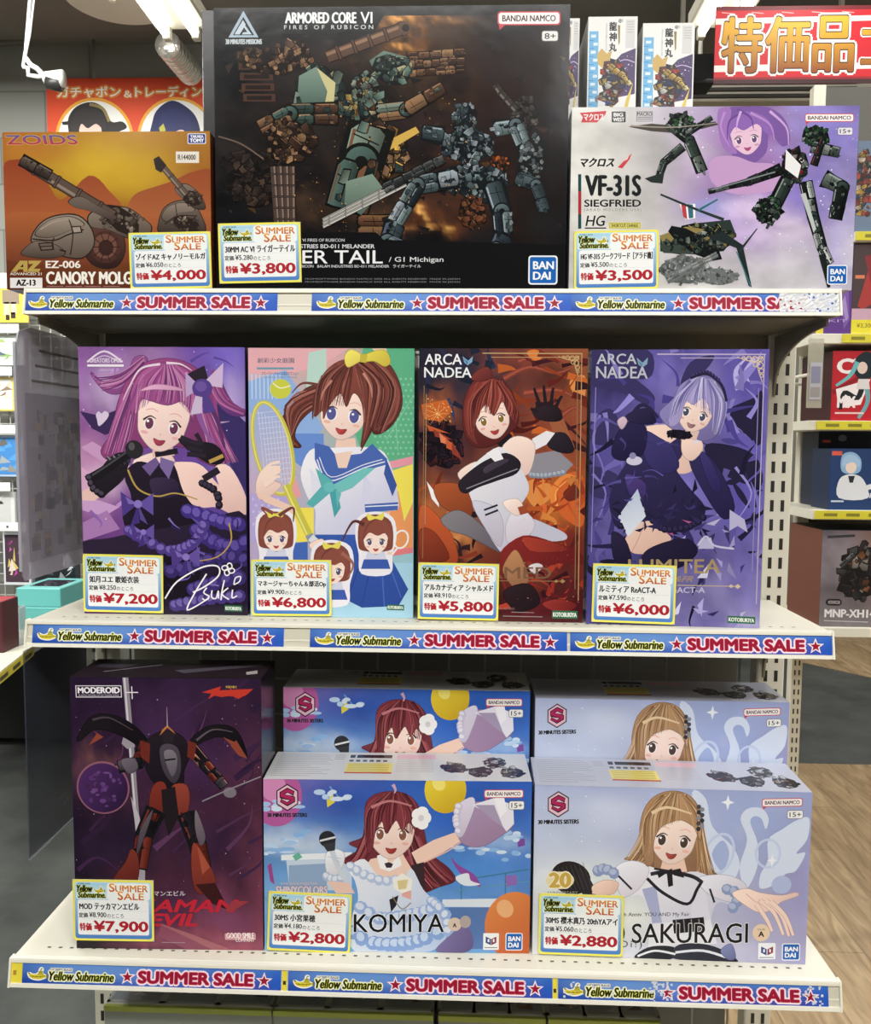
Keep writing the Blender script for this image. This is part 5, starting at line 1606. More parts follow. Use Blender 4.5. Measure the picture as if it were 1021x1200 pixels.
# ---------------------------------------------------------------- print of the violet box
A = bG.art
A.at(680, 340, 2.61)
A.part('illustration')
A.field(blobs(['3a3468', '6a5fb4', '4c4488', '7a72b0'], [(.45, .1, .2, .1, '6f66b4', .9), (.62, .16, .14, .08, 'a79ad0', .8), (.85, .12, .14, .1, '5a50a4', .8), (.1, .1, .14, .08, '2a2648', .9), (.1, .3, .12, .1, '5a52a0', .8), (.5, .3, .2, .1, '8a80c4', .6), (.85, .5, .16, .2, '5048a0', .9), (.6, .55, .2, .12, '7a70bc', .7), (.12, .6, .1, .1, '6a62a8', .9), (.3, .9, .2, .08, '3a3470', .8), (.75, .88, .22, .1, '8a82b8', .9), (.95, .97, .1, .06, 'b4aed2', .8), (.5, .75, .3, .08, '3c3572', .7)], .3, 5, 23), 60, 90)
DK = ['24203c', '2e2a4c', '383260', '1c1930']
for l in ([33, 250, 110, 240, 190, 290, 225, 330, 200, 350, 120, 310, 33, 290], [33, 182, 200, 182, 215, 260, 150, 270, 60, 240], [33, 400, 90, 360, 120, 420, 80, 470, 33, 460], [440, 370, 520, 330, 548, 315, 545, 470, 500, 440, 470, 420], [380, 470, 480, 480, 540, 520, 548, 600, 470, 580, 400, 540], [300, 290, 330, 220, 400, 200, 380, 240, 330, 280], [33, 540, 110, 560, 150, 620, 100, 640, 33, 620]): A.S(DK[len(l) % 4], l)
for k in range(16):
    rr = random.Random(k)
    x, y = rr.choice([(470, 440), (500, 560), (90, 650), (430, 740), (100, 830), (380, 860), (520, 760)])
    x += rr.uniform(-40, 40); y += rr.uniform(-50, 50)
    a = rr.uniform(0, 6.28); L_ = rr.uniform(40, 100)
    A.S(rr.choice(DK + ['5a529a', '4a4386']), [x, y, x + L_ * .5 * math.cos(a) + 10 * math.sin(a), y + L_ * .5 * math.sin(a) - 10 * math.cos(a), x + L_ * math.cos(a), y + L_ * math.sin(a), x + L_ * .5 * math.cos(a) - 9 * math.sin(a), y + L_ * .5 * math.sin(a) + 9 * math.cos(a)])
strands(A, ['7a72bc', '5f57a6', '918ad0'], [[60, 380, 40, 460, 70, 540, 60, 600], [520, 460, 548, 540, 500, 600, 530, 680], [470, 540, 520, 620, 480, 700], [40, 560, 80, 620, 50, 720]], 9)
A.rich = True
wisps(A, 30, ['8a80c8', '6a60b0', '4a4290', 'b0a8dc'], (33, 182, 548, 440), 100, 16, 3)
wisps(A, 45, ['2a2650', '3a3470', '6a62ac', '8a84c0', '1f1b38'], (33, 430, 548, 1030), 90, 13, 4)
shards(A, 40, ['26224a', '3a3570', 'a49cd0', 'c9c4e4'], (60, 640, 540, 1000), 50, 5)
# dress and body
A.S('e9cdbf', [180, 430, 240, 410, 300, 420, 370, 470, 350, 540, 300, 560, 200, 520])
A.S(('332e5c', '241f40', (200, 420), (300, 700)), [120, 440, 170, 420, 210, 450, 262, 470, 300, 450, 310, 500, 290, 540, 330, 600, 380, 660, 370, 700, 320, 740, 250, 720, 200, 680, 120, 730, 90, 640, 120, 560, 140, 520])
A.S('3d3870', [190, 430, 240, 450, 280, 480, 300, 540, 250, 560, 200, 520]); A.S('28234a', [150, 400, 200, 420, 190, 500, 130, 520, 96, 500, 110, 440])
A.S('2e2954', [330, 520, 380, 500, 430, 560, 470, 660, 440, 700, 390, 640]); A.S('38326a', [360, 500, 390, 510, 430, 600, 400, 610])
A.S('4a3a78', [140, 560, 200, 590, 190, 640, 150, 620])
A.P(('b7c4dc', 'dfe4ee', (140, 640), (180, 760)), [176, 606, 204, 690, 150, 756, 118, 692])
A.S(('e8c9ba', 'd9b2a4', (160, 700), (220, 800)), [140, 760, 200, 690, 250, 730, 280, 760, 250, 800, 200, 806, 160, 800]); A.L('c79a90', [204, 692, 180, 760, 160, 800], 3)
A.S('221d3a', [200, 800, 260, 770, 330, 760, 360, 800, 300, 850, 200, 840]); A.S('26213f', [100, 740, 140, 760, 160, 830, 110, 830])
A.P('b04a8a', [222, 700, 290, 740, 284, 748, 240, 730]); A.P('a8568e', [310, 700, 360, 712, 350, 722]); frill(A, [130, 720, 200, 690, 260, 730, 340, 720, 380, 690], 12, '1d1932', '2f2950')
for l in ([370, 760, 400, 755, 410, 790, 362, 790], [455, 670, 500, 700, 510, 740, 480, 720, 455, 735]): A.P('b4b0d2', l)
A.L('c3c0dc', [360, 780, 385, 752, 410, 780, 470, 790], 6); A.P('d0cde4', [360, 880, 400, 830, 390, 880])
shards(A, 46, ['2a2550', '221e40', '3a3368', '1c1834'], (120, 620, 400, 740), 48, 9)
wisps(A, 13, ['4a4386', '3a3470', '5a529a'], (110, 450, 360, 720), 60, 6, 10)
A.P(('b7c4dc', 'dfe4ee', (140, 640), (180, 760)), [176, 616, 202, 690, 150, 752, 122, 692])
# arms
A.S('2a2548', [140, 380, 200, 360, 230, 400, 200, 410, 150, 400]); A.L('2a2548', [150, 390, 180, 352, 210, 360, 235, 390], 14, 8); A.S('ccb6c8', [112, 400, 130, 385, 142, 400, 126, 424])
A.S('ecd2c6', [310, 450, 350, 440, 372, 480, 340, 520, 310, 500]); A.E('ddd8e6', 350, 452, 12, 16); A.E('c9c6dc', 165, 520, 24, 14); A.E('8a86b0', 160, 505, 10)
# head
HL = ['9790c4', 'b0a9d6', '7f78b2', 'c6c0e4', '6a63a0']
A.S('8d86bc', [250, 400, 240, 370, 280, 330, 300, 290, 350, 265, 410, 285, 440, 340, 430, 400, 410, 445, 370, 460, 320, 440, 280, 425])
A.P('d9bbb0', [320, 420, 360, 430, 350, 460, 310, 450]); face(A, 345, 376, 100, 18, 'eed8cc', 'd6a8a4', '4a4a66', 'a87a80', .04)
A.S('a29bcc', [268, 400, 296, 330, 320, 280, 370, 266, 420, 300, 436, 350, 420, 420, 404, 440, 396, 380, 372, 330, 340, 350, 318, 340, 300, 400, 276, 416])
strands(A, HL, [[350, 270, 310, 320, 296, 390], [370, 268, 345, 310, 330, 345], [385, 272, 395, 330, 400, 420], [400, 280, 425, 340, 416, 420], [330, 276, 286, 340, 262, 402], [360, 268, 372, 300, 378, 335]], 10)
locks(A, [350, 268, 286, 330, 262, 408], [362, 268, 332, 310, 316, 345], 18, HL, 7, 1)
locks(A, [362, 268, 345, 310, 338, 350], [380, 270, 388, 320, 396, 384], 12, HL, 7, 2)
locks(A, [385, 272, 402, 330, 400, 432], [396, 278, 442, 350, 420, 442], 16, HL, 7, 3)
A.L('2a2444', [330, 268, 380, 256, 424, 290, 440, 340], 10, 8); frill(A, [335, 262, 380, 250, 420, 280], 6, '2a2444', '463e6c')
plates(A, 300, 440, 46, 16, 12, ['1f1b30', '2d2844'], 85, '14111f', .6)
A.rich = False
A.part('frame_lines')
GOLD = 'b9aecb'
A.L(GOLD, [230, 196, 556, 198], 4); A.L(GOLD, [300, 208, 540, 209], 2.4); A.L(GOLD, [552, 198, 540, 960], 3); A.L('938abf', [536, 300, 526, 860], 2.4); A.L('938abf', [46, 296, 38, 800], 2.4)
gold_corner(A, 548, 204, 78, 'd2bfa0'); A.L('b9a894', [300, 902, 492, 906], 3); A.P('d2bfa0', [455, 905, 463, 899, 471, 905, 463, 911]); A.P('d2bfa0', [474, 906, 483, 898, 492, 906, 483, 914])
A.part('title_lettering')
A.X('ARCA', 48, 194, 168, 226, 'b9bcc8', .02); A.X('NADEA', 46, 232, 202, 268, 'b9bcc8', .02, slope=2); A.part('name_lettering')
A.X('LUMITEA', 150, 822, 430, 866, 'a58f66', .02, slope=0); A.X('R&FR', 270, 874, 348, 892, 'a58f66', .02, shear=.4); A.X('ReACT-A', 270, 908, 384, 926, 'c3bed8', .03)
A.part('bird_emblem')
A.P('7fa0b8', [168, 206, 186, 222, 202, 206, 200, 226, 186, 236, 174, 228]); A.P('5a7f9a', [172, 214, 186, 226, 182, 234])
kit_tag(A, 454, 996, 538, 1018, 4)
bG.done()

# ---------------------------------------------------------------- print of the dark purple upright box
A = bH.art
A.at(0, 740, 2.609)
A.part('illustration')
A.field(blobs(['2a1a34', '2c1c36', '1f1526', '7a3f52'], [(.5, .2, .3, .15, '3a2446', .8), (.15, .4, .14, .1, '5a3848', .7), (.17, .33, .08, .04, '8a5a50', .6), (.65, .3, .2, .1, '43284e', .8), (.3, .6, .3, .12, '241a30', .9), (.75, .6, .2, .15, '2c1c38', .8), (.8, .86, .16, .06, '7a4668', .7), (.55, .95, .3, .05, '8a4a5c', .7), (.5, .85, .1, .06, '4a2c4c', .8), (.95, .99, .3, .08, '9a5064', .7), (.03, .9, .1, .2, '17101a', .9)], .35, 5, 31), 56, 80)
A.specks(110, 4, 'c9b4d0', .5, 2.2, (225, 150, 800, 800))
A.rich = True
wisps(A, 30, ['3a2444', '4a2c54', '5a3658', '2a1a36'], (230, 160, 800, 760), 160, 10, 3, (-.9, -.5))
A.P('8a4c60', [480, 890, 700, 975, 560, 975, 470, 930]); A.P('a4646c', [470, 890, 560, 920, 700, 976, 640, 976])
A.E('8c5a6c', 322, 473, 80, 80, n=36); A.E(('4a2a5e', '2a1838', (270, 440), (390, 520)), 322, 474, 75, 75, n=36)
for k in range(30):
    rr = random.Random(k); t, r = rr.uniform(0, 6.28), rr.uniform(0, 58)
    A.E(rr.choice(['5a3470', '66407c', '40264f', '6f4884']), 322 + r * math.cos(t), 474 + r * math.sin(t), rr.uniform(4, 14), rr.uniform(3, 9), n=8)
A.L('2a1c30', [222, 690, 420, 600], 3)
RD = ['3a1a1c', '6e2a26', '8c3a2e', '2a1518', 'a4503c', 'c98a74']
BK = ['17141a', '221c24', '2c242e', '100e13', '5a525c']
# lance
A.L('8f8790', [404, 140, 412, 330, 420, 560, 430, 780], 18, 14); A.L('cfc9d2', [401, 140, 408, 330, 417, 560, 428, 780], 6, 5)
A.P('9a929c', [398, 296, 420, 300, 424, 350, 400, 356, 384, 340]); A.P('b9b2bc', [405, 500, 428, 560, 440, 640, 420, 660, 412, 560]); A.P('a29aa4', [412, 660, 440, 700, 436, 770, 424, 800, 410, 720])
A.L('e8e0ea', [422, 168, 422, 206], 3); A.L('e8e0ea', [404, 186, 440, 186], 3)
# armoured figure: curved shoulder horns, body, legs
A.S('1b161c', [290, 262, 340, 250, 400, 268, 450, 310, 470, 350, 440, 350, 390, 320, 340, 300, 300, 300, 262, 330, 250, 325])
A.S('1b161c', [590, 330, 640, 290, 700, 284, 740, 310, 762, 380, 740, 370, 720, 340, 680, 320, 640, 330, 600, 350])
for l in ([300, 300, 330, 320, 285, 345, 310, 310], [730, 330, 762, 386, 735, 376, 712, 345], [690, 320, 735, 340, 715, 345]): A.P('8c4434', l)
strands(A, ['4a4048', '5c525a'], [[300, 268, 350, 262, 420, 300], [610, 330, 660, 298, 720, 305]], 7)
mech(A, [460, 330, 430, 400, 370, 410], 46, 40, BK + RD[:2], 91); mech(A, [590, 350, 630, 400, 690, 470], 44, 34, BK + RD, 92)
A.S('6a626c', [380, 390, 420, 385, 430, 415, 400, 430]); A.E('7a727c', 705, 488, 20, 16); A.L('8a828c', [620, 515, 700, 480, 800, 440], 4)
A.S('221c24', [470, 320, 520, 300, 570, 320, 590, 370, 570, 420, 560, 470, 490, 470, 455, 420, 450, 360])
A.P('6a2a22', [440, 330, 470, 340, 465, 400, 440, 380]); A.P('6a2a22', [585, 330, 610, 340, 600, 390, 580, 380])
A.S('4c444e', [500, 350, 530, 340, 556, 360, 560, 420, 540, 460, 515, 440, 500, 400]); A.S('767078', [510, 365, 535, 358, 550, 380, 546, 420, 532, 440, 518, 410]); A.L('17141a', [512, 390, 545, 386], 5)
A.P('2a2228', [505, 310, 525, 300, 545, 310, 540, 336, 512, 338]); A.P('b3703a', [500, 316, 524, 292, 548, 312, 540, 300, 524, 284, 508, 298]); A.L('b39a9c', [524, 290, 525, 230], 3, 1)
A.S('7a3026', [480, 460, 510, 460, 516, 520, 490, 580, 460, 570, 462, 500]); A.S('8c3e30', [530, 470, 575, 465, 582, 520, 560, 575, 540, 540]); A.P('221a20', [498, 480, 540, 470, 548, 560, 515, 622, 500, 560])
mech(A, [480, 540, 440, 620, 420, 720], 64, 50, BK[:4] + RD[:3], 93); mech(A, [570, 550, 600, 640, 615, 720], 62, 52, BK[:4] + RD[:3], 94)
A.S('5a525a', [470, 540, 450, 600, 415, 680, 430, 600]); A.S('766c74', [600, 540, 626, 620, 610, 650, 596, 600])
A.S('7a3328', [400, 660, 420, 690, 410, 760, 340, 760, 380, 700]); A.S('8c3c2e', [590, 640, 640, 720, 650, 770, 600, 800, 580, 740])
A.P('a4503c', [600, 650, 636, 716, 612, 740]); A.P('3a1a1c', [590, 770, 650, 765, 690, 850, 640, 830])
A.rich = False
A.part('title_lettering')
A.X('テッカマンエビル', 402, 790, 558, 806, 'd9ccd6', .02)
A.part('name_lettering')
for dx in (0, 2): A.X('TEKKAMAN', 258 + dx, 816, 720, 856, ['2a0c10', 'c2283a'][dx // 2], .07, shear=.25)
A.X('EVIL', 442, 860, 592, 900, 'c2283a', .07, shear=.25)
A.P('9a3a44', [700, 820, 752, 822, 690, 858, 676, 850])
A.part('series_logo')
A.P('c23a2e', [632, 186, 690, 168, 684, 180, 786, 176, 770, 190, 740, 206, 720, 196, 690, 200, 670, 196, 650, 206, 660, 190]); A.X('テッカマン', 660, 174, 776, 200, 'c23a2e', .04, shear=.3); A.X('宇宙の騎士', 704, 166, 738, 174, 'd0b04a', .02)
A.part('line_logo')
A.frame('e6e2e8', 253, 165, 391, 201, 2.4); A.X('MODEROID', 259, 170, 386, 189, 'f2eef4', .07); A.X('PLASTIC MODEL KIT BY GOOD SMILE', 262, 192, 382, 197, 'd0cad4', 0)
A.part('maker_logo')
A.R('d9a4a8', 674, 922, 768, 942, 3); A.X('GOOD SMILE', 678, 920, 764, 938, 'f4e8ea', .05, outline='b0525c', ow=.06); A.X('COMPANY', 706, 938, 764, 948, 'f0e0e2', .03)
A.L('9a8a98', [480, 950, 552, 951], 2)
t = bH.lid(300, 100)
t.part('lid_print')
t.P('2a2028', [0, 0, 300, 0, 300, 100, 0, 100]); t.P('5a5460', [150, 60, 280, 20, 290, 30, 170, 75]); t.P('b9b0b0', [268, 66, 284, 56, 288, 74, 272, 80]); t.L('8a8490', [40, 70, 120, 30], 3); t.P('44404c', [20, 20, 80, 30, 60, 50, 18, 44])
bH.done()


def s_emblem(A, cx, cy, r, dark=False):
    """hexagon emblem with an S"""
    A.part('series_logo')
    def hexa(R): return [k for j in range(6) for k in (cx + R * math.sin(j * 1.0472), cy - R * 1.08 * math.cos(j * 1.0472))]
    A.P('33202e', hexa(r)); A.P('e3bccc', hexa(r * .9))
    def q(l): return [k for i in range(0, len(l), 2) for k in (cx + l[i] * r, cy + l[i + 1] * r)]
    A.P('2c1c28', q([.58, -.5, .0, -.78, -.62, -.42, -.62, .0, -.5, .1, .2, .22, -.02, .36, -.5, .1, -.6, .35, .0, .7, .62, .35, .62, -.02, .5, -.12, -.2, -.24, .02, -.38, .5, -.12]))
    A.P('b0285e', q([.5, -.46, .0, -.68, -.54, -.38, -.54, -.04, .34, .2, .0, .44, -.46, .18, -.52, .32, .0, .58, .54, .3, .54, -.02, -.32, -.26, .0, -.46, .44, -.24]))


def lid_print(bx, tint):
    """printed lid of the two sister kits: notes, charts and small photos"""
    t = bx.lid(300, 85)
    t.part('lid_print')
    t.P(tint, [0, 0, 300, 0, 300, 85, 0, 85])
    rr = random.Random(5)
    for y in range(8, 76, 6): t.L('9a9da4', [6, y, 6 + rr.uniform(40, 66), y], 1.2); 
    t.R('2a2a2e', 98, 8, 140, 18); t.R('3a3a3e', 90, 8, 96, 18); t.R('e4d67a', 88, 34, 142, 62); t.R('b0443c', 88, 62, 142, 66)
    for k in range(6): t.R('5a5a5c', 90 + k * 8, 24, 95 + k * 8, 30)
    for y in range(38, 60, 5): t.L('8a7a3a', [90, y, 138, y], 1)
    t.R('d8a9a0' if tint > 'd' else 'd9b4c4', 146, 6, 192, 20)
    for y in range(24, 64, 5): t.L('b0a8b0', [146, y, 190, y], 1)
    for x, y in ((214, 46), (244, 58), (262, 30), (280, 60)):
        plates(t, x, y, 15, 18, 8, ['8a3a34', '5a5a62', '3a3a44', 'c9c4c8'] if x < 240 else ['4a4a54', '2c2c34', '9a8a80', 'c9ccd4'], int(x), '3a3438', .6)
    for y in (10, 16, 22): t.L('a0a4ac', [72, y, 84, y], 2)


# ---------------------------------------------------------------- print of the blue sky box
A = bI.art
A.at(300, 760, 2.7265)
A.part('illustration')
A.field(blobs(['3a62b4', '2c5cba', '7ab4e0', '6a9cd4'], [(.15, .05, .2, .12, '9a7ab4', .6), (.3, .1, .2, .12, '2f56b0', .9), (.75, .2, .2, .2, '2a5ab8', .8), (.1, .36, .2, .06, 'dfeaf4', .7), (.2, .42, .12, .05, 'c4d8ee', .7), (.9, .36, .1, .06, 'b4cfee', .6), (.75, .5, .2, .1, '4a8ad4', .8), (.08, .28, .08, .05, 'bcd0ea', .5), (.45, .6, .2, .2, '6a9ed8', .6), (.1, .75, .15, .2, '8ab8e4', .7)], .18, 5, 41), 70, 46)
A.E('b25c9c', 70, 470, 82, 96, n=30); A.E('d08ab8', 60, 440, 40, 46)
A.E(('e8cf3e', 'c9a428', (580, 420), (640, 520)), 606, 452, 66, 74, n=30); A.E('f2e37a', 585, 432, 20, 24, -30); A.P('c9a428', [600, 526, 612, 526, 606, 518])
A.P('e6ecf2', [84, 656, 310, 648, 310, 668, 84, 674]); A.P('c4d4e6', [100, 674, 310, 668, 310, 770, 110, 770]); A.P('8fa8c8', [108, 690, 230, 684, 230, 780, 108, 780]); A.P('d9e2ec', [600, 800, 876, 796, 876, 826, 600, 824]); A.P('5878b0', [620, 826, 876, 826, 876, 960, 620, 960])
A.L('3f7a9a', [640, 742, 876, 704], 4); A.L('3f7a9a', [660, 738, 660, 800], 4); A.L('3f7a9a', [800, 714, 800, 790], 4); A.L('5a9ab0', [640, 772, 876, 742], 3)
for l, c in (([230, 480, 250, 462, 256, 490, 232, 506], 'd9cc4a'), ([835, 610, 858, 606, 860, 628, 838, 634], '7a4a9c'), ([800, 724, 836, 722, 838, 752, 804, 760], '8c6ab4'), ([40, 690, 52, 682, 62, 752, 48, 740], '9a4a8c'), ([120, 660, 140, 648, 152, 664, 130, 676], '6ab49c')): A.P(c, l)
A.S('8c4a9c', [624, 664, 650, 690, 700, 720, 722, 760, 690, 744, 650, 710]); A.L('6a9ad0', [240, 440, 275, 480], 6, 3); A.S('dfe6ee', [640, 730, 680, 716, 690, 740, 720, 752, 670, 756])
A.E(('e08a4e', 'c05c34', (760, 800), (860, 960)), 832, 884, 96, 108, n=36); A.E('eab07c', 800, 830, 26, 30, -30)
A.rich = True
rc = random.Random(4)
for k in range(60):
    x, y = rc.choice([(110, 610), (180, 590), (90, 500), (250, 470), (800, 600), (700, 640), (830, 660), (60, 640)])
    x += rc.uniform(-55, 55); y += rc.uniform(-14, 14)
    A.E(rc.choice(['a4c4e8', 'b9d2ee', 'cfe0f2', '8ab4e2']), x, y, rc.uniform(8, 26), rc.uniform(4, 9), n=14)
# figure
HRD = ['7a353c', '8f434a', '5f2830', 'a85c60', '4a2028']
A.S('7a353e', [350, 560, 356, 490, 400, 460, 470, 460, 520, 500, 540, 580, 560, 650, 620, 700, 640, 740, 590, 760, 520, 780, 470, 720, 380, 700, 300, 690, 285, 670, 330, 640, 300, 620, 345, 600])
strands(A, HRD + ['c98a9a'], [[500, 640, 560, 690, 632, 736], [490, 660, 540, 730, 590, 760], [360, 560, 340, 640, 290, 672], [370, 600, 340, 670, 300, 690], [510, 600, 540, 690, 600, 720], [480, 700, 530, 760, 500, 780]], 20)
locks(A, [505, 560, 560, 660, 640, 738], [490, 640, 515, 735, 540, 778], 22, HRD + ['b0606a'], 11, 1)
locks(A, [358, 560, 320, 650, 286, 686], [385, 640, 350, 690, 330, 694], 16, HRD, 9, 2)
A.P('efcdbc', [500, 650, 570, 610, 640, 585, 660, 612, 600, 650, 520, 690]); A.L('e4b4a4', [520, 690, 610, 648, 660, 615], 4)
A.S('a48cae', [640, 560, 650, 510, 700, 490, 760, 500, 820, 560, 780, 600, 720, 632, 660, 620]); A.S('d6d2e4', [640, 530, 650, 495, 690, 475, 700, 500, 680, 560, 660, 600, 640, 590])
A.P('e6e4f0', [690, 500, 760, 478, 820, 500, 824, 560, 800, 584, 770, 540]); A.P('a79ab8', [700, 500, 760, 500, 790, 570, 760, 550]); A.P('f2f0f8', [760, 480, 790, 470, 800, 520, 780, 540]); frill(A, [650, 500, 642, 540, 650, 590], 14, 'c9c4da', 'e6e3f0')
A.P('3a2a30', [500, 690, 540, 680, 545, 770, 500, 780]); A.P('efcdbc', [370, 670, 470, 650, 500, 700, 470, 740, 400, 740, 350, 700])
A.S(('e9edf5', 'b9c8e4', (300, 700), (560, 960)), [300, 700, 350, 670, 400, 730, 470, 740, 500, 700, 540, 770, 600, 830, 620, 900, 560, 968, 320, 968, 310, 860, 330, 800, 320, 740])
frill(A, [300, 690, 350, 720, 410, 740, 470, 735], 18, 'b4c4e2', 'e2e8f4'); frill(A, [330, 820, 400, 860, 500, 850, 600, 820], 24, '9cb4e0', 'd4def0'); frill(A, [300, 900, 380, 940, 500, 940, 600, 900], 26, '86a4d8', 'c4d4ee'); frill(A, [560, 800, 610, 850, 620, 910], 20, '9cb4e0', 'dae2f2')
A.P('2a2630', [430, 800, 460, 786, 452, 820, 436, 840]); A.P('e0a8a0', [470, 790, 480, 740, 500, 740, 500, 800]); A.P('f0eee6', [440, 740, 470, 715, 504, 735, 500, 770, 470, 780, 445, 765]); A.P('d9c890', [455, 740, 490, 735, 484, 765, 460, 768]); A.L('8a7a52', [440, 790, 470, 830, 500, 810], 3)
A.P('f4f2f4', [390, 660, 415, 650, 430, 690, 460, 660, 470, 690, 430, 710, 400, 700]); A.P('3a3038', [414, 684, 428, 680, 442, 686, 436, 698, 420, 698])
face(A, 436, 590, 138, 2, 'f6ded2', 'e8b0a4', '8a5a48', 'b4453e', .02, 1.0)
A.S('8c4048', [354, 600, 352, 510, 390, 470, 440, 458, 500, 475, 524, 530, 520, 600, 505, 570, 490, 556, 470, 580, 450, 548, 420, 590, 405, 550, 384, 590, 376, 640, 362, 650])
strands(A, HRD, [[430, 460, 380, 510, 372, 620], [445, 460, 410, 510, 404, 552], [450, 460, 446, 520, 424, 588], [460, 462, 480, 520, 472, 578], [475, 465, 512, 520, 512, 590], [410, 466, 360, 520, 356, 600]], 14)
locks(A, [430, 460, 358, 520, 354, 640], [440, 460, 415, 510, 405, 552], 18, HRD, 8, 3)
locks(A, [438, 460, 418, 515, 420, 588], [452, 460, 455, 510, 450, 548], 10, HRD, 8, 4)
locks(A, [455, 460, 468, 520, 470, 578], [470, 464, 524, 530, 520, 600], 16, HRD, 8, 5)
A.L('c07a80', [372, 506, 430, 486, 500, 502], 10, 4); A.L('c9a4c0', [440, 434, 448, 450, 445, 462], 12, 3)
for a in range(5): A.E('f4f4f4', 530 + 17 * math.cos(a * 1.257), 540 + 22 * math.sin(a * 1.257), 15, 18, a * 72)
A.E('d9d4dc', 530, 540, 9, 10)
# hand and microphone
A.S('e6ecf2', [225, 660, 250, 638, 285, 650, 282, 690, 262, 720, 232, 720]); frill(A, [220, 720, 250, 735, 290, 730], 16, 'b0bcd8', 'dde4f0'); A.P('e9c7b8', [230, 740, 300, 745, 320, 780, 260, 780]); A.L('ccd4de', [244, 636, 268, 700, 290, 740], 18, 14)
for k in range(3): A.L('b8c4d4', [232 + k * 14, 662 + k * 6, 276 - k * 2, 668 + k * 12], 2)
A.E('2c2c32', 232, 606, 27, 26); A.L('d9dade', [208, 612, 258, 600], 6); A.P('3a3a40', [216, 622, 258, 616, 256, 642, 232, 646])
A.S('7a6fa0', [580, 960, 620, 920, 660, 890, 690, 900, 700, 950, 670, 972, 600, 972]); A.E('d6c2b0', 640, 880, 22, 22); A.X('A', 634, 876, 646, 890, '2a2428', .05); A.E('b0a4a0', 674, 872, 18, 20)
A.rich = False
A.part('title_lettering')
A.X('SHINYCOLORS', 66, 756, 232, 782, 'd9ccd8', .05, outline='8a7a90', ow=.05); A.X('THE IDOLM@STER', 80, 744, 200, 754, 'c4bccc', .04)
A.part('name_lettering')
A.X('KAHO', 96, 846, 296, 906, '1a1a1e', .012); A.X('KOMIYA', 316, 846, 606, 906, '1a1a1e', .012, outline='eef0f4', ow=.03)
s_emblem(A, 105, 474, 40)
A.X('30 MINUTES SISTERS', 40, 523, 168, 536, '2a2a30', .08)
A.part('safety_mark')
A.R('eef0f2', 732, 909, 782, 963, 3); A.P('3a4a7c', [740, 920, 757, 928, 757, 948, 740, 940]); A.P('8a3a4c', [758, 928, 774, 920, 774, 940, 758, 948]); A.R('eef0f2', 746, 928, 752, 938); A.R('eef0f2', 763, 928, 768, 938); A.L('7a7a80', [736, 956, 778, 956], 3)
bandai(A, 806, 911, 855, 962)
bandai_namco(A, 728, 452, 852, 478)
age_mark(A, '15+', 808, 489, 854, 514)
lid_print(bI, 'cfd0d2')
bI.done()

# ---------------------------------------------------------------- print of the pale lilac box
A = bJ.art
A.at(610, 760, 2.484)
A.part('illustration')
A.field(blobs(['a9b4dc', '9aa6d2', 'dfe2e4', 'a7a4cc'], [(.1, .25, .2, .25, 'c4d0ea', .8), (.3, .15, .12, .1, 'd4dcf0', .7), (.2, .55, .25, .15, 'e4ecec', .9), (.3, .75, .25, .14, 'e8ece4', .9), (.8, .2, .2, .2, '9fb0dc', .8), (.95, .5, .1, .3, '9c98c6', .8), (.85, .85, .2, .15, 'b0acd0', .8), (.5, .1, .1, .12, 'b9c4e4', .6), (.6, .9, .2, .1, 'd4d4e4', .8)], .1, 4, 47), 60, 40)
A.specks(60, 2, 'eef2fa', .6, 2.6, (60, 420, 400, 560))
SWN = 'd3def2'
A.S(SWN, [640, 640, 660, 560, 640, 500, 660, 470, 700, 470, 720, 500, 712, 530, 700, 500, 680, 492, 668, 510, 690, 570, 690, 640, 660, 700]); A.S(SWN, [500, 420, 540, 440, 560, 520, 620, 580, 640, 640, 600, 700, 560, 640, 520, 560])
A.S(SWN, [720, 560, 760, 530, 800, 505, 834, 500, 830, 560, 800, 600, 826, 600, 800, 650, 770, 660, 740, 690, 700, 700, 700, 660, 720, 620]); A.S('a4b4de', [560, 600, 590, 560, 610, 600, 590, 650]); A.ring('c2d0ec', 580, 600, 40, 60, 8, 20); A.ring('c2d0ec', 720, 600, 34, 40, 7); A.E('b0bce0', 760, 690, 28, 26); A.E('aab4da', 640, 540, 14, 20)
A.P('eef2fa', [604, 430, 608, 446, 622, 452, 608, 456, 603, 474, 598, 456, 584, 450, 598, 446]); A.P('eef2fa', [733, 600, 736, 616, 748, 620, 736, 624, 732, 640, 728, 624, 718, 620, 729, 616])
A.E('232226', 150, 665, 60, 48, 20, n=26); A.S('2a292e', [170, 640, 200, 660, 240, 720, 300, 770, 280, 800, 200, 750])
for k in range(8): A.L('4a494e', [100 + k * 12, 640 - k * 3, 130 + k * 12, 700], 1.2)
A.rich = True
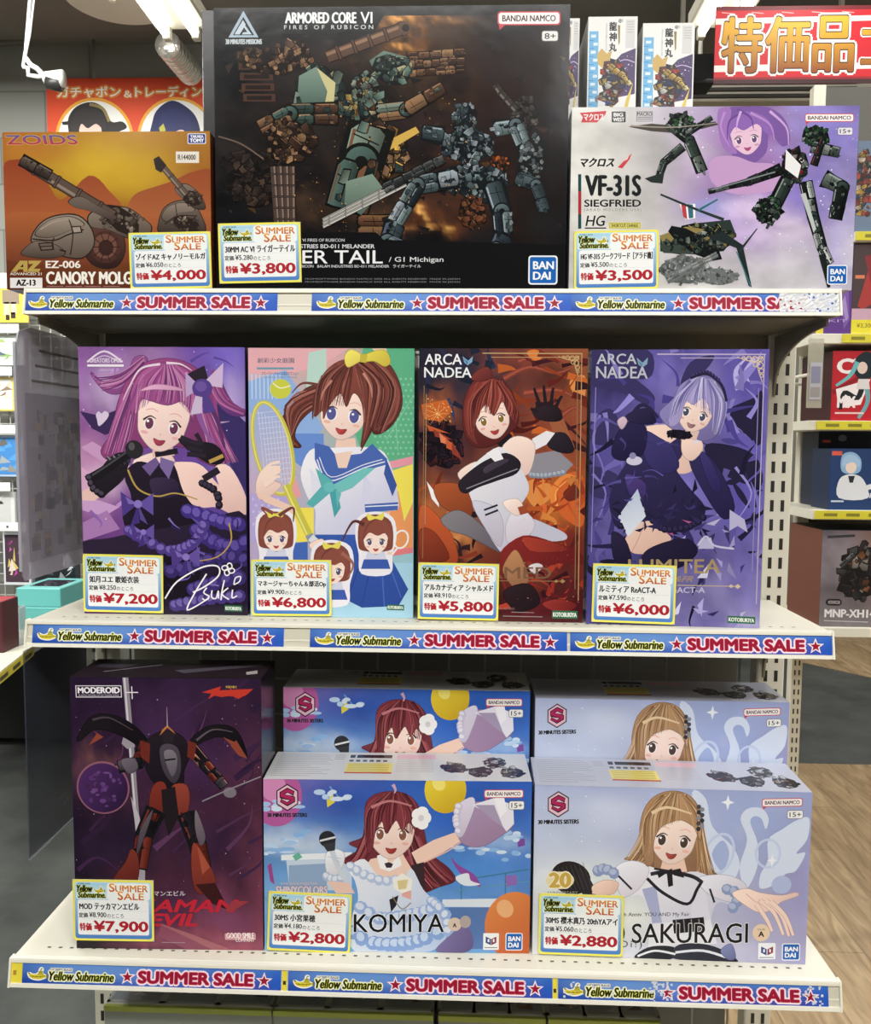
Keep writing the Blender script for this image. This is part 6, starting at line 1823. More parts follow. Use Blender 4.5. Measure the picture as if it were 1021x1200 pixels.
# figure
HBN = ['b58f6a', 'c9a680', '9a7654', 'dcc09a', '86644a']
A.S('ad8661', [350, 520, 365, 460, 400, 425, 450, 415, 500, 435, 530, 490, 540, 560, 560, 640, 575, 660, 520, 660, 400, 650, 340, 620, 306, 610, 350, 590])
strands(A, HBN, [[370, 470, 352, 560, 320, 612], [385, 460, 365, 560, 350, 620], [510, 480, 530, 570, 560, 648], [520, 520, 530, 600, 520, 655], [380, 580, 390, 640, 370, 644]], 14)
locks(A, [368, 480, 342, 560, 308, 612], [388, 540, 380, 600, 350, 642], 16, HBN, 8, 1)
locks(A, [528, 490, 548, 580, 574, 660], [516, 560, 520, 620, 516, 656], 16, HBN, 8, 2)
A.P('ecc9b8', [420, 610, 480, 610, 490, 650, 410, 650])
A.S(('efeff4', 'c6c8dc', (320, 650), (560, 860)), [330, 620, 400, 640, 440, 660, 520, 650, 600, 690, 650, 690, 640, 750, 580, 740, 560, 800, 570, 870, 400, 880, 390, 800, 360, 720, 300, 720, 290, 650])
A.P('aab0d4', [360, 700, 400, 690, 420, 800, 400, 850, 388, 780]); A.P('dcdcea', [500, 700, 540, 690, 560, 790, 510, 850])
A.S('e6e8f2', [280, 640, 330, 616, 380, 640, 350, 700, 300, 720]); A.S('e0e2ee', [520, 670, 600, 660, 660, 690, 640, 740, 560, 720])
A.L('22232c', [374, 668, 420, 710, 492, 744, 520, 700, 534, 676], 9); A.L('2c2e3c', [384, 656, 430, 650, 500, 662, 532, 680], 11); A.L('22232c', [394, 640, 450, 650, 510, 668], 6)
A.P('1f2028', [430, 646, 446, 640, 450, 690, 436, 694]); A.P('1f2028', [440, 646, 470, 640, 482, 668, 452, 660]); A.P('1f2028', [436, 650, 400, 646, 408, 668])
A.L('2a2c38', [290, 660, 330, 700], 6); A.L('2a2c38', [556, 700, 570, 740], 6); frill(A, [220, 650, 250, 640, 290, 660], 18, '8c9cc4', 'b4c0dc'); frill(A, [600, 700, 640, 720, 620, 760], 18, '8c9cc4', 'b0bcd8')
A.S('efd0c0', [214, 690, 250, 672, 290, 680, 280, 710, 250, 716, 220, 712])
for k in range(3): A.L('efd0c0', [225 + k * 6, 690 + k * 6, 216 + k * 4, 712], 9, 7)
A.S('f2d8cb', [620, 715, 660, 700, 700, 712, 760, 720, 800, 712, 808, 722, 760, 740, 740, 760, 700, 770, 660, 750]); 
for l in ([700, 735, 740, 770, 768, 834], [716, 735, 760, 775, 784, 838], [730, 738, 772, 780, 796, 836], [690, 745, 720, 790, 736, 824]): A.L('b98a80', l, 15, 9); A.L('f2d8cb', l, 13, 7)
A.L('d9a898', [660, 715, 690, 740, 700, 730], 2)
face(A, 448, 556, 124, 8, 'f7e2d6', 'ecb8a8', '4c3c36', 'b4504a', .04, 1.05)
A.S('bd966f', [360, 570, 366, 490, 400, 435, 450, 420, 500, 440, 528, 500, 528, 560, 516, 540, 506, 520, 470, 500, 440, 506, 412, 520, 392, 560, 392, 620, 370, 630])
strands(A, HBN, [[440, 424, 390, 480, 378, 600], [455, 424, 420, 470, 410, 522], [465, 424, 455, 470, 444, 506], [475, 426, 500, 480, 514, 536], [420, 428, 370, 490, 364, 570], [485, 430, 520, 480, 526, 550]], 13)
locks(A, [432, 424, 364, 490, 362, 604], [446, 422, 420, 470, 410, 522], 16, HBN, 7, 3)
locks(A, [446, 422, 424, 470, 414, 520], [465, 424, 470, 470, 468, 502], 14, HBN, 7, 4)
locks(A, [468, 424, 488, 470, 506, 522], [480, 428, 528, 490, 528, 560], 14, HBN, 7, 5)
A.L('e6cca6', [384, 478, 430, 462, 500, 482], 11, 4)
for k in range(9): A.E(['4a4a54', '8a8c98', '35353e'][k % 3], 520 + (k % 2) * 10, 462 + k * 8, 7, n=7)
# skirt
A.P('e6e6ee', [386, 800, 560, 790, 580, 860, 380, 870]); A.S('23242e', [340, 900, 380, 870, 440, 866, 470, 880, 450, 904, 400, 906]); A.S('2a2c3a', [450, 890, 470, 862, 540, 860, 600, 880, 636, 916, 470, 906]); A.L('e4e6ee', [350, 896, 400, 880, 460, 890], 6); A.L('dfe2ee', [460, 885, 540, 880, 620, 904], 7); A.P('1d1e26', [450, 790, 540, 782, 545, 822, 455, 830]); 
for k in range(4): A.L('8a8c98', [460 + k * 22, 788, 464 + k * 22, 826], 3)
A.S('8088b4', [590, 880, 620, 860, 634, 900, 612, 906])
A.rich = False
A.part('title_lettering')
A.X('SAKURAGI', 332, 800, 668, 858, '1c1c20', .012, outline='eceef2', ow=.025); A.X('MANO', 140, 800, 312, 858, '1c1c20', .012)
A.part('subtitle_lettering')
A.X('20th Anniv. YOU AND My Fair', 286, 768, 500, 782, '4a4a56', .01); A.X('(Idol Di!)', 200, 850, 362, 876, '3a3a44', .0, spacing=1.3)
A.part('anniversary_mark')
A.E('e6d9b0', 118, 672, 42, 26); A.X('20', 84, 648, 152, 694, 'c9a84e', .08, outline='f4eccc', ow=.05); A.X('ANNIVERSARY', 78, 704, 172, 714, '8a8a78', .03)
s_emblem(A, 110, 448, 36)
A.X('30 MINUTES SISTERS', 50, 493, 172, 506, '2a2a30', .08)
A.part('age_badge')
A.E('e6cdb2', 705, 828, 25, 25, n=24); A.X('A', 697, 824, 714, 840, '2a2428', .06); A.X('COLOR', 694, 816, 716, 821, '8a6a5a', .03)
A.part('safety_mark')
A.R('eef0f4', 698, 858, 747, 905, 3); A.P('3a4a8c', [706, 868, 722, 876, 722, 894, 706, 886]); A.P('8a3a4c', [724, 876, 740, 868, 740, 886, 724, 894]); A.R('eef0f4', 712, 876, 717, 885); A.R('eef0f4', 729, 876, 734, 885); A.L('7a7a80', [702, 900, 742, 900], 2.4)
bandai(A, 768, 862, 814, 906)
bandai_namco(A, 700, 442, 815, 466)
age_mark(A, '15+', 773, 478, 816, 500)
lid_print(bJ, 'b9bccb')
bJ.done()

# ---------------------------------------------------------------- their twins in the second row, each on a box lying flat
for b0, quad, label, lay in ((bI, [(333.5, 804.7), (620, 811)], 'blue sky box, second row, half hidden by its twin in front', 'flat-lying blue box under the second-row sky box'),
                             (bJ, [(625.4, 814.8), (928, 826.5)], 'pale lilac swan box, second row, half hidden by its twin in front', 'flat-lying lilac box under the second-row swan box')):
    yb = b0.e.location.y + b0.d + 0.004
    p0, p1 = at(*quad[0], yb), at(*quad[1], yb)
    o = copy_tree(b0.e)
    ztop = (p0.z + p1.z) / 2
    o.location = ((p0.x + p1.x) / 2, yb, ztop - b0.h)
    o.rotation_euler = (0, 0, math.atan2(-(p0.y - p1.y), p1.x - p0.x) * 0)
    tag(o, label, 'box', 'sister kit boxes in the second row')
    low = MB().box(-b0.w / 2, b0.w / 2, 0, 0.15, 0, ztop - b0.h - SH['bottom'][0] - 0.0006, 'aab0c0', bev=0.0008).build('model_kit_box', GLOSS)
    low.location = ((p0.x + p1.x) / 2, yb, SH['bottom'][0] + 0.0003)
    tag(low, lay, 'box')

# ---------------------------------------------------------------- two white boxes behind the violet robot box
def white_box(quad, y, label):
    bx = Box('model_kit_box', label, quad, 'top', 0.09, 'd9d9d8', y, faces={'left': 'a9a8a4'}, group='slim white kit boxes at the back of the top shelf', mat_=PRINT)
    A = bx.art
    A.H = homography([(0, 0), (160, 0), (160, 1030), (0, 1030)])
    A.at(0, 0, 1)
    A.part('illustration')
    A.R('e8e8e6', 0, 0, 160, 330)
    A.P('6fb1dc', [4, 50, 34, 50, 36, 330, 4, 330])
    for k in range(9): A.R('d9e8f2', 10 + (k % 2) * 8, 62 + k * 28, 26 + (k % 2) * 6, 72 + k * 28); A.R('4a94cc', 4, 80 + k * 28, 20, 84 + k * 28)
    A.P('c9a860', [30, 130, 46, 110, 62, 128, 80, 118, 70, 160, 50, 180, 34, 165])
    A.P('4a3a66', [60, 190, 110, 130, 156, 110, 156, 270, 60, 290]); A.specks(30, 7, 'e6d8f0', 1, 3, (80, 130, 154, 260)); A.L('c9b4dc', [80, 170, 120, 150, 154, 160], 3)
    plates(A, 85, 215, 44, 66, 26, ['2a2a30', 'c9a24a', 'b8342e', 'd9d4cc', '8a3a30', '1f2a5a'], 7, '17171a', .6)
    mech(A, [70, 170, 120, 210, 140, 240], 26, 18, ['c9a24a', 'd9b860', '8a6a30', 'e6d8a0'], 8)
    plates(A, 70, 285, 40, 30, 14, ['b8342e', '2a4a9a', 'e6e4e0', 'c9a24a'], 9, '17171a', .6)
    A.P('e4e4e2', [36, 290, 60, 300, 60, 330, 36, 330]); A.P('d9c060', [150, 230, 128, 290, 120, 330, 132, 330])
    A.part('title_lettering')
    for k, ch in enumerate('龍神丸'): A.X(ch, 68, 18 + k * 36, 94, 50 + k * 36, '1d1d20', .04)
    A.P('8a7a3a', [96, 30, 104, 30, 104, 90, 100, 100]); A.X('MASHIN HERO', 58, 20, 62, 120, '8a8a8a', 0)
    A.part('label')
    A.R('d2d2d2', 122, 10, 152, 110); A.X('@1', 98, 8, 112, 22, '3a3a3e', .03)
    for k in range(5): A.L('9a9a9a', [126, 18 + k * 9, 148, 18 + k * 9], 1.4)
    bx.done()


white_box([(686.5, 20), (743.5, 19.5), (743.5, 345), (686.5, 345)], 0.137, 'slim white kit box behind the violet robot box, left and taller-looking of two')
white_box([(750, 27.5), (810, 27), (810, 345), (750, 345)], 0.142, 'slim white kit box behind the violet robot box, right of its pair')
white_box([(648, 22), (676.5, 21.5), (676.5, 345), (648, 345)], 0.157, 'slim white kit box almost hidden behind the large black robot box')

# ---------------------------------------------------------------- clear divider sheets hooked to the left side of the shelf
def sheet_mat(name, col, amt):
    m = bpy.data.materials.new(name)
    m.use_nodes = True
    nt = m.node_tree
    b = nt.nodes['Principled BSDF']
    out = nt.nodes['Material Output']
    a = nt.nodes.new('ShaderNodeAttribute'); a.attribute_name = 'Col'
    nt.links.new(a.outputs['Color'], b.inputs['Base Color'])
    b.inputs['Roughness'].default_value = 0.25
    tr = nt.nodes.new('ShaderNodeBsdfTransparent')
    mx = nt.nodes.new('ShaderNodeMixShader')
    mx.inputs[0].default_value = amt
    nt.links.new(tr.outputs[0], mx.inputs[1]); nt.links.new(b.outputs[0], mx.inputs[2])
    nt.links.new(mx.outputs[0], out.inputs['Surface'])
    return m


CLEAR = sheet_mat('milky_clear_plastic', '', 0.7)
CLEAR2 = sheet_mat('thin_clear_plastic', '', 0.5)
TAPE = sheet_mat('tape_glare_white', '', 0.5)
e = empty('divider_sheet', (-0.458, 0.1, 1.19))
tag(e, 'milky clear plastic sheet hanging at the left side above the middle shelf', 'plastic sheet')
m = MB()
pts = [(-0.093, 0.013), (-0.085, 0.0), (0.095, 0.0), (0.095, 0.29), (-0.06, 0.29), (-0.085, 0.282), (-0.093, 0.262)]
m.prism(pts, 'x', -0.0009, 0.0009, 'b4b0bf')
m.build('sheet', CLEAR, e)
m = MB()
rs = random.Random(12)
m.box(-0.0013, -0.001, -0.075, 0.09, 0.02, 0.215, 'aaa5b5'); m.box(0.0011, 0.0013, -0.075, 0.09, 0.02, 0.215, 'aaa5b5')
for r in range(90):
    for c in range(1):
        y0, z0 = rs.uniform(-0.072, 0.07), rs.uniform(0.022, 0.19)
        m.box(0.0014 + r * 2e-6, 0.0015 + r * 2e-6, y0, y0 + rs.uniform(.004, .022), z0, z0 + rs.uniform(.006, .026), rs.choice(['8d8a98', 'b4afbc', '95909c', 'b8aaa8', '7f8090', 'a59a98']))
for r in range(3): m.box(0.0012, 0.0014, -0.06 + r * .01, 0.07, 0.228 + r * 0.018, 0.231 + r * 0.018, '6a675f')
m.build('printed_insert', CLEAR2, e)
MB().box(-0.0016, 0.0016, -0.0945, -0.0915, 0.012, 0.27, 'b9b9c4').build('front_edge', CLEAR, e)
e = empty('divider_sheet', (-0.4585, 0.1, 0.862))
tag(e, 'dark tinted clear plastic sheet hanging at the left side above the bottom shelf', 'plastic sheet')
m = MB()
m.prism([(-0.093, 0), (0.095, 0), (0.095, 0.248), (-0.093, 0.248)], 'x', -0.0008, 0.0008, '4c505c')
m.build('sheet', CLEAR2, e)
MB().box(-0.0012, 0.0012, -0.093, 0.095, 0.0, 0.0016, 'c9ccd4').build('lower_edge', CLEAR2, e)
m = MB()
m.box(0.0009, 0.001, -0.02, 0.04, 0.04, 0.044, '8a8d96'); m.box(0.0009, 0.001, -0.01, 0.035, 0.03, 0.034, '8a8d96')
m.build('faint_mark', CLEAR2, e)

# crackled clear tape over the strips; its white colour paints the glare
def tape(k, px0, px1, lab, seed, n, col='eef2f4'):
    zt, zl, yt, yl = SH[k]
    py = {'top': 352, 'middle': 744, 'bottom': 1145}[k]
    xa, xb = at(px0, py, yt).x, at(px1, py, yt).x
    w = xb - xa
    rr = random.Random(seed)
    mb = MB()
    nx, nz = max(4, int(w / 0.0022)), 10
    vs = []
    for j in range(nz + 1):
        for i in range(nx + 1):
            vs.append((w * i / nx + rr.uniform(-.0006, .0006) * (0 < i < nx), -0.0012 - rr.random() * 0.0007, SHH * j / nz + rr.uniform(-.0005, .0005) * (0 < j < nz)))
    fs = []
    for j in range(nz):
        for i in range(nx):
            if rr.random() < n: fs.append((j * (nx + 1) + i, j * (nx + 1) + i + 1, (j + 1) * (nx + 1) + i + 1, (j + 1) * (nx + 1) + i))
    mb.add(vs, fs, lin(col))
    o = mb.build('clear_tape', TAPE)
    a = math.atan2(yt - yl, zt - zl)
    zc = zl + 0.0039
    o.rotation_euler = (-a, 0, 0)
    o.location = (xa, yt - (yt - yl) * (zt - zc) / (zt - zl) - 0.0003, zc)
    tag(o, lab, 'tape', 'crackled clear tape on the strips')


TAPE.node_tree.nodes['Mix Shader'].inputs[0].default_value = 0.72
tape('top', 912, 982, 'crackled clear tape over the right end of the top sale strip', 3, .9)
tape('bottom', 760, 788, 'crackled tape patch by the star of the bottom right sale strip', 4, .3)
tape('bottom', 660, 676, 'crackled tape bit at the left end of the bottom right sale strip', 5, .16)
tape('bottom', 940, 964, 'crackled tape bit at the last star of the bottom right sale strip', 6, .16)

# ---------------------------------------------------------------- clear topped boxes on the lowest shelf
def windowed(px0, px1, label, seed):
    y0 = 0.045
    xa, xb = at(px0, 1183, y0).x, at(px1, 1183, y0).x
    w, d, h = xb - xa, 0.14, 0.2195
    e = empty('window_box', ((xa + xb) / 2, y0, SH['lowest'][0] + 0.0003))
    tag(e, label, 'box', 'windowed boxes on the lowest shelf')
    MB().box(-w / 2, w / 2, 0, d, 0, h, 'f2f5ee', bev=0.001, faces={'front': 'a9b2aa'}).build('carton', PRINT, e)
    MB().box(-w / 2, w / 2, -0.0008, 0.004, h - 0.006, h + 0.0006, 'c4d46a').build('lime_edge', PRINT, e)
    rr = random.Random(seed)
    n = 3
    for k in range(n):
        x0, x1 = -w / 2 + w * (k + .06) / n, -w / 2 + w * (k + .94) / n
        m = MB().box(x0, x1, 0.012, d - 0.01, h, h + 0.0006, 'b4bec6')
        for q in range(16):
            x, y = rr.uniform(x0 + .006, x1 - .014), rr.uniform(.016, d - .03)
            m.add([(x, y, h + .0008), (x + rr.uniform(.006, .02), y + rr.uniform(-.004, .004), h + .0008), (x + rr.uniform(.004, .016), y + rr.uniform(.004, .014), h + .0008)], [(0, 1, 2)], lin(rr.choice(['afbac4', 'cad4da', '7f8a98', 'e4e8e4', '8a7a7a', 'aabacc', 'aa9488'])))
        m.build('window', mat('box_window', attr=True, rough=0.08, spec=0.6), e)
        f = MB()
        for a_, b_, c_, d_ in ((x0 - .004, x1 + .004, .008, .012), (x0 - .004, x1 + .004, d - .01, d - .006), (x0 - .004, x0, .008, d - .006), (x1, x1 + .004, .008, d - .006)):
            f.box(a_, b_, c_, d_, h, h + .0008, 'd2d6d2')
        f.build('window_frame', PRINT, e)


windowed(122, 318, 'leftmost clear-topped box on the lowest shelf with lime front edge', 1)
windowed(320, 508, 'clear-topped box on the lowest shelf, second from the left post', 2)
windowed(514, 640, 'clear-topped box on the lowest shelf under the centre strip', 3)
windowed(643, 775, 'clear-topped box on the lowest shelf nearest the right post', 4)

# ---------------------------------------------------------------- left background: poster, spot lamp, duct, wire wall with packs
def poster():
    y = 3.235
    quad = [(54, 92), (262, 92), (262, 250), (54, 250)]
    p = [at(*q, y) for q in quad]
    w, h = p[1].x - p[0].x, p[0].z - p[3].z
    e = empty('poster', ((p[0].x + p[1].x) / 2, y, p[3].z))
    tag(e, 'orange poster with white lettering on the grey block wall', 'poster')
    A = Art(w, h, quad, lift=0.0006)
    A.at(0, 0, 3.927)
    A.part('sheet')
    A.P(('d84a2a', 'd4562e', (215, 360), (215, 620)), [215, 360, 1030, 360, 1030, 990, 215, 990])
    for cx in (430, 810):
        A.E('e8a83c', cx, 640, 182, 190, n=40); A.E('ecebe6', cx, 640, 168, 176, n=40)
    A.S('2b2828', [310, 600, 312, 540, 350, 490, 420, 470, 480, 500, 510, 560, 560, 560, 580, 590, 520, 620, 500, 680, 330, 680])
    A.S('e3c6b8', [360, 580, 400, 560, 460, 580, 450, 660, 380, 660]); A.S('332e2e', [320, 600, 340, 520, 400, 500, 470, 520, 480, 600, 440, 570, 400, 590, 370, 570, 350, 620])
    A.L('8a7a4a', [410, 480, 470, 500, 500, 560], 14); A.P('2b2828', [280, 560, 320, 556, 320, 574, 284, 574])
    A.S('262a58', [690, 700, 700, 560, 730, 500, 790, 466, 850, 490, 900, 540, 920, 620, 900, 700]); A.S('e3c6b8', [760, 620, 820, 590, 860, 620, 850, 700, 770, 700]); A.S('2a2f62', [720, 660, 740, 540, 800, 500, 870, 540, 880, 640, 840, 600, 800, 610, 760, 640]); A.P('b9b84a', [730, 590, 750, 570, 760, 600, 740, 640])
    A.part('lettering')
    A.X('ガチャポン', 262, 398, 556, 450, 'f4efe6', .03, outline=['e2903c'], ow=.14)
    A.X('＆', 572, 420, 606, 450, 'f4efe6', .03, outline=['e2903c'], ow=.16)
    A.X('トレーディング', 622, 400, 985, 450, 'f4efe6', .03, outline=['e2903c'], ow=.14)
    MB().box(-w / 2, w / 2, -0.0004, 0.003, 0, h, 'd84a2a').build('backing', PRINT, e)
    A.finish(e)


poster()
e = empty('spot_lamp', at(58, 93, 2.2))
tag(e, 'small white spot lamp on a bent bracket hanging in front of the block wall', 'lamp')
P0 = e.location
def rel(px, py, y=2.2): return at(px, py, y) - P0
wp = mat('white_lamp_paint', 'd9d8d2', 0.35)
MB().tube([rel(36, -12), rel(30, 60), rel(27, 78)], 0.006, 'fff').build('hanging_rod', wp, e, smooth=True)
MB().tube([rel(41, -12), rel(35, 40), rel(30, 66)], 0.004, 'fff').build('cable', wp, e, smooth=True)
MB().tube([rel(27, 78), rel(33, 80), rel(33, 88), rel(45, 90), rel(54, 88)], 0.008, 'fff').build('bracket', wp, e, smooth=True)
MB().tube([rel(30, 68), rel(36, 76), rel(43, 80), rel(49, 86)], 0.009, 'fff').build('arm', wp, e, smooth=True)
MB().tube([rel(52, 91), rel(74, 92)], 0.020, 'fff', 14, 0.03).build('lamp_head', wp, e, smooth=True)
MB().tube([rel(56, 96), rel(72, 99)], 0.024, '333', 14, 0.026).build('lamp_rim', mat('dark_rim', '2a2a2a', 0.4), e, smooth=True)

e = empty('round_ceiling_plate', at(138, 0, 2.3))
tag(e, 'cream round plate with a small knob under the ceiling, beside the left tube lamp', 'ceiling plate')
m = MB()
ring = [(0.19 * math.cos(t), 0.19 * math.sin(t)) for t in [2 * math.pi * k / 40 for k in range(40)]]
m.prism(ring, 'z', 0.0, 0.03, 'cdc6b4')
m.build('plate', mat('cream_plate', 'c9c2b0', 0.5), e, fix=True)
MB().tube([(0.0, -0.05, 0.0), (0.0, -0.05, -0.03)], 0.012, 'ddd', 10).build('knob', WHITE_METAL, e)
MB().tube([(0, 0, 0.03), (0, 0, 3.22 - e.location.z)], 0.03, 'ccc', 12).build('stem', WHITE_METAL, e)
e = MB()
a_, b_ = at(196, 52, 2.5), at(224, 86, 2.75)
n_ = 14
pts = [a_ + (b_ - a_) * (k / n_) for k in range(n_ + 1)]
for k in range(n_): e.tube([pts[k], pts[k + 1]], 0.05 + 0.002 * (k % 2), 'ddd', 18, 0.05 + 0.002 * ((k + 1) % 2))
o = e.build('foil_duct', mat('crinkled_foil', 'd6d2c8', 0.28, metal=0.9, bump=0.5, bump_scale=40), smooth=True)
tag(o, 'short crinkled silver foil duct under the left tube lamp', 'duct')
m = MB().tube([at(-20, 52, 3.2), at(110, 40, 3.2), at(240, 40, 3.2)], 0.012, '999')
m.tube([at(110, 40, 3.2), at(110, 92, 3.2)], 0.008, '999')
o = m.build('conduit_pipe', PLASTER, smooth=True); tag(o, 'thin grey conduit pipe running along the block wall', 'pipe')

def flat_rect(mb, px0, py0, px1, py1, y, col, th=0.004, dy=0.0):
    a, b = at(px0, py1, y), at(px1, py0, y)
    mb.box(a.x, b.x, y - th - dy, y - dy, a.z, b.z, col)


WY = 3.0
m = MB()
p0, p1 = at(-40, 770, WY), at(125, 330, WY)
k = p0.x
while k < p1.x:
    m.box(k - .002, k + .002, WY, WY + .004, p0.z, p1.z, 'b4b6b2'); k += 0.05
k = p0.z
while k < p1.z:
    m.box(p0.x, p1.x, WY + .004, WY + .008, k - .002, k + .002, 'b4b6b2'); k += 0.05
m.box(p0.x, p0.x + 0.02, WY, WY + 0.02, 0, p1.z, 'c9c9c4'); m.box(p1.x - .02, p1.x, WY, WY + 0.02, 0, p1.z, 'c9c9c4')
o = m.build('wire_wall', POST_PAINT); tag(o, 'white wire grid wall with small packs hanging, far left', 'wire grid')


def pack(px0, py0, px1, py1, label, cols, seed, header=None):
    a, b = at(px0, py1, WY), at(px1, py0, WY)
    e = empty('hanging_pack', ((a.x + b.x) / 2, WY - 0.03, a.z))
    tag(e, label, 'pack', 'small packs hanging on the wire wall')
    w, h = b.x - a.x, b.z - a.z
    m = MB().box(-w / 2, w / 2, -0.01, 0.01, 0, h, cols[0], bev=0.002)
    rr = random.Random(seed)
    m.box(-w * .42, w * .42, -0.0112, -0.0101, h * .06, h * .94, cols[1])
    for k in range(12):
        x, z = rr.uniform(-w * .38, w * .3), rr.uniform(h * .1, h * .75)
        m.add([(x, -.0116 - k * 1e-5, z), (x + w * rr.uniform(.08, .3), -.0116 - k * 1e-5, z + h * rr.uniform(-.05, .1)), (x + w * rr.uniform(.02, .2), -.0116 - k * 1e-5, z + h * rr.uniform(.1, .25))], [(0, 1, 2)], lin(rr.choice(cols[2:])))
    m.build('sleeve', GLOSS, e)
    # hook and white label holder
    MB().tube([(0, 0.034, h + .02), (0, -0.03, h + .02), (0, -0.04, h + .028)], 0.003, 'ccc', 6).build('hook', WHITE_METAL, e)
    hc = MB().box(-w / 2, w / 2, -0.045, -0.042, h + .005, h + .045, 'e6e6e2', bev=.001)
    hc.box(-w * .2, -w * .12, -0.0455, -0.045, h + .02, h + .03, '4a4a4a')
    hc.build('label_holder', PRINT, e)


pack(-34, 394, 32, 429, 'pale pack with green top on the wire wall, uppermost', ['d9e0dc', 'cdd9d2', '8aa86a', '5a6a7a', 'a43a4a', 'e6e4de', '9ab46a'], 1)
pack(-36, 443, 24, 482, 'white and yellow pack on the wire wall, second from the top', ['d9c46a', 'e2dfd6', '3a2c2a', 'd9c8b8', 'c9b8a0', '8a7a6a'], 2)
pack(-36, 510, 32, 558, 'blue pack with grey figure on the wire wall', ['a9bcd4', '4a86c4', '8a8a84', '6a6a66', '9aa4a8', '5a9ad4'], 3)
pack(-36, 576, 22, 612, 'grey pack with dark sword-like shape on the wire wall', ['d2d4d2', 'c4c6c4', '3a3a3e', '5a5a5e', 'a4a6a6', 'e0e0de'], 4)
pack(10, 622, 40, 684, 'pink pack with small figure at the foot of the wire wall', ['cdd2d6', '4a3a44', 'b45a9c', 'c9b86a', 'd9c8c0', 'c04a9a'], 5)
pack(46, 640, 96, 690, 'dark pack with pale figure behind the plastic sheet', ['2e3236', '24282c', 'b9bcc0', '8a8d92', 'd9dadc', '4a4e54'], 6)
m = MB()
flat_rect(m, -40, 338, 33, 378, WY - 0.06, 'd9b84a', 0.004)
for px0, px1, py0, py1, c in ((3, 22, 340, 356, '8a7a6a'), (5, 11, 354, 370, 'd9b8a4'), (13, 19, 354, 368, 'd9b8a4'), (7, 11, 369, 375, '2a2424'), (13, 18, 366, 373, '2a2424')): flat_rect(m, px0, py0, px1, py1, WY - 0.0645, c, 0.0006)
o = m.build('notice_sign', PRINT); tag(o, 'yellow sign showing a pair of legs, above the hanging packs', 'sign')
m = MB(); flat_rect(m, -40, 320, 15, 338, WY - 0.06, 'd9dcdc', 0.004)
o = m.build('notice_sign', PRINT); tag(o, 'white sign edge above the yellow sign, far left', 'sign')

# low display table at the far left with teal boxes
TZ = 0.55
e = empty('display_table', (at_z(0, 770, TZ).x, at_z(0, 770, TZ).y, 0))
tag(e, 'white low display table on casters with yellow price strip, far left', 'table')
O = e.location
loc = [at_z(x, y, TZ) - O for x, y in ((-60, 838), (5, 783), (38, 757), (92, 728), (92, 727), (-60, 727))]
m = MB().prism([(p.x, p.y) for p in loc], 'z', TZ - 0.03, TZ, 'c9cac4')
m.build('top_board', WHITE_METAL, e, fix=True)
a, b = at_z(-10, 797, TZ) - O, at_z(38.5, 757.5, TZ) - O
d = (b - a).normalized(); nrm = Vector((d.y, -d.x, 0))
m = MB()
q = [a + nrm * .004, b + nrm * .004]
m.add([(q[0].x, q[0].y, TZ - .035), (q[1].x, q[1].y, TZ - .035), (q[1].x, q[1].y, TZ), (q[0].x, q[0].y, TZ)], [(0, 1, 2, 3)], lin('d9c93a'))
for t in (.15, .45, .75):
    r1, r2 = q[0] + (q[1] - q[0]) * t + nrm * .001, q[0] + (q[1] - q[0]) * (t + .18) + nrm * .001
    m.add([(r1.x, r1.y, TZ - .026), (r2.x, r2.y, TZ - .026), (r2.x, r2.y, TZ - .012), (r1.x, r1.y, TZ - .012)], [(0, 1, 2, 3)], lin('4a4628'))
m.build('price_strip', PRINT, e)
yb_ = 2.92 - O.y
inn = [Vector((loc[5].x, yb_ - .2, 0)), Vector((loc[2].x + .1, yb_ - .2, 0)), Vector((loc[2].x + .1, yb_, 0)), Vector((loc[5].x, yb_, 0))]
MB().prism([(p.x, p.y) for p in inn], 'z', 0.04, TZ - 0.031, '1a1b1b').build('under_table_shade', mat('black_shade', '141515', 0.6), e, fix=True)  # dark block added where there is only shade under the table
c0 = at_z(3, 842, 0.0) - O
MB().tube([(c0.x - .02, c0.y, .05), (c0.x + .02, c0.y, .05)], 0.05, '222', 18).build('caster', mat('black_rubber', '1c1c1e', 0.5), e, fix=True)
MB().box(c0.x - .012, c0.x + .012, c0.y - .02, c0.y + .02, .06, .11, '999').build('caster_fork', WHITE_METAL, e)


def tcube(name, px0, px1, py_top, py_bot, depth, z, col, label, cat, group=None, m_=None, window=None, faces=None):
    """a box standing on the table: front seen between two columns of the photo"""
    y = at_z((px0 + px1) / 2, py_bot, z).y
    a, b = at(px0, py_bot, y), at(px1, py_bot, y)
    h = at((px0 + px1) / 2, py_top, y).z - z
    e = empty(name, ((a.x + b.x) / 2, y, z + .0003))
    w = b.x - a.x
    tag(e, label, cat, group)
    MB().box(-w / 2, w / 2, 0, depth, 0, h, col, bev=.003, faces=faces).build('carton', m_ or PRINT, e)
    if window:
        MB().box(-w * .34, w * .34, depth * .2, depth * .8, h, h + .001, window).build('window', mat('box_window', attr=True), e)
    return e, h


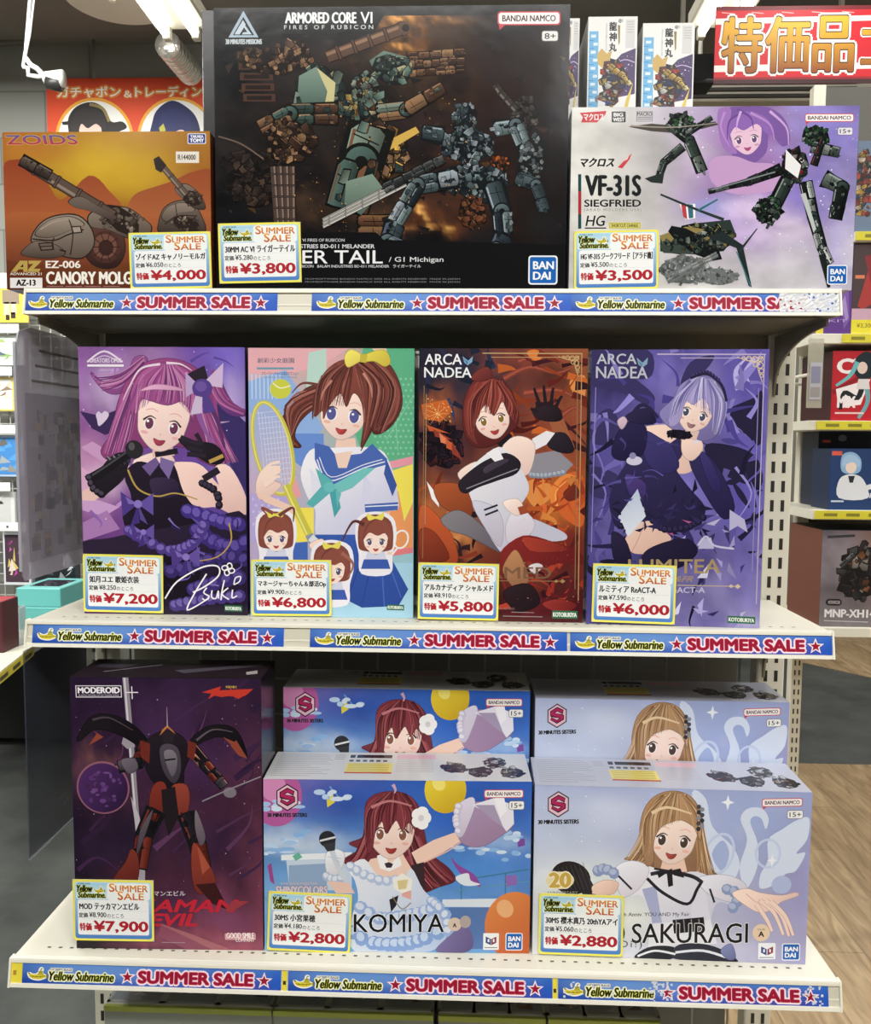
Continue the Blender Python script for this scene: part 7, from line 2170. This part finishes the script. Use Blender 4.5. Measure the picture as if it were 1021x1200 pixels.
t1, hh = tcube('gift_box', 22, 74, 712, 738, 0.3, TZ, '5aa4a0', 'teal box, lower of the two on the far-left table', 'box', 'teal boxes on the display table', faces={'top': '6cb8b4'})
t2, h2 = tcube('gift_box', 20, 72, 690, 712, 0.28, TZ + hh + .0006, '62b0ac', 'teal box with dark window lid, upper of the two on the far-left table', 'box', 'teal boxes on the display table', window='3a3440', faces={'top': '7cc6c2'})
t2.location = (t1.location.x - .01, t1.location.y + .005, TZ + hh + .0009)
tcube('figure_box', -44, 4, 705, 765, 0.12, TZ, '4a2428', 'dark red box at the left picture edge on the display table', 'box', faces={'top': 'a43a40'})
cc, hc_ = tcube('clear_case', 12, 24, 712, 757, 0.05, TZ, 'b9c2c4', 'narrow clear plastic case beside the teal boxes', 'case', m_=CLEAR2)

# ---------------------------------------------------------------- right background: banner, rack with boxes, vent
def banner():
    y = 1.35
    e = empty('banner', at(930, 98, y))
    tag(e, 'red banner with large golden characters hanging at the upper right', 'banner')
    x0, x1 = at(838, 50, y).x, at(1120, 50, y).x
    z0, z1 = at(930, 98, y).z, at(930, 7, y).z
    w, h = x1 - x0, z1 - z0
    A = Art(w, h, [(0, 0), (800, 0), (800, 258), (0, 258)], lift=0.0006)
    A.at(0, 0, 1)
    A.part('sheet')
    A.R('8a1f28', 0, 0, 800, 258); A.R('c0202c', 0, 0, 800, 236); A.P('e6dcd8', [0, 40, 800, 30, 800, 46, 0, 60]); A.P('e6dcd8', [0, 196, 800, 186, 800, 206, 0, 218]); A.R('3a2022', 0, 244, 800, 258); A.R('6a1c22', 0, 0, 800, 14)
    for k in range(8): A.L('d9a0a0', [20 + k * 100, 20, 60 + k * 100, 24], 3)
    A.part('lettering')
    g = ('d9a52e', '8a4a1e', (0, 60), (0, 215))
    for t, a, b in (('特', 22, 160), ('価', 168, 318), ('品', 326, 466), ('コ', 488, 590), ('ー', 600, 690), ('ナ', 700, 795)):
        yy = (34, 222) if t in '特価品' else (80, 206)
        if t == 'ー': yy = (136, 150)
        A.X(t, a, yy[0], b, yy[1], g, .022, outline=['efe8e0', '2a1410'], ow=[.05, .012] if t != 'ー' else [1.0, .2])
    A.finish(e)
    MB().box(-w / 2, w / 2, 0, .002, 0, h, '8a1f28').build('backing', PRINT, e)
    e.location.x = (x0 + x1) / 2
    for s_ in (-.4, .4):
        MB().tube([(s_ * w, -.0, h), (s_ * w, 0, 3.22 - e.location.z)], .002, 'bbb', 6).build('hanging_cord', WHITE_METAL, e)


banner()

RY = 1.05
rack = empty('display_rack', (at(990, 700, RY).x, RY, 0))
tag(rack, 'cream display rack with yellow price strips behind the shelf, at the right', 'shelf')
RO = rack.location
rx0 = at(937, 500, RY + .28).x - RO.x
pm = MB().box(rx0, rx0 + .03, .27, .30, 0.0, 2.25, CREAM2, bev=.002)
z = .1
while z < 2.2:
    for dx in (.008, .019): pm.add([(rx0 + dx, .2696, z), (rx0 + dx + .004, .2696, z), (rx0 + dx + .004, .2696, z + .014), (rx0 + dx, .2696, z + .014)], [(0, 1, 2, 3)], lin('3a382f'))
    z += .026
pm.build('upright_post', POST_PAINT, rack)
MB().box(rx0 + .03, 1.2, .285, .30, 0.85, 2.25, '55534c').build('back_panel', POST_PAINT, rack)
for py, px0, yel in ((271, 1003, 1003), (391, 953, 987), (493, 949, 957), (598, 952, 955), (736, 957, None)):
    zz = at(1000, py, RY).z
    xs = at(px0, py, RY).x - RO.x
    MB().box(xs, 1.2, 0.0, .285, zz - .022, zz, CREAM, bev=.001).build('shelf_board', SHELF_PAINT, rack)
    if yel:
        xs2 = at(yel, py, RY).x - RO.x
        s_ = MB().box(xs2, 1.2, -.003, -.0005, zz - .02, zz - .001, 'd9cf3e')
        for k in range(9): s_.box(xs2 + .02 + k * .05, xs2 + .05 + k * .05, -.0034, -.003, zz - .014, zz - .007, '8a8430')
        s_.build('price_strip', PRINT, rack)


def rbox(quad, z_py, depth, col, label, draw=None, y=RY + .012, faces=None):
    zz = at(1000, z_py, RY).z
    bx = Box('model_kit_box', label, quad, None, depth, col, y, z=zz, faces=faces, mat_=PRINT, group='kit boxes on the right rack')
    if draw:
        A = bx.art
        A.part('illustration')
        draw(A)
    bx.done()
    return bx


def d_purple(A):
    A.P('5e3a86', [955, 340, 1000, 340, 1000, 392, 955, 392]); A.P('7a5aa4', [985, 345, 994, 342, 996, 375, 990, 385]); A.P('a48cc8', [990, 346, 995, 372, 992, 376, 986, 356]); A.X('KIT', 972, 374, 994, 377, 'b9a4d4', 0); A.P('3a2458', [958, 345, 975, 342, 968, 372, 958, 376]); A.R('d9c93a', 955, 368, 966, 391)
def d_dark(A):
    A.P('4a3a3c', [999, 250, 1060, 250, 1060, 392, 999, 392]); A.P('a83a38', [1006, 358, 1021, 300, 1050, 300, 1050, 340, 1012, 362]); A.P('8a2c30', [1012, 300, 1060, 290, 1060, 330, 1020, 330]); A.R('d9805a', 1002, 322, 1013, 326)
    A.part('price_label'); A.R('c9a4b8', 999, 361, 1060, 374); A.R('e2d63c', 999, 374, 1060, 391); A.X('¥3,300', 1006, 378, 1026, 384, '8a7a30', .02)
def d_cy(A):
    A.P('b8222e', [975, 412, 1060, 412, 1060, 494, 975, 494]); A.L('8a1a24', [976, 460, 1060, 410], 6); A.X('CYB', 980, 420, 1034, 438, 'efe6e6', .08); A.P('efe6e6', [980, 456, 1020, 444, 1010, 474, 984, 478])
    A.S('1e2a30', [1002, 420, 1014, 412, 1026, 420, 1024, 440, 1008, 444, 1000, 434]); A.E('e0c8bc', 1010, 431, 6, 7); A.L('6ab4b8', [1004, 424, 996, 440, 980, 452], 6, 3); A.L('1d2226', [1012, 446, 1006, 466, 990, 460, 986, 480], 7, 4); A.L('6aa4ac', [1014, 446, 1018, 470, 1008, 490], 6, 4); A.P('d9d4d4', [1006, 444, 1018, 444, 1020, 456, 1004, 456])
    A.X('MIX', 982, 464, 1004, 478, 'efe6e6', .06); A.L('e8c8c8', [980, 484, 1014, 484], 2)
def d_blue(A):
    A.P('27406e', [972, 526, 1060, 526, 1060, 598, 972, 598]); A.S('8fb4d9', [986, 534, 998, 530, 1008, 538, 1008, 552, 998, 556, 986, 552]); A.E('ecd8cc', 997, 548, 6.5, 7); A.S('a4c4e2', [987, 548, 988, 536, 998, 533, 1007, 540, 1006, 548, 1000, 542, 992, 544]); A.S('dfe2e8', [984, 562, 998, 556, 1012, 562, 1018, 584, 984, 584]); A.P('2a2c34', [994, 558, 1002, 558, 1000, 566, 996, 566]); A.L('dfe2e8', [1004, 576, 1022, 570], 6)
    A.R('d9604a', 974, 529, 986, 534); A.L('c9d4e4', [975, 588, 990, 588], 2); A.X('CHARA', 1012, 578, 1026, 584, 'dfe4ee', .03)
def d_rear(A): A.P('2a3040', [960, 506, 1060, 506, 1060, 530, 960, 530]); A.E('8a8d92', 986, 514, 5, 4); A.L('d9604a', [963, 518, 972, 518], 3)
def d_mnp(A):
    A.field(blobs(['4a4c5c', '8a5a3c', '7a7478', '6a5f62'], [(.2, .3, .3, .3, '9a9098', .9), (.85, .1, .25, .14, 'e0a04a', .9), (.7, .05, .1, .06, 'f0c878', .7), (.3, .62, .4, .08, '5a5056', .8), (.5, .95, .5, .1, '8a8488', .8)], .2, 5, 3), 30, 40)
    plates(A, 1010, 672, 28, 36, 30, ['2a2a2e', '4a4a50', '6a6a70', 'a49c94', '8a5a3c', '3a3230'], 4, '151517', .5); mech(A, [1000, 650, 985, 665], 8, 6, ['4a4a50', '8a8a90'], 6); A.L('3a3a3e', [968, 630, 1000, 628], 3)
    A.R('241f22', 969, 703, 988, 711, 4)
    A.part('title_lettering'); A.X('MNP-XH14', 968, 715, 1028, 725, 'e9e7ea', .06); A.X('MOTOR NUCLEAR', 972, 705, 986, 709, 'b9b4b8', .02); A.L('c9c4c8', [968, 729, 1020, 730], 1)


rbox([(957, 340), (998, 341), (998, 391), (957, 391)], 391, .18, '54347a', 'purple kit box on the right rack beside the top shelf end', d_purple)
rbox([(999.5, 286), (1070, 286), (1070, 391), (999.5, 391)], 391, .18, '3a2e30', 'dark red and brown kit box with yellow price label on the right rack', d_dark)
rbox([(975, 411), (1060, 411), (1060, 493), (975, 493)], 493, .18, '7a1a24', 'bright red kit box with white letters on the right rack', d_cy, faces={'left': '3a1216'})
rbox([(972, 526), (1060, 526), (1060, 598), (972, 598)], 598, .1, '1d2c4a', 'dark blue kit box with pale-haired figure on the right rack', d_blue)
rbox([(958, 506), (1050, 506), (1050, 598), (958, 598)], 598, .1, '23283a', 'darker kit box behind the dark blue box on the rack', d_rear, y=RY + .13)
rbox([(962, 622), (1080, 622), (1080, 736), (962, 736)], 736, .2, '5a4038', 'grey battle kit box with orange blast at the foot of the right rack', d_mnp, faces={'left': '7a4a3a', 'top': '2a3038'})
rbox([(1004, 165), (1070, 165), (1070, 271), (1004, 271)], 271, .18, '5a6a80', 'patterned blue and red kit box on the upper right rack', lambda A: (A.P('6a7c94', [1004, 165, 1070, 165, 1070, 271, 1004, 271]), plates(A, 1014, 215, 16, 44, 26, ['b84a40', 'd9c8b0', '3a4a6a', '8a3a34', 'c9a44a'], 5, '22242a', .6)))

e = empty('card_holder', at(954, 478, .98))
tag(e, 'clear upright card holder with a pale notice at the rack end', 'card holder')
a, b = at(945, 478, .98), at(966, 397, .98)
w, h = b.x - a.x, b.z - a.z
MB().box(-w / 2, w / 2, 0, .003, 0, h, 'c9c6b4').build('sleeve', CLEAR2, e)
MB().box(-w * .35, w * .42, -.001, -.0004, h * .12, h * .66, 'b4b4bc').box(-w * .28, w * .34, -.0016, -.0011, h * .36, h * .6, '8a88a0').box(-w * .28, w * .34, -.0016, -.0011, h * .16, h * .3, '9a9490').build('notice', PRINT, e)
px_ = RO.x + rx0 + .015 - e.location.x
MB().tube([(0, .003, h * .5), (0, .2, h * .5), (0, RY + .262 - .98, h * .5), (px_ - .012, RY + .272 - .98, h * .5)], .004, CREAM).build('arm', POST_PAINT, e)

# air vent, small black speaker and rail under the ceiling at the right
e = empty('air_vent', at(900, 118, 2.6))
tag(e, 'long grey air vent with slats below the red banner', 'vent')
a, b = at(795, 128, 2.6), at(1040, 100, 2.6)
w, h = b.x - a.x, b.z - a.z
MB().box(-w / 2, w / 2, 0, .3, 0, h, 'c4bfb0', bev=.004).build('housing', mat('vent_paint', 'c4bfb0', .6), e)
for k in range(3):
    MB().box(-w * .42, w * .42, -.012, 0.0, h * (.12 + k * .3), h * (.26 + k * .3), '4a4842').build('slat', mat('dark_slat', '3f3d38', .6), e)
MB().box(-w * .4, -w * .38, .1, .12, h, 3.22 - e.location.z, '999').box(w * .38, w * .4, .1, .12, h, 3.22 - e.location.z, '999').build('hanger', WHITE_METAL, e)
e = empty('speaker', at(825, 96, 2.3))
tag(e, 'small black speaker hanging beside the red banner', 'speaker')
a, b = at(812, 96, 2.3), at(842, 62, 2.3)
w, h = b.x - a.x, b.z - a.z
MB().box(-w / 2, w / 2, 0, .12, 0, h, '222', bev=.006).build('cabinet', mat('black_plastic', '1a1a1c', .5), e)
MB().box(-w * .4, w * .4, -.004, 0, h * .08, h * .92, '111').build('grille', mat('black_mesh', '0c0c0d', .8), e)
MB().tube([(0, .06, h), (0, .06, 3.22 - e.location.z)], .008, '888').build('rod', WHITE_METAL, e)
